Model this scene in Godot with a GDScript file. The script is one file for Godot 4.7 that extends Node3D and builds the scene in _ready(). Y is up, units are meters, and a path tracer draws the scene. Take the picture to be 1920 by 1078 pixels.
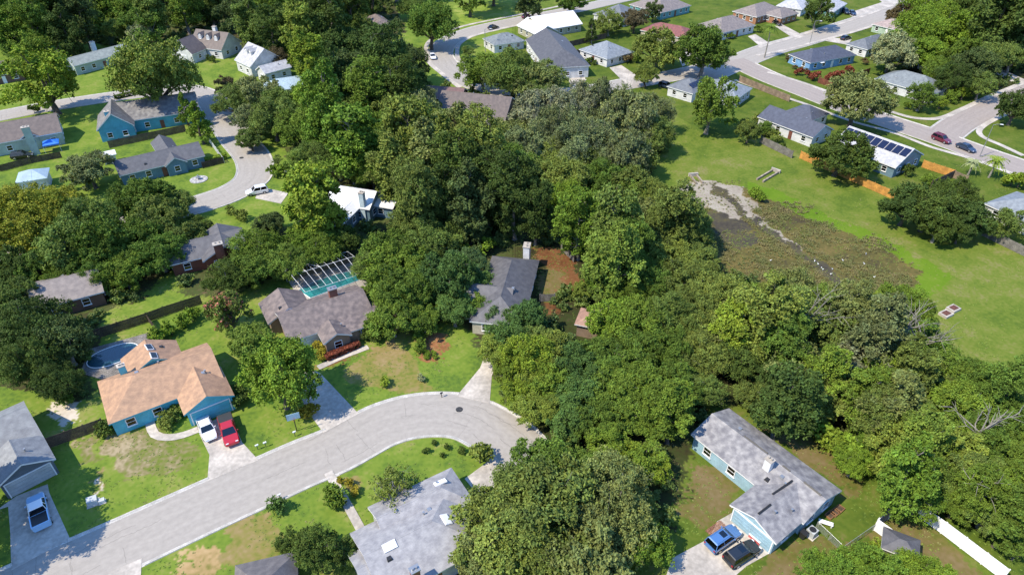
extends Node3D
# An aerial view over a wooded suburb: y is up, units are metres, the camera stands 70 m above the origin and looks towards -z.

const ROADS := [
	["road_front",[-59.06,-36.52,-52.96,-40.71,-46.86,-44.69,-36.0,-51.98,-31.03,-55.18,-27.26,-57.69,-23.03,-60.23,-18.95,-63.55,-17.38,-64.62,-14.49,-65.86,-11.5,-66.4,-8.24,-66.33,-5.79,-65.61,-2.66,-63.54,-0.06,-61.27,1.38,-58.92,2.47,-55.42,3.59,-50.48,5.45,-40.26],7.6],
	["road_west",[-142.58,-170.31,-136.62,-174.31,-126.34,-181.57,-108.35,-190.59,-95.97,-194.05,-86.38,-188.06,-77.44,-173.94,-69.06,-160.09,-61.03,-147.84,-58.16,-138.49,-60.07,-131.92,-64.36,-127.17,-69.44,-123.54,-80.29,-116.3,-96.48,-108.14,-102.14,-104.53],7.5],
	["road_north",[78.23,-324.23,50.57,-304.74,25.45,-284.69,0.0,-266.05,-13.52,-254.73,-21.35,-242.93,-23.81,-230.26,-21.42,-218.11,-15.91,-206.0,-8.61,-196.71,3.05,-190.59,18.38,-191.45,34.8,-199.42,54.18,-208.92,73.11,-221.32],7.6],
	["road_avenue",[54.18,-201.27,69.16,-216.01,85.64,-231.42,99.84,-241.67,121.1,-258.18,148.76,-280.63,167.34,-297.5,195.7,-322.18],9.5],
	["road_crossing",[71.39,-221.32,77.78,-205.52,85.76,-191.45,92.92,-178.84,100.0,-168.89,106.66,-160.09,112.31,-151.06,118.38,-142.23,123.44,-135.15],8.6],
	["road_east",[109.27,-162.05,116.67,-168.89,129.0,-178.46,146.5,-190.59,169.47,-206.96],7.6]]
const WALKS := [
	[[-15.28,-195.81,-20.82,-206.48,-26.62,-219.17,-28.78,-230.26,-28.53,-242.3,-23.13,-254.05,-15.84,-262.42,0.0,-274.33,21.63,-291.41,38.21,-304.74],1.5],
	[[-12.57,-210.91,-17.2,-221.32,-18.34,-230.84,-17.93,-238.58,-14.14,-247.41,-4.85,-256.1,4.97,-263.87],1.5],
	[[78.96,-209.41,85.89,-200.8,91.59,-191.88],1.4],
	[[66.86,-202.2,73.77,-192.31,80.75,-183.56,89.46,-170.31,97.19,-162.72,102.23,-154.39,108.94,-147.26,114.57,-137.97],1.3],
	[[101.99,-177.69,106.75,-172.84,112.92,-172.47,121.54,-178.08,133.93,-187.23,148.87,-197.6,163.57,-207.94],1.6],
	[[121.62,-149.58,119.89,-155.32,118.09,-160.74,119.83,-165.08,127.47,-171.75,140.55,-180.79],1.4],
	[[83.65,-234.36,102.25,-248.71,126.48,-266.79,156.14,-292.26],1.4],
	[[80.41,-225.72,90.99,-231.42,107.47,-242.3,122.79,-252.7,149.33,-272.79],1.4],
	[[-49.69,-64.77,-48.14,-62.66,-46.12,-62.1,-44.23,-62.56,-42.65,-63.51],1.2],
	[[-23.38,-56.35,-20.52,-52.23,-17.42,-47.56],1.1],
	[[-29.14,-75.78,-26.1,-78.17,-22.42,-80.52],1.1]]
const DRIVES := [
	[-43.34,-63.8,-39.3,-66.45,-35.96,-61.35,-32.84,-58.31,-38.25,-54.94,-39.51,-59.19,-42.58,-63.32],
	[-62.22,-50.62,-60.92,-52.78,-58.08,-54.53,-57.18,-53.25,-51.26,-46.86,-55.67,-42.84,-58.6,-47.56,-61.04,-51.23],
	[-28.55,-74.62,-21.35,-66.45,-25.46,-62.94,-28.69,-67.06,-31.4,-71.81,-30.82,-75.78],
	[-7.94,-69.86,-3.17,-68.39,-3.0,-74.05,-1.01,-81.93,-2.98,-83.89,-4.8,-75.78],
	[-5.97,-55.35,-2.22,-58.93,0.4,-55.76,-1.97,-52.78,-4.69,-53.57],
	[-41.82,-44.34,-40.51,-40.96,-48.01,-40.65],
	[24.33,-49.14,26.64,-50.47,29.75,-45.21,26.2,-43.36,22.56,-40.65,16.19,-40.65,18.18,-44.41,22.85,-46.86],
	[-55.35,-133.89,-48.26,-130.95,-48.58,-126.25,-54.66,-128.57],
	[-53.7,-142.23,-46.22,-147.84,-43.69,-143.33,-50.08,-140.08],
	[30.57,-213.43,34.58,-216.01,38.24,-205.52,34.55,-195.37,33.15,-201.27],
	[83.51,-247.41,86.91,-250.03,88.55,-239.81,84.36,-235.55],
	[96.98,-261.0,100.42,-263.14,103.68,-247.41,99.0,-243.56],
	[111.87,-246.11,118.72,-243.56,114.77,-237.36,108.39,-242.3],
	[148.59,-208.92,152.8,-211.91,154.34,-202.2,152.1,-198.51,149.24,-200.34],
	[152.25,-295.74,153.63,-306.6,164.39,-310.37,161.83,-297.5,130.92,-272.79,131.04,-278.24],
	[15.28,-211.91,20.24,-216.01,22.39,-202.2,17.9,-195.37],
	[55.48,-239.81,62.79,-244.83,60.45,-222.4,53.66,-214.46]]
const ZONES := [
	[1,[-303.25,-362.76,-62.74,-362.76,-38.37,-252.7,-58.66,-206.96,-90.8,-230.84,-111.03,-227.97,-154.12,-242.93,-206.53,-230.84]],
	[1,[-76.95,-197.6,-20.23,-195.37,5.96,-184.77,39.53,-180.79,38.12,-150.17,25.69,-133.89,35.21,-117.95,36.76,-106.32,42.75,-96.19,57.33,-90.86,65.04,-84.55,68.84,-75.78,76.5,-70.19,66.16,-40.96,51.24,-50.47,46.25,-55.18,42.14,-64.09,34.28,-67.06,27.81,-68.08,24.09,-61.26,19.28,-47.56,8.12,-40.96,-6.38,-40.96,-5.16,-51.23,0.0,-55.18,4.88,-59.46,0.0,-68.08,-5.04,-81.93,-13.97,-87.29,-27.3,-93.1,-32.16,-108.14,-41.79,-99.42,-48.22,-93.1,-57.32,-93.1,-56.23,-113.88,-42.68,-117.95,-40.8,-139.02,-51.84,-144.44,-59.91,-169.6]],
	[1,[-105.3,-106.32,-76.01,-113.88,-61.18,-102.79,-63.69,-93.1,-68.1,-87.29,-59.39,-68.08,-67.66,-68.08,-84.07,-74.62]],
	[1,[155.8,-282.24,240.23,-318.16,167.84,-206.96,137.9,-188.9,128.02,-193.18,121.24,-211.91]],
	[0,[-28.82,-75.78,-21.72,-81.28,-17.03,-83.89,-9.6,-87.29,-5.04,-81.93,-6.4,-75.78,-7.79,-69.97,-15.23,-69.65,-21.35,-66.45]],
	[0,[-58.5,-87.29,-50.95,-93.1,-43.64,-81.93,-42.82,-76.97,-50.7,-80.65]],
	[0,[-79.31,-74.62,-65.79,-70.19,-56.67,-64.09,-60.94,-61.26,-74.53,-67.06]],
	[0,[18.57,-50.47,25.19,-56.85,28.82,-55.18,26.9,-50.47,23.02,-47.56,18.26,-44.81]],
	[2,[-22.23,-79.4,-18.04,-81.93,-13.61,-75.78,-10.9,-72.36,-14.6,-70.72,-20.16,-71.81,-25.38,-74.62]],
	[2,[33.93,-65.85,38.1,-65.06,41.83,-59.46,44.06,-54.77,40.99,-50.47,41.58,-53.57,37.65,-59.46]],
	[2,[29.84,-45.48,35.46,-47.56,40.76,-46.86,43.87,-49.73,46.87,-49.36,51.15,-45.48,52.23,-40.96,25.53,-40.96]],
	[2,[23.73,-56.43,26.76,-57.71,28.82,-55.18,26.26,-50.47,23.18,-48.27,19.85,-50.47]],
	[0,[41.27,-52.78,45.2,-52.78,42.76,-48.63,37.66,-45.55,36.08,-47.56]],
	[9,[-54.3,-62.19,-48.68,-64.09,-41.67,-61.26,-40.09,-59.46,-42.55,-56.01,-48.93,-55.18,-52.91,-58.57]],
	[9,[-57.87,-60.81,-55.5,-61.72,-53.52,-57.71,-55.58,-57.71]],
	[2,[-53.7,-56.01,-52.55,-56.43,-50.57,-52.38,-51.55,-52.38]],
	[4,[-53.15,-55.6,-52.48,-55.6,-50.89,-52.78,-51.61,-52.78]],
	[10,[-36.64,-44.48,-34.83,-45.82,-32.52,-45.14,-32.39,-43.17,-34.47,-41.58,-36.93,-41.89]],
	[2,[-33.7,-49.73,-28.18,-50.47,-26.56,-46.86,-27.43,-43.49,-32.2,-43.49]],
	[2,[-21.72,-55.18,-18.91,-56.01,-17.89,-53.97,-20.31,-52.78]],
	[3,[-14.05,-83.89,-10.34,-83.23,-9.81,-80.65,-11.74,-77.21,-14.2,-77.57,-15.13,-80.65]],
	[3,[3.55,-109.64,8.13,-110.01,11.59,-104.53,12.55,-96.19,9.2,-94.63,6.37,-93.1,7.94,-88.69,6.99,-87.29,5.85,-91.6,4.55,-93.1,6.02,-102.79]],
	[2,[6.02,-102.79,9.6,-101.08,8.19,-93.1,4.55,-93.1]],
	[3,[-28.68,-76.97,-23.39,-81.28,-23.23,-80.4,-28.44,-76.25]],
	[4,[-63.57,-64.09,-64.65,-68.08,-62.29,-68.6,-59.57,-64.09,-61.34,-62.66]],
	[7,[43.12,-175.05,49.95,-162.72,60.75,-162.72,68.61,-150.17,81.65,-128.57,93.8,-115.89,99.34,-106.32,77.88,-72.36,70.87,-72.36,69.16,-79.4,69.15,-85.91,67.72,-90.13,49.13,-93.1,37.18,-108.14,31.96,-136.42,33.67,-150.17]],
	[7,[-23.74,-290.55,22.83,-310.37,21.69,-292.26,0.0,-275.88,-17.82,-262.42]],
	[8,[52.23,-136.94,56.63,-133.89,62.99,-123.98,70.8,-113.88,76.61,-104.53,78.25,-99.75,75.06,-95.4,67.84,-91.3,60.91,-90.86,49.13,-93.1,37.18,-108.14]],
	[6,[37.97,-135.15,43.92,-136.94,49.88,-134.39,54.58,-129.04,59.72,-121.56,67.39,-111.93,73.32,-102.79,73.77,-99.75,69.24,-96.19,63.74,-92.19,48.37,-90.86,39.89,-99.42,37.18,-108.14,37.19,-122.22]],
	[5,[39.38,-122.22,44.42,-123.98,47.72,-116.91,48.07,-110.96,43.21,-108.14,39.57,-113.88]],
	[5,[56.28,-108.14,58.27,-102.79,59.19,-97.79,56.37,-97.79]],
	[4,[37.0,-134.39,43.44,-136.94,49.88,-134.39,51.03,-128.57,51.43,-124.88,46.13,-120.48,41.99,-123.98,38.99,-124.88]],
	[5,[43.5,-135.15,45.42,-133.4,47.44,-127.86,51.09,-117.53,55.52,-107.41,57.49,-101.76,59.16,-95.4,57.31,-95.4,55.58,-100.75,53.64,-106.32,49.53,-115.89,45.72,-125.56,43.21,-131.43]],
	[4,[48.2,-128.57,51.34,-118.36,55.4,-108.51,55.28,-107.59,50.84,-116.71,47.26,-127.17]]]
const HOUSES := [
	{"name":"house","label":"aqua bungalow under an orange-tan shingle roof beside the oval pool","cat":"house","wall":"aqua","roof":"orange","wings":[[-49.63,-70.21,15.03,9.82,0.593,2.7,0.5,1,0],[-43.03,-68.39,7.1,6.71,2.164,2.7,0.5,0,0],[-52.8,-74.75,5.14,7.81,2.164,2.7,0.5,0,0]],"garage":[1,1,5.0,"aqua"],"ch":[[-54.99,-71.02,0.9,0.7,4.8,"aqua"]],"dorm":null,"vents":5,"trim":"white","solar":null,"wins":1,"slots":[],"sky":[[-51.51,-73.48],[-52.88,-75.22]]},
	{"name":"house","label":"slate grey gabled house with the blue and white pickup before its garage","cat":"house","wall":"slate","roof":"grey","wings":[[-67.9,-58.9,13,9.0,0.775,2.7,0.55,0,0],[-61.22,-55.97,5.37,6.55,2.346,2.7,0.5,0,0]],"garage":[1,1,4.9,"palegrey"],"ch":[],"dorm":null,"vents":2,"trim":"white","solar":null,"wins":1,"slots":[],"sky":[]},
	{"name":"house","label":"tan brick house with brown shingle roof and screened pool cage","cat":"house","wall":"tanbrick","roof":"brown","wings":[[-30.19,-85.98,13.85,9.15,0.533,2.7,0.45,0,0],[-27.5,-81.05,4.02,4.56,2.104,2.6,0.5,0,0],[-36.64,-87.33,6.22,7.18,-1.038,2.7,0.5,0,0],[-22.85,-86.25,10.0,6.5,0.533,2.5,0.2,0,0]],"garage":[0,2,4.8,"white"],"ch":[[-28.78,-88.07,1.3,0.9,5.8,"brick"]],"dorm":null,"vents":3,"trim":"white","solar":null,"wins":1,"slots":[],"sky":[]},
	{"name":"house","label":"charcoal roofed house with tall white chimney by the red mulch yard","cat":"house","wall":"cream","roof":"charcoal","wings":[[-0.93,-92.26,19.0,8.56,-1.739,2.7,0.55,1,1],[-3.68,-90.19,9,7.5,-0.16800000000000015,2.7,0.55,0,0]],"garage":null,"ch":[[2.65,-102.31,1.7,1.1,4.9,"white"]],"dorm":null,"vents":2,"trim":"white","solar":null,"wins":1,"slots":[],"sky":[]},
	{"name":"house","label":"light grey shingled house with white skylights beside the curved road","cat":"house","wall":"palegrey","roof":"lightgrey","wings":[[-10.29,-45.01,12.8,9.56,0.552,2.7,0.45,0,1],[-10.6,-49.54,11.0,5.95,-2.59,2.7,0.5,1,0],[-12.54,-42.82,9.0,6.06,0.552,2.7,0.5,0,0]],"garage":[1,1,4.9,"white"],"ch":[[-10.05,-39.78,0.9,0.7,5.2,"brick"]],"dorm":null,"vents":4,"trim":"white","solar":null,"wins":1,"slots":[],"sky":[[-13.12,-42.82],[-7.39,-46.47],[-8.5,-51.8]]},
	{"name":"house","label":"pale blue house with weathered grey roof and white gabled garage","cat":"house","wall":"paleblue","roof":"weathered","wings":[[31.26,-55.92,16.77,7.67,-0.931,2.7,0.36,0,0],[30.86,-49.55,8.75,6.49,0.64,2.7,0.36,0,0]],"garage":[1,1,5.2,"paleblue"],"ch":[[30.97,-54.05,0.9,0.7,5.2,"white"]],"dorm":null,"vents":6,"trim":"white","solar":null,"wins":1,"slots":[[29.42,-58.81],[31.53,-55.97],[32.76,-54.09],[33.37,-53.21],[30.48,-50.28],[33.3,-52.03],[34.5,-51.64],[35.82,-49.76],[27.9,-47.38],[29.68,-48.66]],"sky":[]},
	{"name":"house","label":"low house with plain grey-brown roof at the dry lawn edge","cat":"house","wall":"greybrick","roof":"greybrown","wings":[[-25.53,-38.39,6.5,9.0,0.268,2.6,0.5,1,1]],"garage":null,"ch":[],"dorm":null,"vents":0,"trim":"white","solar":null,"wins":1,"slots":[],"sky":[]},
	{"name":"house","label":"shaded red brick house with charcoal roof and tall brick chimney","cat":"house","wall":"redbrick","roof":"charcoal","wings":[[-56.07,-105.6,13.33,7.68,0.471,2.7,0.5,0,0],[-53.23,-106.25,9.0,8.2,2.042,2.7,0.5,0,0]],"garage":null,"ch":[[-51.61,-101.09,1.5,1.0,6.0,"redbrick"]],"dorm":null,"vents":1,"trim":"white","solar":null,"wins":1,"slots":[],"sky":[]},
	{"name":"house","label":"brown brick house half hidden under spreading green oaks","cat":"house","wall":"brownbrick","roof":"taupe","wings":[[-74.75,-92.76,10.47,9.02,0.522,2.7,0.45,0,0]],"garage":null,"ch":[],"dorm":null,"vents":1,"trim":"white","solar":null,"wins":1,"slots":[],"sky":[]},
	{"name":"house","label":"white metal roofed house with a screened lean-to porch","cat":"house","wall":"bluegrey","roof":"whitemetal","wings":[[-33.79,-123.77,14.0,7.64,2.851,3.2,0.55,0,0],[-33.46,-115.68,10.0,3.96,1.28,3.0,0.5,0,0],[-25.78,-123.04,7,6,-0.291,2.7,0.35,0,0]],"garage":null,"ch":[[-29.59,-119.2,1.0,1.0,6.4,"palebluech"]],"dorm":null,"vents":0,"trim":"white","solar":null,"wins":1,"slots":[],"sky":[]},
	{"name":"house","label":"slate blue house with charcoal roof and white framed front porch","cat":"house","wall":"slateblue","roof":"darkslate","wings":[[-79.84,-141.91,18.11,7.58,0.603,2.7,0.55,0,0],[-79.44,-145.9,15.35,4.8,2.174,2.7,0.65,0,0]],"garage":null,"ch":[],"dorm":null,"vents":3,"trim":"white","solar":null,"wins":1,"slots":[],"sky":[]},
	{"name":"house","label":"turquoise house with grey roof, tall chimney and bay window","cat":"house","wall":"turquoise","roof":"oldgrey","wings":[[-92.07,-171.44,19.0,12.12,0.428,3.2,0.5,0,0],[-99.7,-163.49,10.84,8.49,1.999,3.2,0.85,0,0]],"garage":null,"ch":[[-99.44,-161.01,1.7,1.0,6.5,"turquoise"]],"dorm":null,"vents":1,"trim":"white","solar":null,"wins":1,"slots":[],"sky":[]},
	{"name":"house","label":"pale sage house with brown roof and tall sage chimney","cat":"house","wall":"sage","roof":"umber","wings":[[-120.89,-156.02,20.0,11.46,-2.602,3.2,0.5,0,0],[-117.31,-156.06,8.0,4.31,2.11,3.2,0.6,0,0]],"garage":null,"ch":[[-113.52,-150.44,1.6,1.0,6.8,"sage"]],"dorm":null,"vents":1,"trim":"white","solar":null,"wins":1,"slots":[],"sky":[]},
	{"name":"garden_pavilion","label":"small garden pavilion with pale blue-grey hip roof","cat":"pavilion","wall":"white","roof":"bluemetal","wings":[[-104.11,-134.09,6.0,5.5,0.413,2.7,0.5,1,1]],"garage":null,"ch":[],"dorm":null,"vents":0,"trim":"white","solar":null,"wins":0,"slots":[],"sky":[]},
	{"name":"garden_shed","label":"white roofed garden shed beside the leafy oak","cat":"shed","wall":"white","roof":"whitemetal","wings":[[-93.65,-146.02,3.2,2.6,0.578,2.2,0.5,0,0]],"garage":null,"ch":[],"dorm":null,"vents":0,"trim":"white","solar":null,"wins":0,"slots":[],"sky":[]},
	{"name":"gazebo","label":"tan roofed gazebo among the trees of the mulch yard","cat":"gazebo","wall":"tanbrick","roof":"terracotta","wings":[[12.84,-84.39,5.0,4.5,-0.318,2.6,0.55,1,1]],"garage":null,"ch":[],"dorm":null,"vents":0,"trim":"white","solar":null,"wins":0,"slots":[],"sky":[]},
	{"name":"garden_shed","label":"dark roofed garden shed beside the white vinyl fence","cat":"shed","wall":"greybrick","roof":"charcoal","wings":[[43.26,-44.59,3.82,3.12,-0.492,2.4,0.5,1,1]],"garage":null,"ch":[],"dorm":null,"vents":0,"trim":"white","solar":null,"wins":0,"slots":[],"sky":[]},
	{"name":"house","label":"white cottage with brown roof and three white dormers","cat":"house","wall":"white","roof":"umber","wings":[[-97.57,-228.47,13.06,10.4,-0.347,3.0,0.8,0,0],[-103.85,-221.8,7.0,8.8,1.224,3.0,0.9,0,0]],"garage":[1,1,3.2,"white"],"ch":[[-96.62,-228.55,1.2,1.0,8.4,"white"]],"dorm":[0,3],"vents":0,"trim":"white","solar":null,"wins":1,"slots":[],"sky":[]},
	{"name":"house","label":"ranch house with pale green-grey roof behind the spreading oak","cat":"house","wall":"sage","roof":"palegreenroof","wings":[[-129.85,-215.4,18.74,6.87,0.958,3.0,0.5,0,0]],"garage":null,"ch":[[-132.11,-218.57,1.3,0.9,6.4,"palebluech"]],"dorm":null,"vents":1,"trim":"white","solar":null,"wins":1,"slots":[],"sky":[]},
	{"name":"house","label":"white house with pale grey roof and two front dormers","cat":"house","wall":"white","roof":"palegreyroof","wings":[[-78.02,-211.48,9.91,11.43,-0.777,3.3,0.75,0,0],[-71.47,-203.88,8.92,5.65,0.794,3.0,0.6,0,0]],"garage":null,"ch":[],"dorm":[0,2],"vents":2,"trim":"white","solar":null,"wins":1,"slots":[],"sky":[]},
	{"name":"house","label":"white house with pale blue metal roof hemmed in by trees","cat":"house","wall":"white","roof":"bluemetal","wings":[[-61.83,-191.13,11.0,7.7,-2.7,3.0,0.5,0,0],[-65.65,-189.03,9,8,0.442,3.0,0.5,1,1],[-54.03,-185.74,5,5,0.442,2.5,0.15,0,0]],"garage":null,"ch":[],"dorm":null,"vents":0,"trim":"white","solar":null,"wins":1,"slots":[],"sky":[]},
	{"name":"house","label":"brown roofed house at the wood edge above the white-edged road","cat":"house","wall":"tanbrick","roof":"brown","wings":[[-48.63,-258.0,12.74,6.14,-1.105,2.7,0.5,1,1]],"garage":null,"ch":[],"dorm":null,"vents":1,"trim":"white","solar":null,"wins":1,"slots":[],"sky":[]},
	{"name":"house","label":"long dark brown roof house deep in the wood","cat":"house","wall":"brownbrick","roof":"umber","wings":[[-9.12,-171.54,19.0,16.02,2.882,2.7,0.55,0,0]],"garage":null,"ch":[],"dorm":null,"vents":3,"trim":"white","solar":null,"wins":1,"slots":[],"sky":[]},
	{"name":"house","label":"small maroon-brown roofed house beside the curving north road","cat":"house","wall":"brownbrick","roof":"maroon","wings":[[-18.76,-183.52,12,8,-0.2,2.7,0.5,0,0]],"garage":null,"ch":[],"dorm":null,"vents":0,"trim":"white","solar":null,"wins":1,"slots":[],"sky":[]},
	{"name":"house","label":"dark house with brown roof at the far west street","cat":"house","wall":"brownbrick","roof":"umber","wings":[[-154.27,-202.28,14,10,0.627,2.7,0.5,0,0]],"garage":null,"ch":[],"dorm":null,"vents":0,"trim":"white","solar":null,"wins":1,"slots":[],"sky":[]},
	{"name":"house","label":"white house with green-grey hip roof inside the road bend","cat":"house","wall":"white","roof":"greengrey","wings":[[-2.77,-234.24,11.68,8.89,0.474,2.7,0.5,1,1]],"garage":null,"ch":[],"dorm":null,"vents":3,"trim":"white","solar":null,"wins":1,"slots":[],"sky":[]},
	{"name":"house","label":"cream house with bright white metal roof","cat":"house","wall":"creamyellow","roof":"whitemetal","wings":[[14.36,-254.53,18.0,13.02,-2.622,2.7,0.5,0,0],[8.93,-247.79,13.44,9.16,2.09,2.7,0.5,0,0]],"garage":null,"ch":[],"dorm":null,"vents":0,"trim":"white","solar":null,"wins":1,"slots":[],"sky":[]},
	{"name":"house","label":"white gabled house with charcoal roof and open carport","cat":"house","wall":"white","roof":"darkslate","wings":[[13.96,-217.76,29.66,13.79,-1.383,3.6,0.5,0,1],[13.23,-210.98,11.27,6.84,1.759,2.6,0.5,1,0]],"garage":null,"ch":[],"dorm":null,"vents":1,"trim":"white","solar":null,"wins":1,"slots":[],"sky":[]},
	{"name":"house","label":"white house with blue-grey hip roof and garage beside its driveway","cat":"house","wall":"white","roof":"bluegreyroof","wings":[[30.39,-222.19,13.02,12.21,-0.907,2.7,0.5,1,1]],"garage":[0,1,4.8,"palegrey"],"ch":[],"dorm":null,"vents":3,"trim":"white","solar":null,"wins":1,"slots":[],"sky":[]},
	{"name":"house","label":"house with dark slate hip roof behind the slender conifer","cat":"house","wall":"white","roof":"slateroof","wings":[[39.99,-267.66,13.97,13.6,0.835,2.7,0.5,1,1]],"garage":null,"ch":[],"dorm":null,"vents":0,"trim":"white","solar":null,"wins":1,"slots":[],"sky":[]},
	{"name":"house","label":"teal house with grey-tan roof and tall dark windows","cat":"house","wall":"teal","roof":"taupe","wings":[[57.85,-280.25,17.68,16.52,0.677,2.7,0.5,1,1]],"garage":null,"ch":[],"dorm":null,"vents":0,"trim":"white","solar":null,"wins":1,"slots":[],"sky":[]},
	{"name":"house","label":"cream house with brick red shingle roof","cat":"house","wall":"cream","roof":"redroof","wings":[[55.0,-244.29,18.08,10.22,-0.643,2.7,0.45,1,1]],"garage":[0,0,4.5,"white"],"ch":[],"dorm":null,"vents":2,"trim":"white","solar":null,"wins":1,"slots":[],"sky":[]},
	{"name":"house","label":"white house with taupe hip roof and white garage door","cat":"house","wall":"white","roof":"taupe","wings":[[76.15,-251.75,17.85,12.3,0.591,2.7,0.5,1,1]],"garage":null,"ch":[],"dorm":null,"vents":2,"trim":"white","solar":null,"wins":1,"slots":[],"sky":[]},
	{"name":"house","label":"orange brick house with taupe roof beside the white fence","cat":"house","wall":"orangebrick","roof":"taupe","wings":[[93.66,-271.89,17.01,11.01,0.676,2.7,0.5,1,1],[100.99,-267.79,11.26,8.4,0.676,2.7,0.5,1,1]],"garage":null,"ch":[],"dorm":null,"vents":1,"trim":"white","solar":null,"wins":1,"slots":[],"sky":[]},
	{"name":"house","label":"white roofed house beyond the brick house","cat":"house","wall":"white","roof":"palegreyroof","wings":[[110.46,-280.85,12.18,10.16,0.925,2.7,0.5,1,1]],"garage":null,"ch":[],"dorm":null,"vents":0,"trim":"white","solar":null,"wins":1,"slots":[],"sky":[]},
	{"name":"house","label":"pale teal gabled house beside two dark parked cars","cat":"house","wall":"teal","roof":"palegreyroof","wings":[[123.93,-278.61,16.37,7.67,0.902,2.7,0.5,1,1]],"garage":null,"ch":[],"dorm":null,"vents":0,"trim":"white","solar":null,"wins":1,"slots":[],"sky":[]},
	{"name":"house","label":"light blue house with navy hip roof and red shrubs","cat":"house","wall":"lightblue","roof":"navyroof","wings":[[98.39,-218.1,19.12,9.83,0.423,2.7,0.5,1,1]],"garage":null,"ch":[],"dorm":null,"vents":2,"trim":"white","solar":null,"wins":1,"slots":[],"sky":[]},
	{"name":"house","label":"white house with slate hip roof behind the pale flowering tree","cat":"house","wall":"white","roof":"slateroof","wings":[[119.4,-231.24,16.98,7.96,0.622,2.7,0.5,1,1]],"garage":null,"ch":[],"dorm":null,"vents":3,"trim":"white","solar":null,"wins":1,"slots":[],"sky":[]},
	{"name":"house","label":"white house with long grey-green roof and arched entrance","cat":"house","wall":"white","roof":"greengrey","wings":[[114.65,-192.45,16.88,10.95,2.231,2.7,0.5,1,1]],"garage":null,"ch":[],"dorm":null,"vents":2,"trim":"white","solar":null,"wins":1,"slots":[],"sky":[]},
	{"name":"house","label":"white house with grey roof carrying a row of solar panels","cat":"house","wall":"white","roof":"slateroof","wings":[[50.15,-189.71,9.53,8.76,0.786,2.7,0.5,1,1]],"garage":null,"ch":[],"dorm":null,"vents":0,"trim":"white","solar":[0,5],"wins":1,"slots":[],"sky":[]},
	{"name":"house","label":"grey hip roofed house with a screened patio by the wood fence","cat":"house","wall":"palegrey","roof":"bluegreyroof","wings":[[59.53,-187.21,12.07,10.88,-0.657,2.7,0.5,1,1]],"garage":null,"ch":[],"dorm":null,"vents":1,"trim":"white","solar":null,"wins":1,"slots":[],"sky":[]},
	{"name":"house","label":"white house with navy gable roof and screened back porch","cat":"house","wall":"white","roof":"navyroof","wings":[[71.17,-163.01,16.35,8.61,-0.942,2.7,0.5,0,0],[76.69,-169.9,9,9,-0.942,2.7,0.5,1,1]],"garage":null,"ch":[],"dorm":null,"vents":2,"trim":"white","solar":null,"wins":1,"slots":[],"sky":[]},
	{"name":"house","label":"grey-blue house with white roof and long solar array behind orange fence","cat":"house","wall":"bluegrey","roof":"palegreyroof","wings":[[85.12,-147.53,16.0,12.0,2.198,2.7,0.5,0,0]],"garage":null,"ch":[],"dorm":null,"vents":0,"trim":"white","solar":[0,9],"wins":1,"slots":[],"sky":[]},
	{"name":"house","label":"white house with pale blue-grey roof beside the two palms","cat":"house","wall":"white","roof":"bluegreyroof","wings":[[104.25,-116.69,16.82,11.02,-1.09,2.7,0.5,1,1]],"garage":null,"ch":[],"dorm":null,"vents":2,"trim":"white","solar":null,"wins":1,"slots":[],"sky":[]},
	{"name":"house","label":"slate roofed house behind the trees of the east road","cat":"house","wall":"palegrey","roof":"slateroof","wings":[[167.06,-231.38,20,11,-0.81,2.7,0.5,1,1]],"garage":null,"ch":[],"dorm":null,"vents":0,"trim":"white","solar":null,"wins":1,"slots":[],"sky":[]},
	{"name":"house","label":"grey roofed house buried in the bright green trees","cat":"house","wall":"palegrey","roof":"slateroof","wings":[[134.3,-213.37,15,9,0.57,2.7,0.5,1,1]],"garage":null,"ch":[],"dorm":null,"vents":0,"trim":"white","solar":null,"wins":1,"slots":[],"sky":[]},
	{"name":"house","label":"low house with pale pinkish roof at the avenue edge","cat":"house","wall":"palegreen","roof":"pinkroof","wings":[[135.68,-250.67,13,9,-0.962,2.7,0.5,1,1]],"garage":null,"ch":[],"dorm":null,"vents":0,"trim":"white","solar":null,"wins":1,"slots":[],"sky":[]}]
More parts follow.
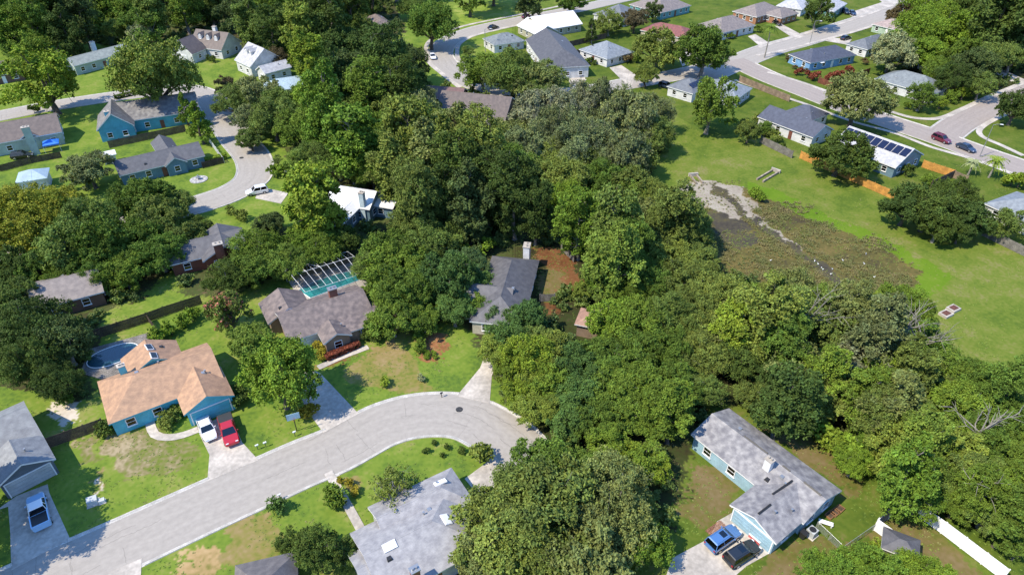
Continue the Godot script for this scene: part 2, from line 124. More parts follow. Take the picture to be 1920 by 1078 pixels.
const TREE_LABELS := [
	["dark green round tree in the north-west wood, near the west street house","dense wood behind the dormer cottage"],
	["large mid green broad tree in the north-west wood, near the west street house","dense wood behind the dormer cottage"],
	["dark green tall narrow tree in the north-west wood, near the pale green roof","dense wood behind the dormer cottage"],
	["fresh green broad tree in the north-west wood, near the pale green roof","dense wood behind the dormer cottage"],
	["large dark green round tree in the north-west wood, near the pale green roof","dense wood behind the dormer cottage"],
	["large dark green round tree in the north-west wood, near the dormer cottage","dense wood behind the dormer cottage"],
	["large dark green broad tree in the north-west wood, near the dormer cottage","dense wood behind the dormer cottage"],
	["fresh green tall narrow tree in the north-west wood, near the dormer cottage","dense wood behind the dormer cottage"],
	["dark green broad tree in the north-west wood, near the wood-edge house","dense wood behind the dormer cottage"],
	["mid green round tree in the north-west wood, near the wood-edge house","dense wood behind the dormer cottage"],
	["dark green tall narrow tree in the north-west wood, near the wood-edge house","dense wood behind the dormer cottage"],
	["large mid green broad tree in the north-west wood, near the wood-edge house","dense wood behind the dormer cottage"],
	["large dark green broad tree in the north-west wood, near the wood-edge house","dense wood behind the dormer cottage"],
	["mid green tall narrow tree in the north-west wood, near the cream house","dense wood behind the dormer cottage"],
	["large dark green round tree in the north-west wood, near the cream house","dense wood behind the dormer cottage"],
	["dark green tall narrow tree in the north-west wood, near the cream house","dense wood behind the dormer cottage"],
	["dark green tall narrow tree in the north-west wood, near the west street house","dense wood behind the dormer cottage"],
	["mid green tall narrow tree in the north-west wood, near the west street house","dense wood behind the dormer cottage"],
	["olive green tall narrow tree in the north-west wood, near the pale green roof","dense wood behind the dormer cottage"],
	["dark green broad tree in the north-west wood, near the pale green roof","dense wood behind the dormer cottage"],
	["dark green broad tree in the north-west wood, near the dormer cottage","dense wood behind the dormer cottage"],
	["mid green tall narrow tree in the north-west wood, near the dormer cottage","dense wood behind the dormer cottage"],
	["dark green tall narrow tree in the north-west wood, near the dormer cottage","dense wood behind the dormer cottage"],
	["mid green broad tree in the north-west wood, near the wood-edge house","dense wood behind the dormer cottage"],
	["fresh green tall narrow tree in the north-west wood, near the wood-edge house","dense wood behind the dormer cottage"],
	["fresh green broad tree in the north-west wood, near the wood-edge house","dense wood behind the dormer cottage"],
	["fresh green tall narrow tree in the north-west wood, near the west street house","dense wood behind the dormer cottage"],
	["dark green broad tree in the north-west wood, near the west street house","dense wood behind the dormer cottage"],
	["fresh green round tree in the north-west wood, near the pale green roof","dense wood behind the dormer cottage"],
	["mid green broad tree in the north-west wood, near the pale green roof","dense wood behind the dormer cottage"],
	["mid green tall narrow tree in the north-west wood, near the pale green roof","dense wood behind the dormer cottage"],
	["dark green round tree in the north-west wood, near the dormer cottage","dense wood behind the dormer cottage"],
	["mid green round tree in the north-west wood, near the dormer cottage","dense wood behind the dormer cottage"],
	["olive green broad tree in the north-west wood, near the pale green roof","dense wood behind the dormer cottage"],
	["mid green round tree in the north-west wood, near the pale green roof","dense wood behind the dormer cottage"],
	["dark green tall narrow tree in the north-west wood, near the two-dormer house","dense wood behind the dormer cottage"],
	["pale whitish round tree in the north-west wood, near the pale green roof","dense wood behind the dormer cottage"],
	["mid green round tree in the north-west wood, near the west street house","dense wood behind the dormer cottage"],
	["small olive green round tree in the north-west wood, near the wood-edge house","dense wood behind the dormer cottage"],
	["large light yellow-green round tree on the west street, near the pale sage house","trees around the west street"],
	["light yellow-green round tree on the west street, near the west street house","trees around the west street"],
	["large olive green broad tree on the west street, near the turquoise house","trees around the west street"],
	["small brownish round tree on the west street, near the pale blue roof","trees around the west street"],
	["small brownish round tree on the west street, near the two-dormer house","trees around the west street"],
	["small fresh green cone-shaped tree of the cone-shaped pair, near the turquoise house","twin cone-shaped trees beside the slate blue house"],
	["small fresh green cone-shaped tree of the cone-shaped pair, near the slate blue house","twin cone-shaped trees beside the slate blue house"],
	["light yellow-green tall narrow tree behind the pale grey house, near the two-dormer house","tall trees beside the pale grey house"],
	["light yellow-green tall narrow tree behind the pale grey house, near the pale blue roof","tall trees beside the pale grey house"],
	["brownish round tree behind the pale grey house, near the two-dormer house","tall trees beside the pale grey house"],
	["dark green broad tree in the dark north wood, near the pale blue roof","dark wood beside the north road"],
	["large dark green broad tree in the dark north wood, near the pale blue roof","dark wood beside the north road"],
	["dark green tall narrow tree in the dark north wood, near the maroon roof","dark wood beside the north road"],
	["dark green broad tree in the dark north wood, near the maroon roof","dark wood beside the north road"],
	["mid green tall narrow tree in the dark north wood, near the maroon roof","dark wood beside the north road"],
	["dark green tall narrow tree in the dark north wood, near the pale blue roof","dark wood beside the north road"],
	["large mid green broad tree near the hip roof by the bend","dark wood beside the north road"],
	["mid green broad tree in the dark north wood, near the maroon roof","dark wood beside the north road"],
	["mid green broad tree in the dark north wood, near the long brown roof","dark wood beside the north road"],
	["olive green broad tree in the dark north wood, near the long brown roof","dark wood beside the north road"],
	["olive green round tree in the dark north wood, near the carport house","dark wood beside the north road"],
	["small olive green round tree near the hip roof by the bend","dark wood beside the north road"],
	["olive green broad tree lining the west road, near the turquoise house","trees lining the west road"],
	["grey-green mossy broad tree lining the west road, near the pale blue roof","trees lining the west road"],
	["olive green broad tree lining the west road, near the slate blue house","trees lining the west road"],
	["grey-green mossy broad tree lining the west road, near the slate blue house","trees lining the west road"],
	["mid green broad tree lining the west road, near the pale blue roof","trees lining the west road"],
	["fresh green broad tree in the central wood, near the pale blue roof","central wood around the long brown roof"],
	["fresh green tall narrow tree in the central wood, near the white metal roof","central wood around the long brown roof"],
	["mid green broad tree in the central wood, near the maroon roof","central wood around the long brown roof"],
	["mid green broad tree in the central wood, near the slate blue house","central wood around the long brown roof"],
	["fresh green broad tree in the central wood, near the white metal roof","central wood around the long brown roof"],
	["mid green broad tree in the central wood, near the white metal roof","central wood around the long brown roof"],
	["dark green round tree in the central wood, near the white metal roof","central wood around the long brown roof"],
	["olive green broad tree in the central wood, near the long brown roof","central wood around the long brown roof"],
	["grey-green mossy moss-hung tree in the central wood, near the long brown roof","central wood around the long brown roof"],
	["olive green tall narrow tree in the central wood, near the white metal roof","central wood around the long brown roof"],
	["dark green tall narrow tree in the central wood, near the mulch yard","central wood around the long brown roof"],
	["dark green tall narrow tree in the central wood, near the charcoal roofed house","central wood around the long brown roof"],
	["olive green tall narrow tree in the central wood, near the mulch yard","central wood around the long brown roof"],
	["mid green broad tree in the central wood, near the mulch yard","central wood around the long brown roof"],
	["large grey-green mossy moss-hung tree in the central wood, near the field top","central wood around the long brown roof"],
	["grey-green mossy moss-hung tree in the central wood, near the field top","central wood around the long brown roof"],
	["grey-green mossy moss-hung tree in the central wood, near the pond inlet","central wood around the long brown roof"],
	["olive green broad tree in the central wood, near the field top","central wood around the long brown roof"],
	["olive green broad tree in the central wood, near the mulch yard","central wood around the long brown roof"],
	["mid green broad tree in the central wood, near the pond inlet","central wood around the long brown roof"],
	["olive green broad tree in the central wood, near the pond inlet","central wood around the long brown roof"],
	["mid green round tree in the central wood, near the white metal roof","central wood around the long brown roof"],
	["olive green broad tree in the central wood, near the white metal roof","central wood around the long brown roof"],
	["dark green broad tree in the central wood, near the mulch yard","central wood around the long brown roof"],
	["olive green tall narrow tree in the central wood, near the screen enclosure","central wood around the long brown roof"],
	["light yellow-green tall narrow tree of the middle grove, near the screen enclosure","trees around the white metal roofed house"],
	["fresh green broad tree of the middle grove, near the screen enclosure","trees around the white metal roofed house"],
	["small dark green broad tree of the middle grove, near the red brick house","trees around the white metal roofed house"],
	["mid green broad tree of the middle grove, near the red brick house","trees around the white metal roofed house"],
	["mid green broad tree of the middle grove, near the screen enclosure","trees around the white metal roofed house"],
	["dark green broad tree of the middle grove, near the red brick house","trees around the white metal roofed house"],
	["dark green broad tree of the middle grove, near the screen enclosure","trees around the white metal roofed house"],
	["olive green broad tree of the middle grove, near the screen enclosure","trees around the white metal roofed house"],
	["olive green broad tree of the middle grove, near the charcoal roofed house","trees around the white metal roofed house"],
	["fresh green round tree of the middle grove, near the white metal roof","trees around the white metal roofed house"],
	["small olive green thin-leaved tree of the middle grove, near the slate blue house","trees around the white metal roofed house"],
	["deep blue-green broad tree shading a front lawn, near the charcoal roofed house","trees before the charcoal roofed house"],
	["mid green broad tree shading a front lawn, near the pool cage house","trees before the charcoal roofed house"],
	["mid green broad tree shading a front lawn, near the charcoal roofed house","trees before the charcoal roofed house"],
	["deep blue-green broad tree shading a front lawn, near the curved road","trees before the charcoal roofed house"],
	["small deep blue-green broad tree shading a front lawn, near the charcoal roofed house","trees before the charcoal roofed house"],
	["fresh green broad tree in the pond-side wood, near the mulch yard","wood between the mulch yard and the pond"],
	["fresh green tall narrow tree in the pond-side wood, near the mulch yard","wood between the mulch yard and the pond"],
	["mid green tall narrow tree in the pond-side wood, near the mulch yard","wood between the mulch yard and the pond"],
	["olive green broad tree in the pond-side wood, near the mulch yard","wood between the mulch yard and the pond"],
	["olive green broad tree in the pond-side wood, near the pond weeds","wood between the mulch yard and the pond"],
	["olive green tall narrow tree in the pond-side wood, near the mulch yard","wood between the mulch yard and the pond"],
	["olive green broad tree in the pond-side wood, near the pond inlet","wood between the mulch yard and the pond"],
	["olive green broad tree in the pond-side wood, near the pond's wooded shore","wood between the mulch yard and the pond"],
	["fresh green tall narrow tree in the pond-side wood, near the gazebo","wood between the mulch yard and the pond"],
	["mid green broad tree in the pond-side wood, near the gazebo","wood between the mulch yard and the pond"],
	["fresh green broad tree in the pond-side wood, near the pond inlet","wood between the mulch yard and the pond"],
	["olive green broad tree in the pond-side wood, near the gazebo","wood between the mulch yard and the pond"],
	["small fresh green broad tree in the pond-side wood, near the gazebo","wood between the mulch yard and the pond"],
	["small light yellow-green round tree in the pond-side wood, near the gazebo","wood between the mulch yard and the pond"],
	["light yellow-green broad tree in the curved road wood, near the curved road","wood along the curved road"],
	["olive green broad tree in the curved road wood, near the curved road","wood along the curved road"],
	["mid green broad tree in the curved road wood, near the gazebo","wood along the curved road"],
	["fresh green broad tree in the curved road wood, near the gazebo","wood along the curved road"],
	["olive green broad tree in the curved road wood, near the gazebo","wood along the curved road"],
	["olive green broad tree in the curved road wood, near the pond's wooded shore","wood along the curved road"],
	["deep blue-green broad tree in the curved road wood, near the curved road","wood along the curved road"],
	["small light yellow-green broad tree in the curved road wood, near the curved road","wood along the curved road"],
	["mid green broad tree in the curved road wood, near the curved road","wood along the curved road"],
	["mid green broad tree in the curved road wood, near the pale blue house","wood along the curved road"],
	["small mid green tall narrow tree in the curved road wood, near the pale blue house","wood along the curved road"],
	["small deep blue-green broad tree in the curved road wood, near the curved road","wood along the curved road"],
	["small mid green broad tree in the curved road wood, near the pale blue house","wood along the curved road"],
	["small olive green broad tree in the curved road wood, near the gazebo","wood along the curved road"],
	["small light yellow-green round tree with big glossy leaves, near the curved road","bright broad-leaved trees behind the great oak"],
	["small light yellow-green round tree with big glossy leaves, near the pale blue house","bright broad-leaved trees behind the great oak"],
	["olive green broad tree of the great oak clump, near the light grey house","great oaks beside the light grey shingled house"],
	["olive green broad tree of the great oak clump, near the curved road","great oaks beside the light grey shingled house"],
	["fresh green broad tree of the great oak clump, near the pale blue house","great oaks beside the light grey shingled house"],
	["mid green broad tree of the great oak clump, near the curved road","great oaks beside the light grey shingled house"],
	["small olive green broad tree of the great oak clump, near the pale blue house","great oaks beside the light grey shingled house"],
	["olive green broad tree in the east woodland, near the pond's wooded shore","woodland beside the pond field"],
	["fresh green broad tree in the east woodland, near the pond's wooded shore","woodland beside the pond field"],
	["olive green tall narrow tree in the east woodland, near the pond's wooded shore","woodland beside the pond field"],
	["olive green round tree in the east woodland, near the pond's wooded shore","woodland beside the pond field"],
	["light yellow-green broad tree in the east woodland, near the pond's wooded shore","woodland beside the pond field"],
	["dark green broad tree in the east woodland, near the pale blue house","woodland beside the pond field"],
	["mid green tall narrow tree in the east woodland, near the pond's wooded shore","woodland beside the pond field"],
	["light yellow-green round tree in the east woodland, near the pond's wooded shore","woodland beside the pond field"],
	["mid green broad tree in the east woodland, near the drain boxes","woodland beside the pond field"],
	["small mid green broad tree in the east woodland, near the drain boxes","woodland beside the pond field"],
	["grey-green mossy tall narrow tree in the east woodland, near the wood edge lawn","woodland beside the pond field"],
	["fresh green round tree in the east woodland, near the pond's wooded shore","woodland beside the pond field"],
	["small olive green broad tree in the east woodland, near the wide field","woodland beside the pond field"],
	["grey-green mossy broad tree in the east woodland, near the wood edge lawn","woodland beside the pond field"],
	["light yellow-green tall narrow tree in the east woodland, near the wood edge lawn","woodland beside the pond field"],
	["olive green round tree in the east woodland, near the wood edge lawn","woodland beside the pond field"],
	["dark green broad tree in the east woodland, near the wood edge lawn","woodland beside the pond field"],
	["small olive green broad tree in the east woodland, near the pale blue house","woodland beside the pond field"],
	["dark green tall narrow tree in the east woodland, near the pale blue house","woodland beside the pond field"],
	["small olive green round tree in the east woodland, near the wood edge lawn","woodland beside the pond field"],
	["olive green broad tree in the east woodland, near the wood edge lawn","woodland beside the pond field"],
	["light yellow-green broad tree in the east woodland, near the wood edge lawn","woodland beside the pond field"],
	["olive green tall narrow tree in the east woodland, near the wood edge lawn","woodland beside the pond field"],
	["mid green round tree in the east woodland, near the wide field","woodland beside the pond field"],
	["mid green broad tree in the east woodland, near the wide field","woodland beside the pond field"],
	["mid green tall narrow tree in the east woodland, near the wood edge lawn","woodland beside the pond field"],
	["mid green round tree in the east woodland, near the white vinyl fence","woodland beside the pond field"],
	["small fresh green broad tree in the east woodland, near the wood edge lawn","woodland beside the pond field"],
	["small fresh green tall narrow tree in the east woodland, near the wood edge lawn","woodland beside the pond field"],
	["light yellow-green round tree in the east woodland, near the wood edge lawn","woodland beside the pond field"],
	["mid green broad tree in the east woodland, near the white vinyl fence","woodland beside the pond field"],
	["small mid green broad tree in the east woodland, near the white vinyl fence","woodland beside the pond field"],
	["fresh green tall narrow tree in the east woodland, near the dark shed","woodland beside the pond field"],
	["small mid green round tree in the east woodland, near the white vinyl fence","woodland beside the pond field"],
	["olive green broad tree in the east woodland, near the white vinyl fence","woodland beside the pond field"],
	["small mid green tall narrow tree in the east woodland, near the white vinyl fence","woodland beside the pond field"],
	["small fresh green round tree in the east woodland, near the white vinyl fence","woodland beside the pond field"],
	["small light yellow-green broad tree in the east woodland, near the wood edge lawn","woodland beside the pond field"],
	["small olive green tall narrow tree in the east woodland, near the wood edge lawn","woodland beside the pond field"],
	["mid green round tree in the east woodland, near the pond's wooded shore","woodland beside the pond field"],
	["small olive green broad tree in the east woodland, near the pond's wooded shore","woodland beside the pond field"],
	["small olive green tall narrow tree in the east woodland, near the pond's wooded shore","woodland beside the pond field"],
	["small olive green broad tree in the east woodland, near the wood edge lawn","woodland beside the pond field"],
	["small mid green round tree in the east woodland, near the wood edge lawn","woodland beside the pond field"],
	["fresh green broad tree in the east woodland, near the wood edge lawn","woodland beside the pond field"],
	["small mid green broad tree in the east woodland, near the wood edge lawn","woodland beside the pond field"],
	["light yellow-green tall narrow tree in the east woodland, near the pond's wooded shore","woodland beside the pond field"],
	["small olive green round tree in the east woodland, near the pond's wooded shore","woodland beside the pond field"],
	["fresh green broad tree beside the wire fence, near the dark shed","green trees beside the dark roofed shed"],
	["small fresh green broad tree beside the wire fence, near the dark shed","green trees beside the dark roofed shed"],
	["dark green broad tree of the dark oak clump, near the oval pool","dark oaks beside the oval pool"],
	["dark green broad tree of the dark oak clump, near the brown brick house","dark oaks beside the oval pool"],
	["fresh green broad tree on the front lawn, near the aqua house","round trees before the pool cage house"],
	["fresh green broad tree on the front lawn, near the pool cage house","round trees before the pool cage house"],
	["coral-tinged pink flowering tree in a back garden, near the pool cage house","pink flowering tree before the pool cage house"],
	["olive green thin-leaved tree overhanging the roof edge, near the light grey house","loose brownish tree beside the light grey shingled house"],
	["small dark green round tree of the young dark clump, near the grey-brown roof","dark young trees by the light grey shingled house"],
	["golden yellow broad tree at the west edge, near the garden pavilion","yellowing trees at the west edge"],
	["golden yellow broad tree at the west edge, near the brown brick house","yellowing trees at the west edge"],
	["grey-green mossy broad tree of the west grove, near the white shed","grove over the brown brick house"],
	["mid green broad tree of the west grove, near the brown brick house","grove over the brown brick house"],
	["mid green broad tree of the west grove, near the red brick house","grove over the brown brick house"],
	["olive green broad tree of the west grove, near the red brick house","grove over the brown brick house"],
	["small dark green round tree of the west grove, near the red brick house","grove over the brown brick house"],
	["dark green broad tree of the west grove, near the brown brick house","grove over the brown brick house"],
	["small mid green broad tree of the west grove, near the brown brick house","grove over the brown brick house"],
	["mid green round tree in a north estate garden, near the field top","garden trees of the north estate"],
	["large mid green broad tree in a north estate garden, near the solar roof house","garden trees of the north estate"],
	["olive green broad tree in a north estate garden, near the blue-grey hip roof","garden trees of the north estate"],
	["olive green round tree in a north estate garden, near the solar roof house","garden trees of the north estate"],
	["olive green round tree in a north estate garden, near the cream house","garden trees of the north estate"],
	["dark green round tree in a north estate garden, near the dark slate roof","garden trees of the north estate"],
	["brownish broad tree in a north estate garden, near the brick red roof","garden trees of the north estate"],
	["dark green round tree in a north estate garden, near the orange brick house","garden trees of the north estate"],
	["small olive green round tree in a north estate garden, near the navy gable roof","garden trees of the north estate"],
	["small mid green round tree in a north estate garden, near the navy gable roof","garden trees of the north estate"],
	["mid green broad tree in a north estate garden, near the dark slate roof","garden trees of the north estate"],
	["small dark green cone-shaped tree beside the brown fence, near the blue-grey hip roof","slender dark conifer beside the brown fence"],
	["large grey-green mossy broad tree on the corner lawn, near the navy gable roof","mossy oak on the corner lawn"],
	["pale whitish broad tree in full bloom, near the arched entrance house","pale flowering tree beside the slate hip roof"],
	["mid green round tree on the corner lawn, near the arched entrance house","round corner-lawn trees"],
	["small light yellow-green round tree on the corner lawn, near the arched entrance house","round corner-lawn trees"],
	["large fresh green broad tree in the north-east wood, near the slate hip roof","bright wood above the east road"],
	["large fresh green broad tree in the north-east wood, near the pinkish roof","bright wood above the east road"],
	["large fresh green broad tree in the north-east wood, near the buried grey roof","bright wood above the east road"],
	["mid green broad tree in the north-east wood, near the buried grey roof","bright wood above the east road"],
	["fresh green broad tree in the north-east wood, near the buried grey roof","bright wood above the east road"],
	["dark green broad tree in the north-east wood, near the east road house","bright wood above the east road"],
	["fresh green broad tree in the north-east wood, near the slate hip roof","bright wood above the east road"],
	["large dark green tall narrow tree in the north-east wood, near the buried grey roof","bright wood above the east road"],
	["dark green tall narrow tree in the north-east wood, near the buried grey roof","bright wood above the east road"],
	["dark green broad tree in the north-east wood, near the arched entrance house","bright wood above the east road"],
	["mid green broad tree in the north-east wood, near the arched entrance house","bright wood above the east road"],
	["olive green broad tree in the north-east wood, near the buried grey roof","bright wood above the east road"],
	["mid green round tree in the north-east wood, near the arched entrance house","bright wood above the east road"],
	["large dark green broad tree in the north-east wood, near the pinkish roof","bright wood above the east road"],
	["brownish broad tree in the north-east wood, near the pinkish roof","bright wood above the east road"],
	["dark green broad tree by the east road, near the arched entrance house","dark tree by the east road"],
	["dark green broad tree over the orange fence, near the solar array house","dark oak over the orange fence"],
	["dark green broad tree of the field corner thicket, near the pond weeds","dark oak thicket in the field corner"],
	["dark green broad tree of the field corner thicket, near the palm-side house","dark oak thicket in the field corner"],
	["dark green broad tree of the field corner thicket, near the drain boxes","dark oak thicket in the field corner"],
	["mid green round tree by the grey plank fence, near the palm-side house","green tree by the grey plank fence"],
	["olive green tall narrow tree shading the driveway of the slate grey house","shade trees at the slate grey house driveway"]]
const TREES := [
	[-219.01,-295.25,1.788,"round","dark",0],
	[-205.26,-297.33,1.642,"round","dark",0],
	[-193.86,-294.52,1.065,"oak","mid",1],
	[-167.54,-274.72,1.482,"tall","dark",2],
	[-171.92,-309.33,0.897,"oak","bright",3],
	[-149.58,-292.57,1.826,"round","dark",4],
	[-140.87,-294.05,1.936,"round","dark",5],
	[-127.5,-305.21,1.128,"oak","dark",6],
	[-106.55,-280.31,1.413,"tall","bright",7],
	[-105.36,-307.66,0.984,"oak","dark",8],
	[-87.52,-305.62,1.575,"round","mid",9],
	[-67.88,-272.69,1.38,"tall","dark",10],
	[-51.78,-267.6,1.676,"tall","dark",10],
	[-47.66,-297.3,1.162,"oak","mid",11],
	[-32.07,-301.41,1.027,"oak","dark",12],
	[-16.1,-273.12,1.521,"tall","mid",13],
	[-7.39,-289.61,2.013,"round","dark",14],
	[5.0,-263.97,1.701,"tall","dark",15],
	[-183.19,-251.73,1.334,"tall","dark",16],
	[-175.72,-252.23,1.423,"tall","dark",16],
	[-168.44,-255.68,1.352,"tall","mid",17],
	[-160.64,-262.87,1.203,"tall","olive",18],
	[-144.8,-256.09,1.133,"tall","dark",2],
	[-146.14,-279.47,0.907,"oak","dark",19],
	[-138.47,-285.45,0.723,"oak","dark",20],
	[-113.76,-247.04,1.441,"tall","mid",21],
	[-108.5,-259.92,1.281,"tall","dark",22],
	[-103.47,-283.45,0.918,"oak","dark",20],
	[-84.16,-250.36,1.371,"tall","mid",21],
	[-83.57,-279.16,0.766,"oak","mid",23],
	[-62.4,-252.53,1.251,"tall","bright",24],
	[-61.57,-277.78,0.847,"oak","bright",25],
	[-166.91,-229.26,1.395,"tall","bright",26],
	[-177.87,-255.82,0.738,"oak","dark",27],
	[-151.22,-230.33,1.44,"tall","dark",2],
	[-141.76,-232.83,1.251,"tall","dark",2],
	[-145.57,-255.31,1.352,"round","bright",28],
	[-137.8,-258.25,0.901,"oak","mid",29],
	[-121.36,-238.66,1.277,"tall","mid",30],
	[-117.01,-253.97,1.346,"round","dark",31],
	[-109.46,-258.8,1.321,"round","mid",32],
	[-96.17,-246.96,1.628,"round","dark",31],
	[-155.87,-219.22,1.191,"tall","bright",26],
	[-148.84,-218.16,1.225,"tall","mid",17],
	[-139.09,-219.25,1.152,"tall","dark",2],
	[-145.86,-245.33,0.713,"oak","mid",29],
	[-132.86,-237.44,0.743,"oak","olive",33],
	[-123.17,-234.81,1.518,"round","mid",34],
	[-83.92,-227.78,1.229,"tall","mid",21],
	[-75.09,-218.13,1.263,"tall","dark",35],
	[-81.92,-261.48,0.805,"oak","mid",23],
	[-55.46,-215.97,1.404,"tall","dark",35],
	[-72.44,-263.15,0.915,"oak","dark",8],
	[-52.84,-232.06,1.409,"tall","dark",10],
	[-55.75,-278.97,0.681,"oak","mid",23],
	[-123.17,-232.59,0.953,"round","pale",36],
	[-156.69,-219.14,1.071,"round","mid",37],
	[-37.96,-268.31,0.659,"oak","mid",23],
	[-52.65,-253.04,0.653,"round","olive",38],
	[-122.01,-175.44,2.169,"round","yellowgreen",39],
	[-142.5,-205.81,1.403,"round","yellowgreen",40],
	[-93.17,-174.07,1.478,"oak","olive",41],
	[-79.82,-187.31,0.657,"round","brownish",42],
	[-82.61,-213.42,0.568,"round","brownish",43],
	[-82.95,-166.34,0.743,"cone","bright",44],
	[-75.68,-156.21,1.031,"cone","bright",45],
	[-65.29,-211.08,1.304,"tall","yellowgreen",46],
	[-57.51,-192.18,1.072,"tall","yellowgreen",47],
	[-72.53,-212.26,0.725,"round","brownish",48],
	[-52.16,-211.62,0.986,"oak","dark",49],
	[-43.83,-212.73,1.035,"oak","dark",50],
	[-45.59,-189.85,0.904,"oak","dark",49],
	[-33.19,-176.6,1.389,"tall","dark",51],
	[-29.74,-198.35,0.894,"oak","dark",52],
	[-28.06,-185.98,0.69,"oak","dark",52],
	[-28.9,-166.45,1.205,"tall","dark",51],
	[-35.36,-164.18,1.253,"tall","mid",53],
	[-44.77,-167.76,1.15,"tall","dark",54],
	[-27.01,-232.23,1.206,"oak","mid",55],
	[-8.34,-193.22,0.917,"oak","mid",56],
	[0.0,-186.92,1.013,"oak","mid",57],
	[7.25,-182.59,0.877,"oak","olive",58],
	[12.13,-192.5,1.112,"round","olive",59],
	[-13.76,-222.95,0.505,"round","olive",60],
	[7.1,-176.2,0.508,"oak","mid",57],
	[-72.0,-173.11,0.691,"oak","olive",61],
	[-67.53,-176.27,0.777,"oak","mossy",62],
	[-58.11,-158.2,0.82,"oak","olive",63],
	[-63.74,-161.58,0.691,"oak","mossy",64],
	[-62.49,-152.2,0.454,"oak","olive",63],
	[-59.29,-169.78,0.755,"oak","mid",65],
	[-52.55,-167.24,0.819,"oak","bright",66],
	[-42.36,-149.73,1.281,"tall","bright",67],
	[-41.35,-162.57,0.802,"oak","mid",68],
	[-50.28,-152.59,0.764,"oak","mid",69],
	[-43.21,-149.09,0.751,"oak","bright",70],
	[-34.05,-133.79,1.282,"tall","bright",67],
	[-43.98,-139.78,0.556,"oak","mid",71],
	[-38.11,-137.2,0.972,"round","dark",72],
	[-36.57,-167.24,0.819,"oak","mid",68],
	[-29.28,-158.71,0.787,"oak","olive",73],
	[-24.53,-164.45,0.807,"moss","mossy",74],
	[-32.7,-153.08,0.732,"oak","mid",71],
	[-21.09,-151.74,0.863,"oak","olive",73],
	[-15.71,-151.3,0.726,"oak","olive",73],
	[-11.98,-132.3,1.22,"tall","olive",75],
	[-21.36,-127.88,1.29,"tall","olive",75],
	[-16.37,-121.11,1.288,"tall","olive",75],
	[-9.97,-117.79,1.217,"tall","dark",76],
	[-13.06,-112.13,1.041,"tall","dark",77],
	[-5.82,-124.38,1.265,"tall","olive",78],
	[-4.53,-115.26,1.107,"tall","dark",76],
	[-1.99,-149.09,0.751,"oak","olive",73],
	[0.0,-133.55,0.785,"oak","mid",79],
	[3.81,-141.98,0.819,"moss","mossy",74],
	[7.84,-154.48,0.974,"moss","mossy",74],
	[15.7,-161.99,1.079,"moss","mossy",80],
	[21.9,-156.35,1.051,"moss","mossy",80],
	[27.66,-151.53,0.96,"moss","mossy",81],
	[33.57,-164.47,0.842,"moss","mossy",81],
	[10.82,-144.83,0.992,"moss","mossy",74],
	[16.38,-139.53,0.965,"moss","mossy",82],
	[23.08,-136.39,0.857,"moss","mossy",82],
	[32.55,-148.87,0.683,"oak","olive",83],
	[5.88,-131.42,0.715,"oak","olive",84],
	[11.42,-129.53,0.708,"oak","olive",84],
	[18.97,-129.27,0.767,"oak","mid",85],
	[24.73,-125.32,0.662,"oak","olive",86],
	[-23.74,-123.36,1.161,"tall","olive",75],
	[-29.88,-132.65,0.659,"oak","mid",71],
	[-19.61,-117.96,0.888,"tall","olive",75],
	[-7.82,-109.73,0.936,"tall","dark",76],
	[0.49,-112.13,1.041,"tall","dark",76],
	[4.44,-110.18,0.802,"tall","dark",76],
	[-34.66,-134.66,0.847,"round","mid",87],
	[-23.16,-167.82,0.674,"oak","olive",73],
	[-9.55,-141.15,0.657,"oak","olive",88],
	[5.08,-153.68,0.698,"moss","mossy",74],
	[-28.89,-142.97,0.728,"oak","mid",71],
	[-33.44,-141.15,0.657,"oak","mid",71],
	[-2.09,-116.76,0.489,"oak","dark",89],
	[9.5,-140.31,0.718,"oak","olive",73],
	[16.37,-152.54,0.762,"moss","mossy",81],
	[17.33,-135.21,0.699,"oak","olive",86],
	[-12.94,-126.14,1.031,"tall","olive",75],
	[-17.44,-108.84,1.02,"tall","olive",90],
	[27.68,-138.54,0.648,"oak","olive",86],
	[-27.9,-152.86,0.663,"oak","olive",73],
	[-35.88,-108.68,1.107,"tall","yellowgreen",91],
	[-38.26,-106.06,0.537,"oak","bright",92],
	[-47.1,-113.68,0.396,"oak","dark",93],
	[-44.83,-102.2,0.601,"oak","mid",94],
	[-39.22,-99.29,0.514,"oak","bright",92],
	[-34.25,-102.94,0.526,"oak","mid",95],
	[-45.06,-97.23,0.556,"oak","mid",95],
	[-47.95,-94.49,0.473,"oak","dark",96],
	[-31.47,-106.85,0.46,"oak","dark",97],
	[-18.72,-109.6,0.63,"oak","olive",98],
	[-21.65,-101.05,0.647,"oak","mid",95],
	[-15.43,-104.78,0.663,"oak","mid",95],
	[-11.04,-110.43,0.552,"oak","olive",99],
	[-19.68,-95.47,0.745,"oak","mid",95],
	[-24.26,-98.0,0.509,"oak","mid",95],
	[-47.38,-138.94,0.753,"round","bright",100],
	[-53.83,-143.87,0.404,"sparse","olive",101],
	[-10.68,-90.94,0.698,"oak","bluegreen",102],
	[-7.74,-97.55,0.558,"oak","bluegreen",102],
	[-17.21,-88.06,0.592,"oak","mid",103],
	[-18.66,-83.26,0.504,"oak","mid",103],
	[-21.4,-90.16,0.482,"oak","mid",103],
	[-9.18,-85.73,0.467,"oak","bluegreen",102],
	[-14.11,-91.28,0.558,"oak","mid",104],
	[-13.94,-83.97,0.416,"oak","mid",104],
	[2.09,-83.61,0.46,"oak","bluegreen",102],
	[-0.97,-78.61,0.443,"oak","bluegreen",105],
	[-5.21,-93.11,0.42,"oak","bluegreen",102],
	[-2.99,-86.11,0.353,"oak","bluegreen",106],
	[-0.17,-84.32,0.371,"oak","bluegreen",106],
	[-6.31,-89.61,0.409,"oak","mid",104],
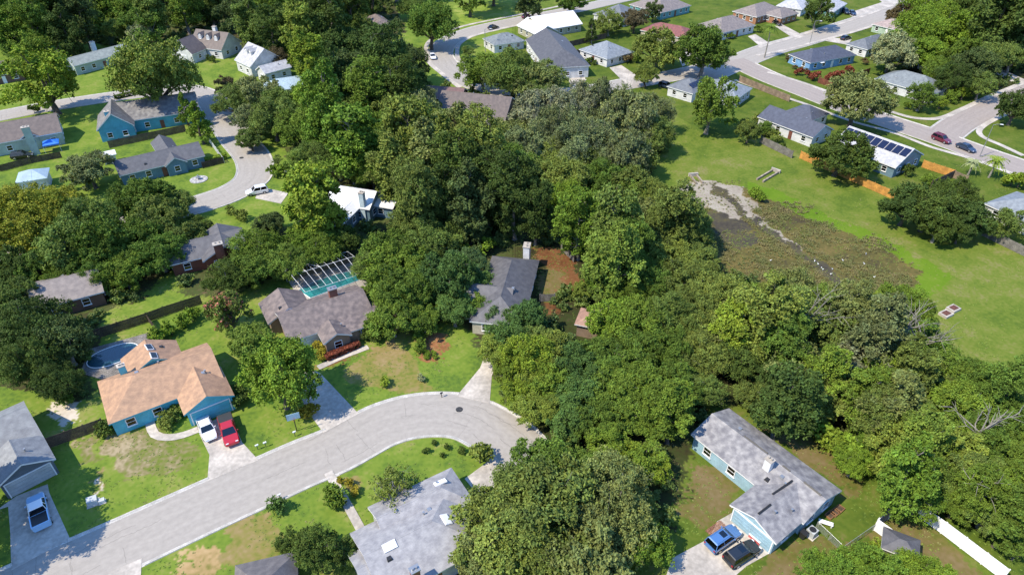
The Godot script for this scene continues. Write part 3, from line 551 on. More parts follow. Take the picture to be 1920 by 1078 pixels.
	[10.88,-120.98,0.646,"oak","bright",107],
	[16.34,-113.96,0.702,"oak","bright",107],
	[12.13,-105.08,0.952,"tall","bright",108],
	[15.43,-95.01,0.891,"tall","bright",108],
	[17.4,-98.99,1.04,"tall","mid",109],
	[24.63,-114.55,0.649,"oak","olive",110],
	[27.67,-107.79,0.729,"oak","olive",110],
	[32.55,-106.87,0.566,"oak","olive",111],
	[29.84,-106.73,1.006,"tall","olive",112],
	[28.53,-120.46,0.615,"oak","olive",113],
	[27.88,-98.14,0.635,"oak","olive",110],
	[33.32,-101.08,0.469,"oak","olive",114],
	[17.22,-91.04,0.906,"tall","bright",115],
	[22.54,-93.52,0.615,"oak","mid",116],
	[23.84,-123.26,0.566,"oak","bright",117],
	[28.51,-92.04,0.609,"oak","olive",118],
	[15.18,-93.92,0.397,"oak","bright",119],
	[11.5,-92.58,0.395,"round","yellowgreen",120],
	[16.01,-91.78,0.416,"oak","mid",116],
	[34.87,-113.38,0.423,"oak","olive",113],
	[24.86,-91.89,0.488,"oak","mid",116],
	[20.67,-96.72,0.86,"tall","mid",109],
	[32.3,-93.37,0.493,"oak","olive",114],
	[25.83,-102.94,0.526,"oak","olive",110],
	[19.14,-89.02,0.479,"oak","mid",116],
	[-2.36,-75.78,0.433,"oak","yellowgreen",121],
	[2.47,-73.69,0.53,"oak","yellowgreen",121],
	[5.44,-74.43,0.492,"oak","olive",122],
	[11.51,-74.43,0.492,"oak","mid",123],
	[15.63,-82.15,0.611,"oak","bright",124],
	[19.72,-80.9,0.605,"oak","mid",123],
	[24.02,-82.15,0.611,"oak","mid",123],
	[28.8,-85.09,0.579,"oak","olive",125],
	[32.88,-87.97,0.568,"oak","olive",126],
	[9.28,-71.94,0.523,"oak","bluegreen",127],
	[13.2,-73.03,0.528,"oak","mid",123],
	[17.81,-74.14,0.532,"oak","mid",123],
	[22.66,-75.26,0.537,"oak","mid",123],
	[27.56,-75.41,0.517,"oak","olive",125],
	[30.4,-80.73,0.494,"oak","olive",126],
	[5.37,-69.17,0.451,"oak","yellowgreen",121],
	[0.89,-67.63,0.365,"oak","yellowgreen",128],
	[2.87,-64.48,0.356,"oak","yellowgreen",128],
	[9.54,-65.78,0.497,"oak","bluegreen",127],
	[13.8,-66.52,0.539,"oak","mid",129],
	[18.37,-67.77,0.505,"oak","mid",130],
	[22.98,-68.78,0.51,"oak","mid",130],
	[25.62,-68.27,0.428,"oak","mid",130],
	[20.58,-61.23,0.684,"tall","mid",131],
	[11.25,-62.34,0.425,"oak","mid",129],
	[7.2,-62.56,0.388,"oak","bluegreen",132],
	[15.59,-63.27,0.429,"oak","mid",129],
	[19.75,-62.56,0.388,"oak","mid",133],
	[3.01,-69.9,0.372,"oak","yellowgreen",128],
	[7.76,-73.96,0.427,"oak","olive",125],
	[15.12,-70.69,0.416,"oak","mid",123],
	[19.63,-65.84,0.36,"oak","mid",133],
	[25.49,-73.13,0.382,"oak","olive",134],
	[16.91,-78.61,0.443,"oak","mid",123],
	[0.0,-72.18,0.359,"oak","yellowgreen",128],
	[3.23,-78.93,0.4,"oak","olive",125],
	[27.08,-81.06,0.451,"oak","olive",125],
	[5.77,-64.87,0.357,"oak","yellowgreen",128],
	[12.22,-58.44,0.597,"round","yellowgreen",135],
	[16.02,-56.85,0.653,"round","yellowgreen",136],
	[17.91,-55.56,0.454,"round","yellowgreen",136],
	[14.0,-56.37,0.554,"round","yellowgreen",135],
	[4.67,-45.83,0.946,"oak","olive",137],
	[-1.44,-43.48,0.758,"oak","olive",137],
	[11.36,-47.13,0.724,"oak","olive",138],
	[8.05,-40.82,0.824,"oak","olive",137],
	[13.82,-43.93,0.467,"oak","bright",139],
	[3.35,-53.45,0.531,"oak","mid",140],
	[-3.39,-41.08,0.544,"oak","olive",137],
	[0.31,-49.69,0.578,"oak","olive",137],
	[8.14,-53.49,0.462,"oak","mid",140],
	[14.87,-48.89,0.375,"oak","olive",141],
	[2.23,-40.74,0.691,"oak","olive",137],
	[33.25,-83.01,0.503,"oak","olive",142],
	[38.26,-88.37,0.488,"oak","bright",143],
	[36.81,-76.71,1.077,"tall","olive",144],
	[45.71,-90.42,0.856,"round","olive",145],
	[36.62,-77.27,0.588,"oak","yellowgreen",146],
	[32.58,-73.45,0.467,"oak","dark",147],
	[38.96,-74.18,0.746,"tall","mid",148],
	[45.39,-80.64,1.165,"round","olive",145],
	[49.99,-89.33,0.409,"oak","bright",143],
	[47.71,-77.27,0.588,"oak","olive",142],
	[50.32,-80.34,0.838,"tall","olive",144],
	[57.24,-84.3,0.739,"round","yellowgreen",149],
	[62.28,-86.7,0.551,"oak","mid",150],
	[64.52,-84.94,0.396,"oak","mid",151],
	[51.16,-72.09,0.955,"tall","mossy",152],
	[58.39,-76.73,0.962,"round","bright",153],
	[63.33,-77.49,0.396,"oak","olive",154],
	[48.42,-71.32,0.612,"oak","mossy",155],
	[42.43,-67.35,0.771,"tall","yellowgreen",156],
	[40.26,-69.81,0.981,"round","olive",157],
	[37.31,-71.27,0.459,"oak","dark",158],
	[33.37,-67.63,0.365,"oak","olive",159],
	[34.74,-61.77,0.844,"tall","dark",160],
	[41.03,-64.88,0.701,"round","olive",161],
	[45.5,-65.55,0.535,"oak","olive",162],
	[51.73,-69.82,0.514,"oak","yellowgreen",163],
	[53.63,-67.92,0.709,"tall","olive",164],
	[61.66,-70.76,0.917,"round","mid",165],
	[59.62,-68.9,0.46,"oak","olive",162],
	[64.19,-69.1,0.461,"oak","mid",166],
	[48.42,-60.27,0.802,"tall","olive",164],
	[55.12,-62.93,0.706,"round","olive",161],
	[59.37,-63.36,0.572,"oak","yellowgreen",163],
	[64.87,-66.21,0.43,"oak","mid",166],
	[64.91,-63.81,0.716,"tall","mid",167],
	[66.21,-61.68,0.782,"round","mid",168],
	[46.44,-60.06,0.342,"oak","bright",169],
	[47.79,-56.37,0.537,"oak","yellowgreen",163],
	[49.49,-56.07,0.668,"tall","bright",170],
	[54.51,-56.86,0.875,"round","yellowgreen",171],
	[59.74,-58.48,0.466,"oak","mid",172],
	[62.63,-57.23,0.379,"oak","mid",173],
	[44.93,-49.92,0.755,"tall","bright",174],
	[51.03,-53.36,0.709,"round","mid",175],
	[54.54,-52.63,0.475,"oak","olive",176],
	[58.14,-52.03,0.438,"oak","mid",172],
	[59.83,-51.67,0.496,"tall","mid",177],
	[47.61,-50.05,0.641,"round","bright",178],
	[52.15,-49.84,0.328,"oak","mid",173],
	[54.84,-48.38,0.423,"oak","mid",172],
	[55.27,-45.82,0.617,"tall","mid",177],
	[56.39,-44.24,0.434,"round","mid",175],
	[42.56,-55.85,0.32,"oak","bright",169],
	[41.67,-60.03,0.22,"oak","yellowgreen",179],
	[45.96,-60.41,0.695,"tall","olive",180],
	[45.62,-85.45,0.826,"round","mid",181],
	[46.17,-76.78,0.361,"oak","olive",182],
	[51.97,-78.06,0.517,"oak","bright",143],
	[56.23,-78.71,0.682,"tall","olive",183],
	[37.48,-75.3,0.821,"round","olive",145],
	[46.47,-69.64,0.412,"oak","dark",158],
	[56.2,-67.84,0.366,"oak","olive",184],
	[47.05,-63.48,0.778,"tall","mid",167],
	[60.5,-61.35,0.68,"round","mid",185],
	[57.32,-61.67,0.413,"oak","bright",186],
	[64.48,-61.83,0.385,"oak","mid",187],
	[47.79,-60.23,0.49,"tall","bright",170],
	[51.78,-56.61,0.763,"round","yellowgreen",171],
	[57.48,-56.61,0.368,"oak","mid",173],
	[51.62,-51.72,0.377,"oak","mid",173],
	[53.52,-49.0,0.582,"tall","mid",177],
	[58.53,-50.34,0.508,"round","mid",175],
	[65.7,-58.55,0.484,"oak","mid",172],
	[63.54,-53.38,0.357,"oak","mid",173],
	[32.44,-76.3,0.794,"tall","yellowgreen",188],
	[30.99,-77.11,0.699,"round","olive",189],
	[33.15,-40.12,0.448,"oak","bright",190],
	[38.46,-40.59,0.42,"oak","bright",190],
	[42.27,-40.58,0.359,"oak","bright",191],
	[37.01,-41.97,0.286,"oak","bright",191],
	[44.99,-40.69,0.313,"oak","bright",191],
	[-72.0,-79.59,0.772,"oak","dark",192],
	[-66.06,-76.49,0.564,"oak","dark",192],
	[-69.09,-71.88,0.564,"oak","dark",192],
	[-63.92,-69.3,0.431,"oak","dark",192],
	[-81.42,-88.44,0.547,"oak","dark",193],
	[-31.58,-67.63,0.779,"oak","bright",194],
	[-39.3,-78.29,0.485,"oak","bright",195],
	[-44.19,-84.07,0.818,"flower","flower",196],
	[-13.63,-50.68,0.894,"sparse","olive",197],
	[-21.42,-43.4,0.683,"round","dark",198],
	[-24.84,-45.06,0.38,"round","dark",198],
	[-18.82,-43.59,0.431,"round","dark",198],
	[-93.37,-113.86,0.893,"oak","yellow",199],
	[-89.54,-117.85,0.69,"oak","yellow",199],
	[-89.3,-105.48,0.666,"oak","yellow",200],
	[-86.71,-110.99,0.499,"oak","yellow",200],
	[-90.89,-133.24,0.692,"oak","mossy",201],
	[-79.01,-109.07,0.788,"oak","mid",202],
	[-78.47,-100.76,0.747,"oak","mid",202],
	[-71.43,-101.84,0.777,"oak","mid",202],
	[-74.66,-118.47,0.636,"oak","mid",203],
	[-71.56,-120.01,0.728,"oak","mid",203],
	[-65.79,-110.53,0.687,"oak","olive",204],
	[-67.28,-120.71,0.442,"oak","olive",204],
	[-66.53,-104.78,0.663,"oak","mid",203],
	[-66.25,-95.68,0.551,"oak","mid",202],
	[-62.43,-101.35,0.546,"oak","mid",203],
	[-71.03,-95.32,0.451,"oak","mid",202],
	[-59.47,-111.21,0.643,"round","dark",205],
	[-78.24,-97.01,0.406,"oak","mid",202],
	[-86.87,-98.23,0.485,"oak","dark",206],
	[-60.31,-106.68,0.512,"oak","olive",204],
	[-74.23,-98.32,0.51,"oak","mid",202],
	[-77.12,-94.44,0.374,"oak","mid",207],
	[-83.72,-98.46,0.46,"oak","mid",202],
	[49.06,-162.52,1.483,"round","mid",208],
	[57.12,-205.23,1.091,"oak","mid",209],
	[44.67,-213.61,0.994,"oak","olive",210],
	[38.92,-196.16,0.831,"round","olive",211],
	[33.92,-247.69,1.139,"round","olive",212],
	[52.48,-265.26,0.871,"round","dark",213],
	[43.54,-251.55,0.625,"oak","brownish",214],
	[110.02,-256.06,1.31,"round","dark",215],
	[57.79,-156.86,0.698,"round","olive",216],
	[63.67,-161.34,0.456,"round","mid",217],
	[22.49,-275.98,0.731,"oak","mid",218],
	[27.28,-238.4,0.729,"cone","dark",219],
	[87.35,-167.24,1.038,"oak","mossy",220],
	[114.37,-207.6,0.928,"oak","pale",221],
	[109.9,-177.75,0.872,"round","mid",222],
	[116.57,-179.44,0.46,"round","yellowgreen",223],
	[122.06,-184.15,0.469,"round","yellowgreen",223],
	[126.31,-186.12,0.581,"round","yellowgreen",223],
	[131.64,-227.34,1.045,"oak","bright",224],
	[144.4,-236.89,1.226,"oak","bright",225],
	[146.24,-222.96,1.029,"oak","bright",226],
	[133.0,-203.7,0.871,"oak","mid",227],
	[126.31,-209.29,0.846,"oak","bright",228],
	[162.78,-242.07,0.903,"oak","dark",229],
	[123.71,-220.21,0.79,"oak","bright",230],
	[148.26,-215.57,1.923,"tall","dark",231],
	[154.07,-214.86,1.548,"tall","dark",232],
	[131.87,-193.22,0.917,"oak","dark",233],
	[123.96,-196.86,0.68,"oak","mid",234],
	[124.09,-188.55,0.738,"oak","dark",233],
	[143.38,-204.51,0.831,"oak","olive",235],
	[152.6,-209.17,0.802,"oak","mid",227],
	[130.33,-185.94,0.939,"round","mid",236],
	[148.5,-255.22,1.047,"oak","bright",225],
	[162.06,-259.32,1.061,"oak","dark",237],
	[141.28,-258.31,0.639,"oak","brownish",238],
	[128.84,-168.05,0.638,"oak","dark",239],
	[72.7,-139.17,0.841,"oak","dark",240],
	[77.43,-117.44,0.689,"oak","dark",241],
	[80.42,-115.14,0.707,"oak","dark",242],
	[88.11,-119.81,0.67,"oak","dark",242],
	[86.2,-112.33,0.668,"oak","dark",242],
	[80.65,-111.09,0.527,"oak","dark",243],
	[84.95,-110.7,0.416,"oak","dark",242],
	[94.34,-111.31,0.789,"round","mid",244],
	[-59.8,-43.0,1.12,"tall","olive",245],
	[-64.5,-47.5,1.0,"tall","olive",245]]
const SHRUBS := [
	[88.02,-211.91,1.0,"brownish","low brown-green shrub beside the light blue wall",1.0],
	[89.0,-209.91,1.0,"brownish","low brown-green shrub beside the light blue wall",1.0],
	[90.3,-208.43,1.0,"brownish","low brown-green shrub beside the light blue wall",1.0],
	[87.5,-206.0,1.9,"redleaf","red-leaved shrub by the red-brown fence",1.0],
	[89.11,-204.08,1.9,"redleaf","red-leaved shrub by the red-brown fence",1.0],
	[90.69,-202.2,1.9,"redleaf","red-leaved shrub by the red-brown fence",1.0],
	[94.97,-201.27,1.9,"redleaf","red-leaved shrub by the red-brown fence",1.0],
	[99.1,-204.08,1.9,"redleaf","red-leaved shrub by the red-brown fence",1.0],
	[102.99,-206.96,1.9,"redleaf","red-leaved shrub by the red-brown fence",1.0],
	[-14.43,-80.4,1.3,"mid","leafy shrub at the edge of the red mulch bed",1.0],
	[-14.27,-81.93,1.3,"mid","leafy shrub at the edge of the red mulch bed",1.0],
	[-14.33,-79.4,1.3,"mid","leafy shrub at the edge of the red mulch bed",1.0],
	[-13.37,-78.9,0.55,"bright","small tufted plant in the red mulch bed",1.0],
	[-12.66,-78.41,0.55,"bright","small tufted plant in the red mulch bed",1.0],
	[-12.13,-78.78,0.55,"bright","small tufted plant in the red mulch bed",1.0],
	[-13.02,-77.93,0.55,"bright","small tufted plant in the red mulch bed",1.0],
	[-11.8,-77.93,0.55,"bright","small tufted plant in the red mulch bed",1.0],
	[-21.78,-81.67,1.5,"dark","dark spiky shrub at the porch corner",1.0],
	[-22.75,-82.44,1.5,"dark","dark spiky shrub at the porch corner",1.0],
	[-20.94,-82.7,1.5,"dark","dark spiky shrub at the porch corner",1.0],
	[-18.66,-72.14,1.0,"yellowgreen","pale tufted plant on the dry front lawn",1.0],
	[-13.16,-73.03,0.8,"pale","grey-green rosette plant on the dry front lawn",1.0],
	[-28.3,-65.45,1.5,"croton","yellow croton shrub under the round tree",1.0],
	[-27.9,-66.25,1.5,"croton","yellow croton shrub under the round tree",1.0],
	[-29.8,-79.4,1.2,"croton","yellow-green shrub at the brown roof corner",1.0],
	[-28.98,-77.93,1.2,"croton","yellow-green shrub at the brown roof corner",1.0],
	[-3.67,-58.75,1.7,"olive","olive shrub beside the short driveway",1.0],
	[-4.12,-57.88,1.7,"olive","olive shrub beside the short driveway",1.0],
	[-21.73,-51.77,1.6,"mid","green shrub beside the straight walkway",1.0],
	[-21.16,-51.23,1.6,"mid","green shrub beside the straight walkway",1.0],
	[-54.66,-62.94,1.3,"dark","dark spiky shrub at the aqua house corner",1.0],
	[-54.65,-63.51,1.3,"dark","dark spiky shrub at the aqua house corner",1.0],
	[-46.5,-64.09,1.2,"olive","loose garden shrub inside the curved walkway",1.0],
	[-46.16,-65.06,1.2,"olive","loose garden shrub inside the curved walkway",1.0],
	[-46.19,-66.25,1.2,"olive","loose garden shrub inside the curved walkway",1.0],
	[-47.18,-65.06,1.2,"olive","loose garden shrub inside the curved walkway",1.0],
	[-48.09,-66.55,1.2,"olive","loose garden shrub inside the curved walkway",1.0],
	[-38.49,-68.08,1.6,"dark","dark shrub beside the aqua garage",1.0],
	[-38.59,-69.33,1.6,"dark","dark shrub beside the aqua garage",1.0],
	[-39.41,-69.97,1.6,"dark","dark shrub beside the aqua garage",1.0],
	[-28.14,-50.32,1.5,"bluegreen","round netted shrub on the front lawn",1.0],
	[28.93,-56.85,1.3,"brownish","brown-leaved shrub below the pale blue wall",1.0],
	[28.28,-56.18,1.3,"brownish","brown-leaved shrub below the pale blue wall",1.0],
	[27.54,-57.53,1.3,"brownish","brown-leaved shrub below the pale blue wall",1.0],
	[26.93,-58.4,1.3,"brownish","brown-leaved shrub below the pale blue wall",1.0],
	[52.17,-128.57,1.4,"bright","bright green bush beside the pond inlet",1.0],
	[51.73,-130.23,1.4,"bright","bright green bush beside the pond inlet",1.0],
	[52.66,-127.17,1.4,"bright","bright green bush beside the pond inlet",1.0],
	[88.81,-139.02,1.6,"dark","dark bush behind the orange fence",1.0],
	[88.22,-140.35,1.6,"dark","dark bush behind the orange fence",1.0],
	[-101.5,-221.32,1.5,"dark","dark shrub before the dormer cottage",1.0],
	[-97.32,-220.24,1.5,"dark","dark shrub before the dormer cottage",1.0],
	[-95.23,-219.17,1.5,"dark","dark shrub before the dormer cottage",1.0],
	[75.36,-243.56,1.6,"mid","round shrub before the white garage",1.0],
	[76.62,-244.83,1.6,"mid","round shrub before the white garage",1.0],
	[25.16,-218.11,1.2,"dark","small dark shrub by the white wall",1.0],
	[26.03,-216.53,1.2,"dark","small dark shrub by the white wall",1.0],
	[36.55,-218.11,1.8,"brownish","brown-green shrub beside the garage door",1.0],
	[37.96,-219.7,1.8,"brownish","brown-green shrub beside the garage door",1.0],
	[35.78,-221.32,1.8,"brownish","brown-green shrub beside the garage door",1.0],
	[-128.57,-176.18,1.6,"dark","dark round shrub on the west street verge",1.0],
	[-95.74,-138.49,1.4,"croton","orange-tinged shrub beside the slate blue house",1.0],
	[-94.64,-135.15,1.4,"croton","orange-tinged shrub beside the slate blue house",1.0],
	[63.95,-155.63,1.4,"dark","dark bush against the weathered fence",1.0],
	[65.57,-152.56,1.4,"dark","dark bush against the weathered fence",1.0],
	[41.12,-44.81,1.2,"yellowgreen","yellow-green shrub beside the wire fence",1.0],
	[38.43,-44.14,1.2,"yellowgreen","yellow-green shrub beside the wire fence",1.0],
	[35.11,-64.86,2.2,"bright","fresh green undergrowth bush at the wood edge",1.0],
	[37.38,-66.25,2.2,"yellowgreen","light yellow-green undergrowth bush at the wood edge",1.0],
	[38.83,-65.06,2.2,"bright","fresh green undergrowth bush at the wood edge",1.0],
	[39.76,-63.51,2.2,"yellowgreen","light yellow-green undergrowth bush at the wood edge",1.0],
	[40.79,-62.38,2.2,"bright","fresh green undergrowth bush at the wood edge",1.0],
	[41.54,-60.53,2.2,"yellowgreen","light yellow-green undergrowth bush at the wood edge",1.0],
	[42.61,-58.75,2.2,"bright","fresh green undergrowth bush at the wood edge",1.0],
	[41.03,-65.06,2.2,"yellowgreen","light yellow-green undergrowth bush at the wood edge",1.0],
	[39.9,-66.05,2.2,"bright","fresh green undergrowth bush at the wood edge",1.0],
	[63.61,-168.89,1.8,"olive","loose olive bush along the weathered fence line",1.0],
	[64.12,-164.06,1.8,"olive","loose olive bush along the weathered fence line",1.0],
	[64.53,-160.09,1.8,"olive","loose olive bush along the weathered fence line",1.0],
	[65.0,-158.15,1.8,"olive","loose olive bush along the weathered fence line",1.0],
	[59.24,-166.1,1.8,"olive","loose olive bush along the weathered fence line",1.0],
	[109.59,-134.39,2.2,"yellowgreen","yellow-green bush beside the palm-side house roof",1.0],
	[110.4,-133.4,2.2,"yellowgreen","yellow-green bush beside the palm-side house roof",1.0],
	[91.56,-134.39,1.4,"mid","green bush in the orange-fenced yard",1.0],
	[93.24,-135.4,1.4,"mid","green bush in the orange-fenced yard",1.0],
	[91.74,-136.42,1.4,"mid","green bush in the orange-fenced yard",1.0],
	[115.15,-209.41,1.3,"mid","green bush on the corner lawn",1.0],
	[111.71,-204.56,1.3,"mid","green bush on the corner lawn",1.0],
	[122.35,-182.37,1.3,"mid","green bush on the corner lawn",1.0],
	[107.43,-178.84,1.3,"mid","green bush on the corner lawn",1.0],
	[109.79,-177.69,1.3,"mid","green bush on the corner lawn",1.0],
	[88.75,-219.17,1.5,"brownish","brown-green bush between the avenue houses",1.0],
	[111.76,-217.05,1.5,"brownish","brown-green bush between the avenue houses",1.0],
	[116.29,-221.32,1.5,"brownish","brown-green bush between the avenue houses",1.0],
	[120.33,-229.11,1.5,"brownish","brown-green bush between the avenue houses",1.0],
	[39.95,-218.11,1.6,"mid","green bush in the north estate gardens",1.0],
	[41.84,-213.95,1.6,"mid","green bush in the north estate gardens",1.0],
	[62.46,-239.81,1.6,"mid","green bush in the north estate gardens",1.0],
	[69.22,-237.36,1.6,"mid","green bush in the north estate gardens",1.0],
	[88.26,-252.7,1.6,"mid","green bush in the north estate gardens",1.0],
	[23.61,-216.01,1.6,"mid","green bush in the north estate gardens",1.0],
	[10.02,-237.36,1.7,"olive","olive bush along the cream house fence",1.0],
	[12.13,-239.81,1.7,"olive","olive bush along the cream house fence",1.0],
	[17.56,-238.58,1.7,"olive","olive bush along the cream house fence",1.0],
	[31.91,-246.11,1.7,"olive","olive bush along the cream house fence",1.0],
	[36.29,-251.36,1.7,"olive","olive bush along the cream house fence",1.0],
	[38.54,-254.05,1.7,"olive","olive bush along the cream house fence",1.0],
	[-51.6,-139.02,2.0,"bright","fresh green bush beside the west road corner",1.0],
	[-49.8,-139.02,2.0,"bright","fresh green bush beside the west road corner",1.0],
	[-47.87,-138.49,2.0,"bright","fresh green bush beside the west road corner",1.0],
	[-45.95,-137.97,2.0,"bright","fresh green bush beside the west road corner",1.0],
	[-53.4,-139.02,2.0,"bright","fresh green bush beside the west road corner",1.0],
	[-57.83,-121.78,1.4,"olive","olive bush behind the red brick house",1.0],
	[-55.77,-120.48,1.4,"olive","olive bush behind the red brick house",1.0],
	[-53.88,-119.63,1.4,"olive","olive bush behind the red brick house",1.0],
	[-63.15,-68.08,1.3,"mid","green bush under the dark oaks",1.0],
	[-64.74,-69.65,1.3,"mid","green bush under the dark oaks",1.0],
	[-55.39,-81.93,1.6,"bright","fresh green bush along the dark back fence",1.0],
	[-54.17,-83.49,1.6,"bright","fresh green bush along the dark back fence",1.0],
	[-53.05,-85.63,1.6,"bright","fresh green bush along the dark back fence",1.0],
	[-52.28,-87.01,1.6,"bright","fresh green bush along the dark back fence",1.0],
	[-9.93,-106.32,1.8,"bright","fresh green bush behind the charcoal roof",1.0],
	[-7.89,-105.24,1.8,"bright","fresh green bush behind the charcoal roof",1.0],
	[-5.48,-106.68,1.8,"bright","fresh green bush behind the charcoal roof",1.0],
	[-4.02,-108.14,1.8,"bright","fresh green bush behind the charcoal roof",1.0],
	[-10.23,-60.81,0.6,"dark","small dark plant on the curved road lawn",1.0],
	[-8.42,-60.17,0.6,"dark","small dark plant on the curved road lawn",1.0],
	[-6.42,-59.63,0.6,"dark","small dark plant on the curved road lawn",1.0],
	[-9.01,-58.75,0.6,"dark","small dark plant on the curved road lawn",1.0],
	[-11.17,-59.63,0.6,"dark","small dark plant on the curved road lawn",1.0],
	[-21.36,-54.77,0.7,"croton","straw-coloured plant beside the straight walkway",1.0],
	[-20.25,-54.21,0.7,"croton","straw-coloured plant beside the straight walkway",1.0],
	[-19.4,-53.17,0.7,"croton","straw-coloured plant beside the straight walkway",1.0]]
const HEDGES := [
	[[-73.89,-143.33,-70.76,-145.56,-67.41,-148.13],1.2,1.0,"yellowgreen","clipped yellow-green hedge beside the slate blue house"],
	[[-28.22,-77.45,-26.25,-78.9,-23.94,-80.65],1.0,0.9,"redleaf","low red and green hedge before the brown roofed house"],
	[[-111.72,-186.41,-107.97,-189.74,-103.74,-192.31],1.0,1.0,"dark","low dark hedge along the west street"]]
const FENCES := [
	[[67.91,-148.13,80.87,-128.1],1.9,"orange","new orange board fence along the field"],
	[[94.38,-143.33,98.84,-138.23],1.9,"orange","new orange board fence beside the grey-blue house"],
	[[98.84,-138.23,91.3,-133.15],1.9,"brown","brown board fence closing the grey-blue house yard"],
	[[98.82,-137.97,100.3,-135.4],1.8,"tan","tan weathered board fence below the palms"],
	[[91.62,-113.49,95.81,-105.42],1.9,"greyboard","grey plank fence at the field edge"],
	[[61.06,-156.88,66.03,-148.13],1.9,"greyboard","weathered grey fence behind the screened porch house"],
	[[67.76,-200.8,73.38,-191.02,77.31,-184.37],1.9,"tan","tan board fence along the crossing street"],
	[[90.97,-199.88,93.38,-195.37,109.59,-207.94],1.8,"redbrown","red-brown board fence round the red shrubs"],
	[[16.12,-232.59,32.89,-244.83],1.9,"brown","brown fence behind the cream house lawn"],
	[[19.42,-223.5,22.91,-227.97],1.8,"brown","short brown fence beside the white wall"],
	[[-97.65,-153.78,-83.0,-163.72],1.9,"brown","long brown fence between turquoise and slate blue houses"],
	[[-77.03,-160.74,-67.04,-145.56],1.5,"whitepicket","white picket fence along the side yard"],
	[[-67.04,-145.56,-70.98,-142.78],1.6,"darkboard","dark fence behind the clipped hedge"],
	[[-66.47,-81.93,-59.31,-86.73],1.9,"darkboard","dark fence behind the oval pool"],
	[[-59.31,-86.73,-57.22,-88.41,-52.4,-91.6],1.9,"darkboard","dark fence behind the bright back lawn"],
	[[-59.31,-86.73,-55.44,-82.44],1.7,"darkboard","dark fence closing the pool deck"],
	[[-60.87,-60.35,-55.37,-63.8],1.9,"brown","brown fence between slate grey and aqua houses"],
	[[9.27,-108.51,11.37,-104.18],1.6,"greyboard","leaning grey fence by the mulch yard"],
	[[4.7,-92.19,7.24,-92.34],1.6,"greyboard","short grey fence below the charcoal roof"],
	[[-116.5,-141.15,-111.73,-145.56,-106.43,-148.42],1.6,"darkboard","dark fence before the pale sage house"],
	[[48.39,-49.88,50.07,-47.56,53.82,-41.7],2.0,"vinyl","long white vinyl fence beside the woodland"],
	[[42.36,-47.99,43.54,-46.44],2.0,"vinyl","short white vinyl fence beside the dark shed"],
	[[37.47,-45.08,42.36,-47.99],1.2,"chain","silver wire fence round the side lawn"],
	[[37.47,-45.08,35.71,-48.27],1.2,"chain","silver wire fence beside the air conditioner"],
	[[42.54,-48.13,46.86,-50.7],2.0,"lattice","grey panel fence with white posts"]]
const VEHICLES := [
	[-41.17,-63.22,-0.976,"sedan","white","white sedan parked beside the red pickup"],
	[-38.09,-62.85,-1.06,"pickup_cover","red","red pickup with black bed cover before the aqua garage"],
	[-56.37,-50.03,2.221,"pickup","bluewhite","blue and white pickup truck with open dark bed"],
	[24.29,-46.44,0.577,"suv","blue","blue estate car with sunroof on the shared driveway"],
	[25.93,-44.54,0.523,"suv","black","black hatchback parked on the shared driveway"],
	[-54.85,-130.71,-2.694,"suv","white","white off-roader parked on the west road driveway"],
	[106.18,-157.83,-1.086,"suv","maroon","maroon people carrier parked by the crossing street"],
	[109.58,-152.86,-1.101,"sedan","navy","navy sedan parked behind the maroon car"],
	[-25.79,-222.95,-1.276,"sedan","white","white sedan driving on the north road bend"],
	[44.98,-195.37,-0.785,"suv","navy","dark blue car beside the solar panel house"],
	[18.25,-206.96,-1.161,"suv","black","black car outside the open carport"],
	[20.49,-206.48,-1.178,"sedan","navy","navy car standing beside the black car"],
	[5.51,-272.03,0.95,"sedan","maroon","dark red car beyond the white metal roof"],
	[57.44,-236.76,-1.513,"sedan","black","black car before the red roofed house"],
	[98.41,-262.42,-1.338,"sedan","black","black car at the orange brick garage"],
	[130.21,-278.24,-1.546,"suv","black","black car outside the pale teal house"],
	[132.07,-276.67,-1.551,"sedan","navy","navy car outside the pale teal house"],
	[116.49,-243.56,0.567,"sedan","black","dark car beside the slate hip roof"],
	[-115.62,-148.42,0.37,"suv","black","covered black car beside the pale sage house"],
	[-6.81,-256.79,0.805,"sedan","black","black car on the north road by the hip roof"]]
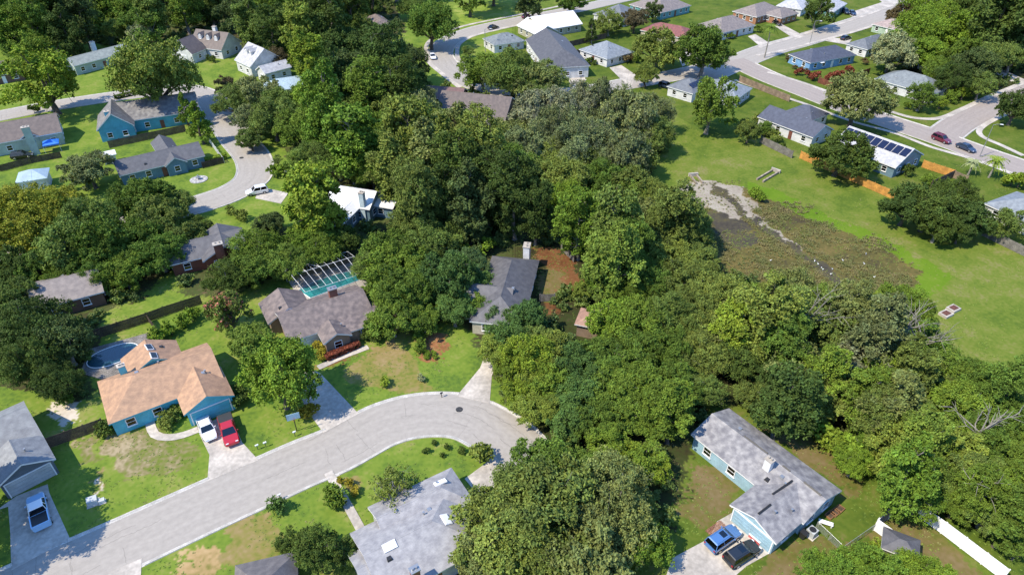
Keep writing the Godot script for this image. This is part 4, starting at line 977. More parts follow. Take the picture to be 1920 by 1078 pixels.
const SPOTS := {"culvert":[[40.8,-139.02],[41.38,-135.15],[60.07,-141.15],[55.04,-136.42]],"birds":[[55.64,-104.22],[55.91,-103.25],[56.08,-102.05],[56.18,-101.53],[57.02,-100.06],[57.9,-101.62],[47.61,-104.44],[60.89,-104.44],[64.37,-103.34],[64.38,-99.11],[66.13,-106.68]],"lamps":[[102.26,-238.58,7.5],[110.91,-149.0,8.0],[-8.85,-229.11,7.5]],"lampdir":[],"palms":[[106.96,-138.23,4.4],[103.02,-139.55,3.4],[82.19,-223.5,10.0]],"manholes":[[-7.39,-67.26],[-12.56,-90.13],[-63.98,-148.42]],"mail":[[-29.13,-62.38],[-33.45,-60.08],[-28.36,-52.31],[-10.05,-69.65],[-32.53,-60.53]],"util":[[-50.94,-51.69],[-49.92,-51.84]],"hatch":[[71.72,-88.55],[73.71,-89.99]],"ac":[34.82,-47.35],"cage":[[-34.45,-91.45],[-25.28,-97.3],[-29.82,-103.83],[-39.69,-97.95]],"pool":[-36.98,-95.4,-34.5,-98.27,-31.33,-100.25,-28.84,-101.25,-26.64,-98.6,-30.6,-95.87,-34.39,-93.1],"deck":[-36.39,-93.1,-39.59,-98.27,-29.85,-104.01,-25.04,-96.98,-34.22,-90.86],"oval":[[-64.15,-76.49],[-58.29,-80.52]],"ovaldeck":[-64.24,-74.62,-65.76,-80.02,-58.34,-83.89,-55.39,-81.93,-54.83,-75.78,-60.4,-73.26],"fount":[-69.89,-137.19],"hoop":[-29.15,-63.32],"brickpad":[22.66,-47.91,24.77,-49.36,25.38,-48.78,23.32,-47.0],"dead":[[43.14,-78.41,11],[56.35,-75.78,10.5],[58.69,-74.62,10.5],[58.24,-58.05,8.5],[53.48,-49.88,8]],"trunks":[[10.72,-95.4,15],[5.27,-109.64,14],[-6.73,-112.9,16],[-10.47,-82.7,9]],"tent":[-110.57,-152.56],"umbrella":[95.7,-212.92],"planter":[[38.04,-49.95],[38.75,-50.32],[39.44,-50.77]],"bench":[37.0,-48.71],"cratebox":[28.18,-46.72],"porchscreen":[[-35.32,-120.05],[-30.1,-119.21]],"satbin":[33.71,-47.0],"pinkbush":[-82.49,-205.04]}

var mats := {}
var tex := {}
var shared := {}
var names := {}
var rng := RandomNumberGenerator.new()


# ---------------------------------------------------------------- naming
func numbered(called: String) -> String:
	var k: int = names.get(called, 0)
	names[called] = k + 1
	return called if k == 0 else "%s_%03d" % [called, k]


func tag(o: Node, label: String, category: String, group := "", kind := "") -> Node:
	if label: o.set_meta("label", label)
	if category: o.set_meta("category", category)
	if group: o.set_meta("group", group)
	if kind: o.set_meta("kind", kind)
	return o


func thing(called: String, label: String, category: String, at := Vector3.ZERO, turn := 0.0, group := "") -> Node3D:
	var o := Node3D.new()
	o.name = numbered(called)
	add_child(o)
	o.position = at
	o.rotation.y = turn
	tag(o, label, category, group)
	return o


func part(parent: Node, called: String, m: Mesh, mat: Material, at := Vector3.ZERO, turn := 0.0) -> MeshInstance3D:
	var o := MeshInstance3D.new()
	o.name = called
	o.mesh = m
	if mat: o.set_surface_override_material(0, mat)
	parent.add_child(o, true)
	o.position = at
	o.rotation.y = turn
	return o


func single(called: String, m: Mesh, mat: Material, label: String, category: String, group := "", kind := "") -> MeshInstance3D:
	var o := part(self, numbered(called), m, mat)
	tag(o, label, category, group, kind)
	return o


func setting(called: String, m: Mesh, mat: Material, label: String) -> MeshInstance3D:
	return single(called, m, mat, label, called, "", "structure")


# ---------------------------------------------------------------- mesh building
class Build:
	var v := PackedVector3Array()
	var n := PackedVector3Array()
	var t := PackedVector2Array()
	var c := PackedColorArray()
	var tint := Color.WHITE
	var x := Transform3D.IDENTITY

	func tri(a: Vector3, b: Vector3, d: Vector3, ua := Vector2.ZERO, ub := Vector2.ZERO, ud := Vector2.ZERO) -> void:
		a = x * a
		b = x * b
		d = x * d
		var nn := (d - a).cross(b - a).normalized()
		v.append(a); v.append(b); v.append(d)
		for i in 3:
			n.append(nn)
			c.append(tint)
		t.append(ua); t.append(ub); t.append(ud)

	# corners clockwise as seen from the front
	func quad(a: Vector3, b: Vector3, d: Vector3, e: Vector3, uv := true) -> void:
		if uv:
			var w := a.distance_to(b)
			var h := b.distance_to(d)
			tri(a, b, d, Vector2(0, 0), Vector2(w, 0), Vector2(w, h))
			tri(a, d, e, Vector2(0, 0), Vector2(w, h), Vector2(0, h))
		else:
			tri(a, b, d)
			tri(a, d, e)

	func box(at: Vector3, s: Vector3) -> void:
		var h := s / 2.0
		var p := []
		for i in 8:
			p.append(at + Vector3(h.x if i & 1 else -h.x, h.y if i & 2 else -h.y, h.z if i & 4 else -h.z))
		quad(p[6], p[7], p[5], p[4])   # front +z
		quad(p[3], p[2], p[0], p[1])   # back -z
		quad(p[2], p[3], p[7], p[6])   # top
		quad(p[4], p[5], p[1], p[0])   # bottom
		quad(p[7], p[3], p[1], p[5])   # right
		quad(p[2], p[6], p[4], p[0])   # left

	# a loft through closed rings of equal size, each ring anticlockwise as seen from its start
	func loft(rings: Array, cap := true) -> void:
		for r in rings.size() - 1:
			var a: Array = rings[r]
			var b: Array = rings[r + 1]
			for i in a.size():
				var k := (i + 1) % a.size()
				quad(a[i], b[i], b[k], a[k])
		if cap:
			for w in [0, rings.size() - 1]:
				var q: Array = rings[w]
				for i in range(1, q.size() - 1):
					if w == 0: tri(q[0], q[i], q[i + 1])
					else: tri(q[0], q[i + 1], q[i])

	func tube(pts: Array, radii: Array, sides := 7) -> void:
		var rings := []
		for i in pts.size():
			var d: Vector3 = (pts[mini(i + 1, pts.size() - 1)] - pts[maxi(i - 1, 0)]).normalized()
			var e := d.cross(Vector3.RIGHT if absf(d.x) < 0.8 else Vector3.FORWARD).normalized()
			var f := d.cross(e)
			var ring := []
			for k in sides:
				var a := -TAU * k / sides
				ring.append(pts[i] + (e * cos(a) + f * sin(a)) * radii[i])
			rings.append(ring)
		loft(rings)

	func cylinder(at: Vector3, r: float, h: float, sides := 14, r2 := -1.0) -> void:
		tube([at, at + Vector3(0, h, 0)], [r, r if r2 < 0 else r2], sides)

	func flat(pts: PackedVector2Array, y: float) -> void:
		var ix := Geometry2D.triangulate_polygon(pts)
		for i in range(0, ix.size(), 3):
			var a := pts[ix[i]]
			var b := pts[ix[i + 1]]
			var d := pts[ix[i + 2]]
			if (b - a).cross(d - a) < 0:
				var s := b
				b = d
				d = s
			tri(Vector3(a.x, y, a.y), Vector3(b.x, y, b.y), Vector3(d.x, y, d.y), a, b, d)

	func slab(pts: PackedVector2Array, y: float, depth: float) -> void:
		flat(pts, y)
		var ring := pts.duplicate()
		if not Geometry2D.is_polygon_clockwise(ring): ring.reverse()
		for i in ring.size():
			var a := ring[i]
			var b := ring[(i + 1) % ring.size()]
			quad(Vector3(b.x, y, b.y), Vector3(a.x, y, a.y), Vector3(a.x, y - depth, a.y), Vector3(b.x, y - depth, b.y))

	func mesh() -> ArrayMesh:
		var m := ArrayMesh.new()
		var a := []
		a.resize(Mesh.ARRAY_MAX)
		a[Mesh.ARRAY_VERTEX] = v
		a[Mesh.ARRAY_NORMAL] = n
		a[Mesh.ARRAY_TEX_UV] = t
		a[Mesh.ARRAY_COLOR] = c
		m.add_surface_from_arrays(Mesh.PRIMITIVE_TRIANGLES, a)
		return m


func pairs(flat: Array) -> PackedVector2Array:
	var r := PackedVector2Array()
	for i in range(0, flat.size(), 2):
		r.append(Vector2(flat[i], flat[i + 1]))
	return r


func smooth_line(p: PackedVector2Array, step := 1.5) -> PackedVector2Array:
	var c := Curve2D.new()
	for i in p.size():
		var d := (p[mini(i + 1, p.size() - 1)] - p[maxi(i - 1, 0)]).normalized()
		var before := p[i].distance_to(p[maxi(i - 1, 0)]) / 3.0
		var after := p[i].distance_to(p[mini(i + 1, p.size() - 1)]) / 3.0
		c.add_point(p[i], -d * before, d * after)
	c.bake_interval = step
	return c.get_baked_points()


func offset_line(p: PackedVector2Array, by: float) -> PackedVector2Array:
	var r := PackedVector2Array()
	for i in p.size():
		var d := (p[mini(i + 1, p.size() - 1)] - p[maxi(i - 1, 0)]).normalized()
		r.append(p[i] + Vector2(-d.y, d.x) * by)
	return r


func ribbon(p: PackedVector2Array, width: float, y: float) -> ArrayMesh:
	var b := Build.new()
	var l := offset_line(p, -width / 2)
	var r := offset_line(p, width / 2)
	var s := 0.0
	for i in p.size() - 1:
		var e := s + p[i].distance_to(p[i + 1])
		var q := [Vector3(l[i].x, y, l[i].y), Vector3(l[i + 1].x, y, l[i + 1].y), Vector3(r[i + 1].x, y, r[i + 1].y), Vector3(r[i].x, y, r[i].y)]
		b.tri(q[0], q[1], q[2], Vector2(s, 0), Vector2(e, 0), Vector2(e, width))
		b.tri(q[0], q[2], q[3], Vector2(s, 0), Vector2(e, width), Vector2(s, width))
		s = e
	return b.mesh()


# a rolled kerb: a low ridge with sloping flanks along a line
func kerb_mesh(p: PackedVector2Array, side: float, skip: Array) -> ArrayMesh:
	var b := Build.new()
	var prof := [[0.0, 0.014], [0.16, 0.03], [0.3, 0.12], [0.46, 0.13], [0.5, 0.0]]
	var lines := []
	for q in prof:
		lines.append(offset_line(p, side * q[0]))
	for i in p.size() - 1:
		var mid: Vector2 = (p[i] + p[i + 1]) / 2 + (lines[3][i] - p[i])
		var cut := false
		for poly in skip:
			if Geometry2D.is_point_in_polygon(mid, poly): cut = true
		for k in prof.size() - 1:
			var h0: float = prof[k][1] if not cut else 0.02
			var h1: float = prof[k + 1][1] if not cut else 0.02
			var a := Vector3(lines[k][i].x, h0, lines[k][i].y)
			var d := Vector3(lines[k][i + 1].x, h0, lines[k][i + 1].y)
			var e := Vector3(lines[k + 1][i + 1].x, h1, lines[k + 1][i + 1].y)
			var f := Vector3(lines[k + 1][i].x, h1, lines[k + 1][i].y)
			if side > 0: b.quad(a, d, e, f)
			else: b.quad(f, e, d, a)
	return b.mesh()


# ---------------------------------------------------------------- materials
func lin(r: float, g: float, b: float) -> Color:
	return Color(r, g, b).linear_to_srgb()


func noise_tex(key: String, freq: float, low: Color, high: Color, size := 512, octaves := 4, kind := FastNoiseLite.TYPE_SIMPLEX_SMOOTH, seed_ := 1) -> Texture2D:
	if not tex.has(key):
		var f := FastNoiseLite.new()
		f.noise_type = kind
		f.frequency = freq
		f.fractal_octaves = octaves
		f.seed = seed_
		var im := f.get_seamless_image(size, size)
		var d := im.get_data()
		var o := PackedByteArray()
		o.resize(size * size * 3)
		for i in size * size:
			var k := clampf((d[i] / 255.0 - 0.5) * 1.5 + 0.5, 0.0, 1.0)
			var q := low.lerp(high, k)
			o[i * 3] = q.r8
			o[i * 3 + 1] = q.g8
			o[i * 3 + 2] = q.b8
		tex[key] = ImageTexture.create_from_image(Image.create_from_data(size, size, false, Image.FORMAT_RGB8, o))
	return tex[key]


func plain(key: String, col: Color, rough := 0.7, metal := 0.0, spec := 0.5) -> StandardMaterial3D:
	if not mats.has(key):
		var m := StandardMaterial3D.new()
		m.resource_name = key
		m.albedo_color = col
		m.roughness = rough
		m.metallic = metal
		m.metallic_specular = spec
		mats[key] = m
	return mats[key]


# a colour with a worn, mottled surface: two noises at different sizes multiply the base colour
func worn(key: String, col: Color, rough := 0.8, spread := 0.25, size := 3.0, fine := 0.25) -> StandardMaterial3D:
	if mats.has(key): return mats[key]
	var m := plain(key, col, rough)
	var lo := 1.0 - spread
	m.albedo_texture = noise_tex("mottle%.2f" % spread, 0.012, Color(lo, lo, lo), Color.WHITE, 512, 5)
	m.uv1_triplanar = true
	m.uv1_world_triplanar = true
	m.uv1_scale = Vector3.ONE / size
	m.uv2_triplanar = true
	m.uv2_world_triplanar = true
	m.uv2_scale = Vector3.ONE / (size * 3.7)
	m.detail_enabled = true
	m.detail_blend_mode = BaseMaterial3D.BLEND_MODE_MUL
	m.detail_uv_layer = BaseMaterial3D.DETAIL_UV_2
	m.detail_albedo = noise_tex("coarse%.2f" % fine, 0.01, Color(1 - fine, 1 - fine, 1 - fine), Color.WHITE, 256, 4, FastNoiseLite.TYPE_SIMPLEX, 7)
	return m


# shingles: courses and tabs too small to tell apart give the grain, old stains the large patches; uv in metres along and down the slope
func shingle(key: String, col: Color, contrast := 0.2) -> StandardMaterial3D:
	if mats.has(key): return mats[key]
	if not tex.has("shingle"):
		var w := 256
		var h := 256
		var o := PackedByteArray()
		o.resize(w * h * 3)
		rng.seed = 77
		for row in 16:
			var off := rng.randi() % 32
			for tab in 12:
				var shade := rng.randf_range(0.93, 1.0)
				for y in 16:
					for x in 22:
						var px := (tab * 22 + x + off) % w
						var s := shade * (0.86 if y == 0 else 1.0) * rng.randf_range(0.9, 1.0)
						var i := ((row * 16 + y) * w + px) * 3
						o[i] = int(s * 255)
						o[i + 1] = int(s * 252)
						o[i + 2] = int(s * 250)
		tex["shingle"] = ImageTexture.create_from_image(Image.create_from_data(w, h, false, Image.FORMAT_RGB8, o))
	var m := plain(key, col, 0.68, 0.0, 0.6)
	m.albedo_texture = tex["shingle"]
	m.uv1_scale = Vector3(1.0 / 3.4, 1.0 / 2.3, 1)
	m.uv2_triplanar = true
	m.uv2_world_triplanar = true
	m.uv2_scale = Vector3.ONE / 9.0
	m.detail_enabled = true
	m.detail_blend_mode = BaseMaterial3D.BLEND_MODE_MUL
	m.detail_uv_layer = BaseMaterial3D.DETAIL_UV_2
	m.detail_albedo = noise_tex("stain%.2f" % contrast, 0.014, Color(1 - contrast, 1 - contrast, 1 - contrast * 0.9), Color.WHITE, 512, 5, FastNoiseLite.TYPE_SIMPLEX_SMOOTH, 21)
	return m


# asphalt with tyre-polished tracks, hairline cracks and old patches; uv runs along and across the road in metres
func road_mat(key: String, col: Color) -> StandardMaterial3D:
	if not tex.has("road"):
		var w := 2048
		var h := 128
		rng.seed = 9
		var o := PackedByteArray()
		o.resize(w * h * 3)
		var f := FastNoiseLite.new()
		f.frequency = 0.02
		f.fractal_octaves = 4
		for y in h:
			var v := y / float(h)
			var track := 0.0
			for c in [0.14, 0.36, 0.64, 0.86]: track += exp(-pow((v - c) / 0.05, 2))
			for x in w:
				var a := f.get_noise_2d(x * 0.3, y * 3.0)
				var b := f.get_noise_2d(x * 2.2 + 900, y * 4.0)
				var s := 0.93 + 0.035 * track * (0.7 + a) + 0.05 * b - 0.05 * maxf(0, a)
				s *= rng.randf_range(0.97, 1.0)
				var q := int(clampf(s, 0, 1) * 255)
				var i := (y * w + x) * 3
				o[i] = q
				o[i + 1] = q
				o[i + 2] = q
		for k in 34:                       # cracks and joints
			var x := rng.randi() % w
			var y := rng.randi() % h
			var across := k % 3 == 0
			for i in rng.randi_range(30, 160):
				if across: y = (y + 1) % h
				else: x = (x + 1) % w
				if rng.randf() < 0.35:
					if across: x = (x + rng.randi_range(-1, 1) + w) % w
					else: y = (y + rng.randi_range(-1, 1) + h) % h
				for c in 3: o[(y * w + x) * 3 + c] = int(o[(y * w + x) * 3 + c] * 0.82)
		tex["road"] = ImageTexture.create_from_image(Image.create_from_data(w, h, false, Image.FORMAT_RGB8, o))
	var m := plain(key, col, 0.86)
	m.albedo_texture = tex["road"]
	m.uv1_scale = Vector3(1.0 / 90.0, 1.0 / 7.6, 1)
	return m


func siding(key: String, col: Color) -> StandardMaterial3D:
	var m := worn(key, col, 0.6, 0.1, 1.5, 0.12)
	return m


func leaf_mat(key: String, variant := 0) -> StandardMaterial3D:
	var full := "leaf_" + key + ("" if variant == 0 else str(variant))
	if mats.has(full): return mats[full]
	var cols := {
		"dark": [0.08, 0.125, 0.024], "mid": [0.128, 0.2, 0.027], "bright": [0.155, 0.245, 0.026], "yellowgreen": [0.19, 0.265, 0.028],
		"olive": [0.168, 0.218, 0.042], "mossy": [0.195, 0.23, 0.08], "yellow": [0.25, 0.27, 0.032], "bluegreen": [0.095, 0.172, 0.038],
		"brownish": [0.15, 0.12, 0.055], "pale": [0.3, 0.34, 0.17], "redleaf": [0.2, 0.06, 0.035], "croton": [0.3, 0.26, 0.03], "pink": [0.55, 0.14, 0.12], "flower": [0.5, 0.5, 0.5]}
	var q: Array = cols[key].duplicate()
	var shift: Array = [[1, 1, 1], [1.06, 1.06, 1.15], [0.86, 0.94, 1.15], [1.06, 1.0, 1.6], [0.78, 0.82, 0.95]][variant]
	for i in 3: q[i] *= shift[i]
	var m := plain(full, lin(minf(q[0] * 2, 1), minf(q[1] * 2, 1), minf(q[2] * 2, 1)), 0.75, 0.0, 0.28)
	m.vertex_color_use_as_albedo = true
	m.backlight_enabled = true
	m.backlight = Color(0.5, 0.6, 0.25)
	return m


func make_materials() -> void:
	plain("white", lin(0.74, 0.75, 0.76), 0.5)
	worn("bark", lin(0.2, 0.17, 0.14), 0.9, 0.4, 0.8)
	worn("pale_bark", lin(0.46, 0.43, 0.38), 0.9, 0.4, 0.8)
	road_mat("asphalt", lin(0.37, 0.338, 0.3))
	road_mat("brown_asphalt", lin(0.33, 0.285, 0.255))
	worn("concrete", lin(0.54, 0.49, 0.43), 0.85, 0.12, 4.5, 0.16)
	worn("kerb", lin(0.6, 0.57, 0.52), 0.85, 0.18, 1.4, 0.15)
	plain("glass", Color(0.02, 0.027, 0.035), 0.06, 0.0, 0.7)
	plain("black_metal", lin(0.02, 0.02, 0.022), 0.5)
	plain("grey_metal", lin(0.35, 0.36, 0.37), 0.4, 0.6)
	plain("tyre", lin(0.018, 0.018, 0.018), 0.85)
	plain("rim", lin(0.45, 0.46, 0.48), 0.3, 0.8)
	plain("solar", lin(0.012, 0.016, 0.045), 0.12)
	var walls := {
		"aqua": [0.11, 0.53, 0.66], "slate": [0.13, 0.16, 0.19], "tanbrick": [0.3, 0.22, 0.16], "cream": [0.55, 0.5, 0.4], "palegrey": [0.52, 0.55, 0.56],
		"paleblue": [0.36, 0.55, 0.66], "greybrick": [0.28, 0.25, 0.23], "redbrick": [0.21, 0.075, 0.05], "brownbrick": [0.17, 0.1, 0.075], "bluegrey": [0.16, 0.26, 0.33],
		"slateblue": [0.13, 0.26, 0.34], "turquoise": [0.09, 0.4, 0.52], "sage": [0.42, 0.52, 0.47], "creamyellow": [0.5, 0.48, 0.36], "teal": [0.16, 0.4, 0.42],
		"orangebrick": [0.42, 0.2, 0.11], "lightblue": [0.22, 0.43, 0.72], "palegreen": [0.45, 0.58, 0.45], "brick": [0.25, 0.1, 0.07], "palebluech": [0.5, 0.62, 0.68]}
	for k in walls:
		siding("wall_" + k, lin(walls[k][0], walls[k][1], walls[k][2]))
	siding("wall_white", lin(0.74, 0.75, 0.76))
	var roofs := {
		"orange": [0.54, 0.325, 0.185], "grey": [0.3, 0.32, 0.33], "brown": [0.27, 0.215, 0.19], "charcoal": [0.14, 0.14, 0.15], "lightgrey": [0.45, 0.45, 0.455],
		"weathered": [0.4, 0.395, 0.39], "greybrown": [0.2, 0.185, 0.18], "slateroof": [0.19, 0.215, 0.24], "taupe": [0.3, 0.26, 0.235], "darkslate": [0.12, 0.125, 0.14],
		"oldgrey": [0.3, 0.295, 0.28], "umber": [0.17, 0.135, 0.12], "terracotta": [0.46, 0.27, 0.19], "maroon": [0.2, 0.11, 0.1], "palegreenroof": [0.35, 0.4, 0.36],
		"palegreyroof": [0.6, 0.62, 0.64], "greengrey": [0.25, 0.29, 0.3], "bluegreyroof": [0.29, 0.34, 0.38], "redroof": [0.3, 0.1, 0.085], "navyroof": [0.09, 0.105, 0.15], "pinkroof": [0.46, 0.37, 0.34]}
	for k in roofs:
		shingle("roof_" + k, lin(roofs[k][0], roofs[k][1], roofs[k][2]), 0.36 if k in ["weathered", "brown", "oldgrey"] else 0.22)
	worn("roof_whitemetal", lin(0.8, 0.8, 0.8), 0.35, 0.06, 4.0, 0.08)
	worn("roof_bluemetal", lin(0.42, 0.54, 0.62), 0.4, 0.1, 4.0, 0.12)


# ---------------------------------------------------------------- ground
func ground() -> void:
	var x0 := -240.0
	var z0 := -335.0
	var w := 2048
	var h := 1344
	var m := 480.0 / w                      # metres in a pixel
	var zone := PackedByteArray()
	zone.resize(w * h)
	for q in ZONES:
		var pts := pairs(q[1])
		var lo := h
		var hi := 0
		for i in pts.size():
			pts[i] = (pts[i] - Vector2(x0, z0)) / m
			lo = mini(lo, int(pts[i].y))
			hi = maxi(hi, int(pts[i].y) + 1)
		for y in range(maxi(lo, 0), mini(hi, h)):
			var xs := []
			for i in pts.size():
				var a := pts[i]
				var b := pts[(i + 1) % pts.size()]
				if (a.y <= y) != (b.y <= y):
					xs.append(a.x + (y - a.y) / (b.y - a.y) * (b.x - a.x))
			xs.sort()
			for i in range(0, xs.size() - 1, 2):
				for x in range(maxi(0, int(xs[i])), mini(w, int(xs[i + 1]))):
					zone[y * w + x] = q[0]
	var fields := []
	for q in [[0.012, 4, 3], [0.05, 4, 11], [0.3, 3, 19]]:
		var f := FastNoiseLite.new()
		f.noise_type = FastNoiseLite.TYPE_SIMPLEX_SMOOTH
		f.frequency = q[0]
		f.fractal_octaves = q[1]
		f.seed = q[2]
		fields.append(f.get_image(w, h).get_data())
	# colours of each zone from its low to its high noise value, as matter that lies there
	var ramps := {
		0: [[0.09, 0.158, 0.028], [0.15, 0.23, 0.032], [0.19, 0.262, 0.04], [0.27, 0.28, 0.08]],
		1: [[0.05, 0.045, 0.025], [0.075, 0.075, 0.03], [0.07, 0.1, 0.028], [0.13, 0.1, 0.055]],
		2: [[0.15, 0.19, 0.035], [0.24, 0.22, 0.06], [0.3, 0.23, 0.1], [0.36, 0.27, 0.14]],
		3: [[0.2, 0.09, 0.04], [0.28, 0.125, 0.055], [0.34, 0.16, 0.075], [0.4, 0.24, 0.12]],
		4: [[0.4, 0.34, 0.27], [0.54, 0.47, 0.39], [0.62, 0.55, 0.46], [0.68, 0.61, 0.52]],
		5: [[0.09, 0.08, 0.07], [0.13, 0.115, 0.09], [0.17, 0.15, 0.08], [0.24, 0.19, 0.09]],
		6: [[0.12, 0.1, 0.06], [0.18, 0.165, 0.055], [0.24, 0.2, 0.07], [0.32, 0.24, 0.09]],
		7: [[0.15, 0.24, 0.035], [0.22, 0.31, 0.045], [0.28, 0.34, 0.065], [0.38, 0.36, 0.14]],
		8: [[0.16, 0.3, 0.022], [0.2, 0.35, 0.026], [0.22, 0.37, 0.03], [0.26, 0.38, 0.045]],
		9: [[0.13, 0.2, 0.03], [0.16, 0.2, 0.035], [0.26, 0.22, 0.11], [0.42, 0.34, 0.22]],
		10: [[0.2, 0.19, 0.05], [0.38, 0.27, 0.12], [0.46, 0.32, 0.16], [0.52, 0.38, 0.2]]}
	var lut := PackedByteArray()
	lut.resize(11 * 256 * 3)
	for z in 11:
		for i in 256:
			var k := i / 255.0 * 3.0
			var a := mini(int(k), 2)
			var p: Array = ramps[z][a]
			var q: Array = ramps[z][a + 1]
			var c := lin(lerpf(p[0], q[0], k - a), lerpf(p[1], q[1], k - a), lerpf(p[2], q[2], k - a))
			lut[(z * 256 + i) * 3] = c.r8
			lut[(z * 256 + i) * 3 + 1] = c.g8
			lut[(z * 256 + i) * 3 + 2] = c.b8
	var n0: PackedByteArray = fields[0]
	var n1: PackedByteArray = fields[1]
	var n2: PackedByteArray = fields[2]
	var o := PackedByteArray()
	o.resize(w * h * 3)
	for y in h:
		for x in w:
			var i := y * w + x
			var a := n0[i]
			var b := n1[i]
			var d := n2[i]
			var xx := x + (b - 128) / 14 + (d - 128) / 26
			var yy := y + (a - 128) / 14 + (d - 128) / 30
			var z := 0
			if xx >= 0 and yy >= 0 and xx < w and yy < h: z = zone[yy * w + xx]
			var k := (a * 5 + b * 5 + d * 5) / 15
			k = clampi((k - 128) * 5 / 2 + 122, 0, 255)
			var l := (z * 256 + k) * 3
			var j := i * 3
			o[j] = lut[l]
			o[j + 1] = lut[l + 1]
			o[j + 2] = lut[l + 2]
	var gm := StandardMaterial3D.new()
	gm.albedo_texture = ImageTexture.create_from_image(Image.create_from_data(w, h, false, Image.FORMAT_RGB8, o))
	gm.texture_repeat = false
	gm.roughness = 0.95
	gm.metallic_specular = 0.2
	gm.uv2_triplanar = true
	gm.uv2_world_triplanar = true
	gm.uv2_scale = Vector3.ONE / 2.3
	gm.detail_enabled = true
	gm.detail_blend_mode = BaseMaterial3D.BLEND_MODE_MUL
	gm.detail_uv_layer = BaseMaterial3D.DETAIL_UV_2
	gm.detail_albedo = noise_tex("blades", 0.07, Color(0.62, 0.62, 0.6), Color.WHITE, 512, 4, FastNoiseLite.TYPE_SIMPLEX, 5)
	var st := Build.new()
	var far := 1500.0
	var c := [Vector2(-far, -far), Vector2(far, -far), Vector2(far, far), Vector2(-far, far)]
	var uv := []
	for p in c:
		uv.append(Vector2((p.x - x0) / 480.0, (p.y - z0) / (h * m)))
	st.tri(Vector3(c[0].x, 0, c[0].y), Vector3(c[1].x, 0, c[1].y), Vector3(c[2].x, 0, c[2].y), uv[0], uv[1], uv[2])
	st.tri(Vector3(c[0].x, 0, c[0].y), Vector3(c[2].x, 0, c[2].y), Vector3(c[3].x, 0, c[3].y), uv[0], uv[2], uv[3])
	setting("ground", st.mesh(), gm, "grass, soil and field ground under the whole suburb")


func roads() -> void:
	var drives := []
	for d in DRIVES: drives.append(pairs(d))
	for q in WALKS: drives.append(Geometry2D.offset_polyline(pairs(q[0]), q[1] / 2)[0])
	var lines := []
	for r in ROADS: lines.append(smooth_line(pairs(r[1])))
	for i in ROADS.size():
		var y := 0.012 + 0.004 * i
		var mat: Material = mats["brown_asphalt"] if i >= 4 else mats["asphalt"]
		var other := drives.duplicate()
		for j in lines.size():
			if j != i: other.append(Geometry2D.offset_polyline(lines[j], ROADS[j][2] / 2)[0])
		var o := setting("road", ribbon(lines[i], ROADS[i][2], y), mat, ["pale road curving past the light grey shingled house", "pale road bending round the slate blue house", "pale road swinging round the green-grey hip roof", "wide pale avenue through the north estate", "brown-grey crossing street past the maroon car", "brown-grey side road past the corner lawn"][i])
		for side in [-1, 1]:
			part(o, "kerb", kerb_mesh(offset_line(lines[i], side * ROADS[i][2] / 2), side, other), mats["kerb"])
	for i in WALKS.size():
		setting("pavement" if i < 8 else "path", ribbon(smooth_line(pairs(WALKS[i][0])), WALKS[i][1], 0.05 + 0.003 * i), mats["concrete"], ["concrete pavement on the outer side of the north road bend", "concrete pavement on the inner side of the north road bend", "concrete pavement below the red shrubs", "concrete pavement along the tan board fence", "concrete pavement round the corner lawn", "concrete pavement round the east road corner", "concrete pavement before the orange brick house", "concrete pavement before the navy hip roof", "curved concrete path to the aqua house door", "straight concrete path to the light grey shingled house", "concrete path before the red and green hedge"][i])
	for i in DRIVES.size():
		var b := Build.new()
		b.slab(drives[i], 0.036 + 0.001 * i, 0.03)
		setting("driveway", b.mesh(), mats["concrete"], ["stained concrete driveway under the red pickup", "concrete driveway under the blue and white pickup", "shaded concrete driveway beside the basketball hoop", "narrow concrete driveway to the charcoal roofed house", "short concrete driveway of the light grey shingled house", "concrete driveway mouth beside the straw patch", "concrete driveway under the blue and black cars", "concrete driveway under the white off-roader", "concrete driveway among the west road trees", "concrete driveway of the blue-grey hip roofed house", "concrete driveway of the taupe hip roofed house", "concrete driveway of the orange brick house", "concrete driveway beside the slate hip roof", "concrete driveway off the east road", "concrete driveway of the pale teal house", "concrete driveway of the carport house", "concrete driveway of the brick red roofed house"][i])


# ---------------------------------------------------------------- houses
# one roofed block: ridge along local x, eaves at height he, hip or gable ends; walls stand 0.4 m inside the eaves
func wing_roof(w: Array, lift: float) -> ArrayMesh:
	var b := Build.new()
	var a: float = w[2] / 2
	var d: float = w[3] / 2
	var y: float = w[5] + lift
	var top: float = y + w[6] * d
	var ia: float = minf(d, a * 0.96) if w[7] else 0.0
	var ib: float = minf(d, a * 0.96) if w[8] else 0.0
	var f := 0.2
	var p := [Vector3(-a, y, -d), Vector3(a, y, -d), Vector3(a, y, d), Vector3(-a, y, d)]
	var r0 := Vector3(-a + ia, top, 0)
	var r1 := Vector3(a - ib, top, 0)
	var sl := sqrt(d * d + (top - y) ** 2)
	# front slope +z, back slope -z
	b.tri(r0, r1, p[2], Vector2(r0.x, 0), Vector2(r1.x, 0), Vector2(a, sl))
	b.tri(r0, p[2], p[3], Vector2(r0.x, 0), Vector2(a, sl), Vector2(-a, sl))
	b.tri(r1, r0, p[0], Vector2(r1.x, 0), Vector2(r0.x, 0), Vector2(-a, sl))
	b.tri(r1, p[0], p[1], Vector2(r1.x, 0), Vector2(-a, sl), Vector2(a, sl))
	if w[7]: b.tri(r0, p[3], p[0], Vector2(0, 0), Vector2(d, sl), Vector2(-d, sl))
	if w[8]: b.tri(r1, p[1], p[2], Vector2(0, 0), Vector2(-d, sl), Vector2(d, sl))
	return b.mesh()


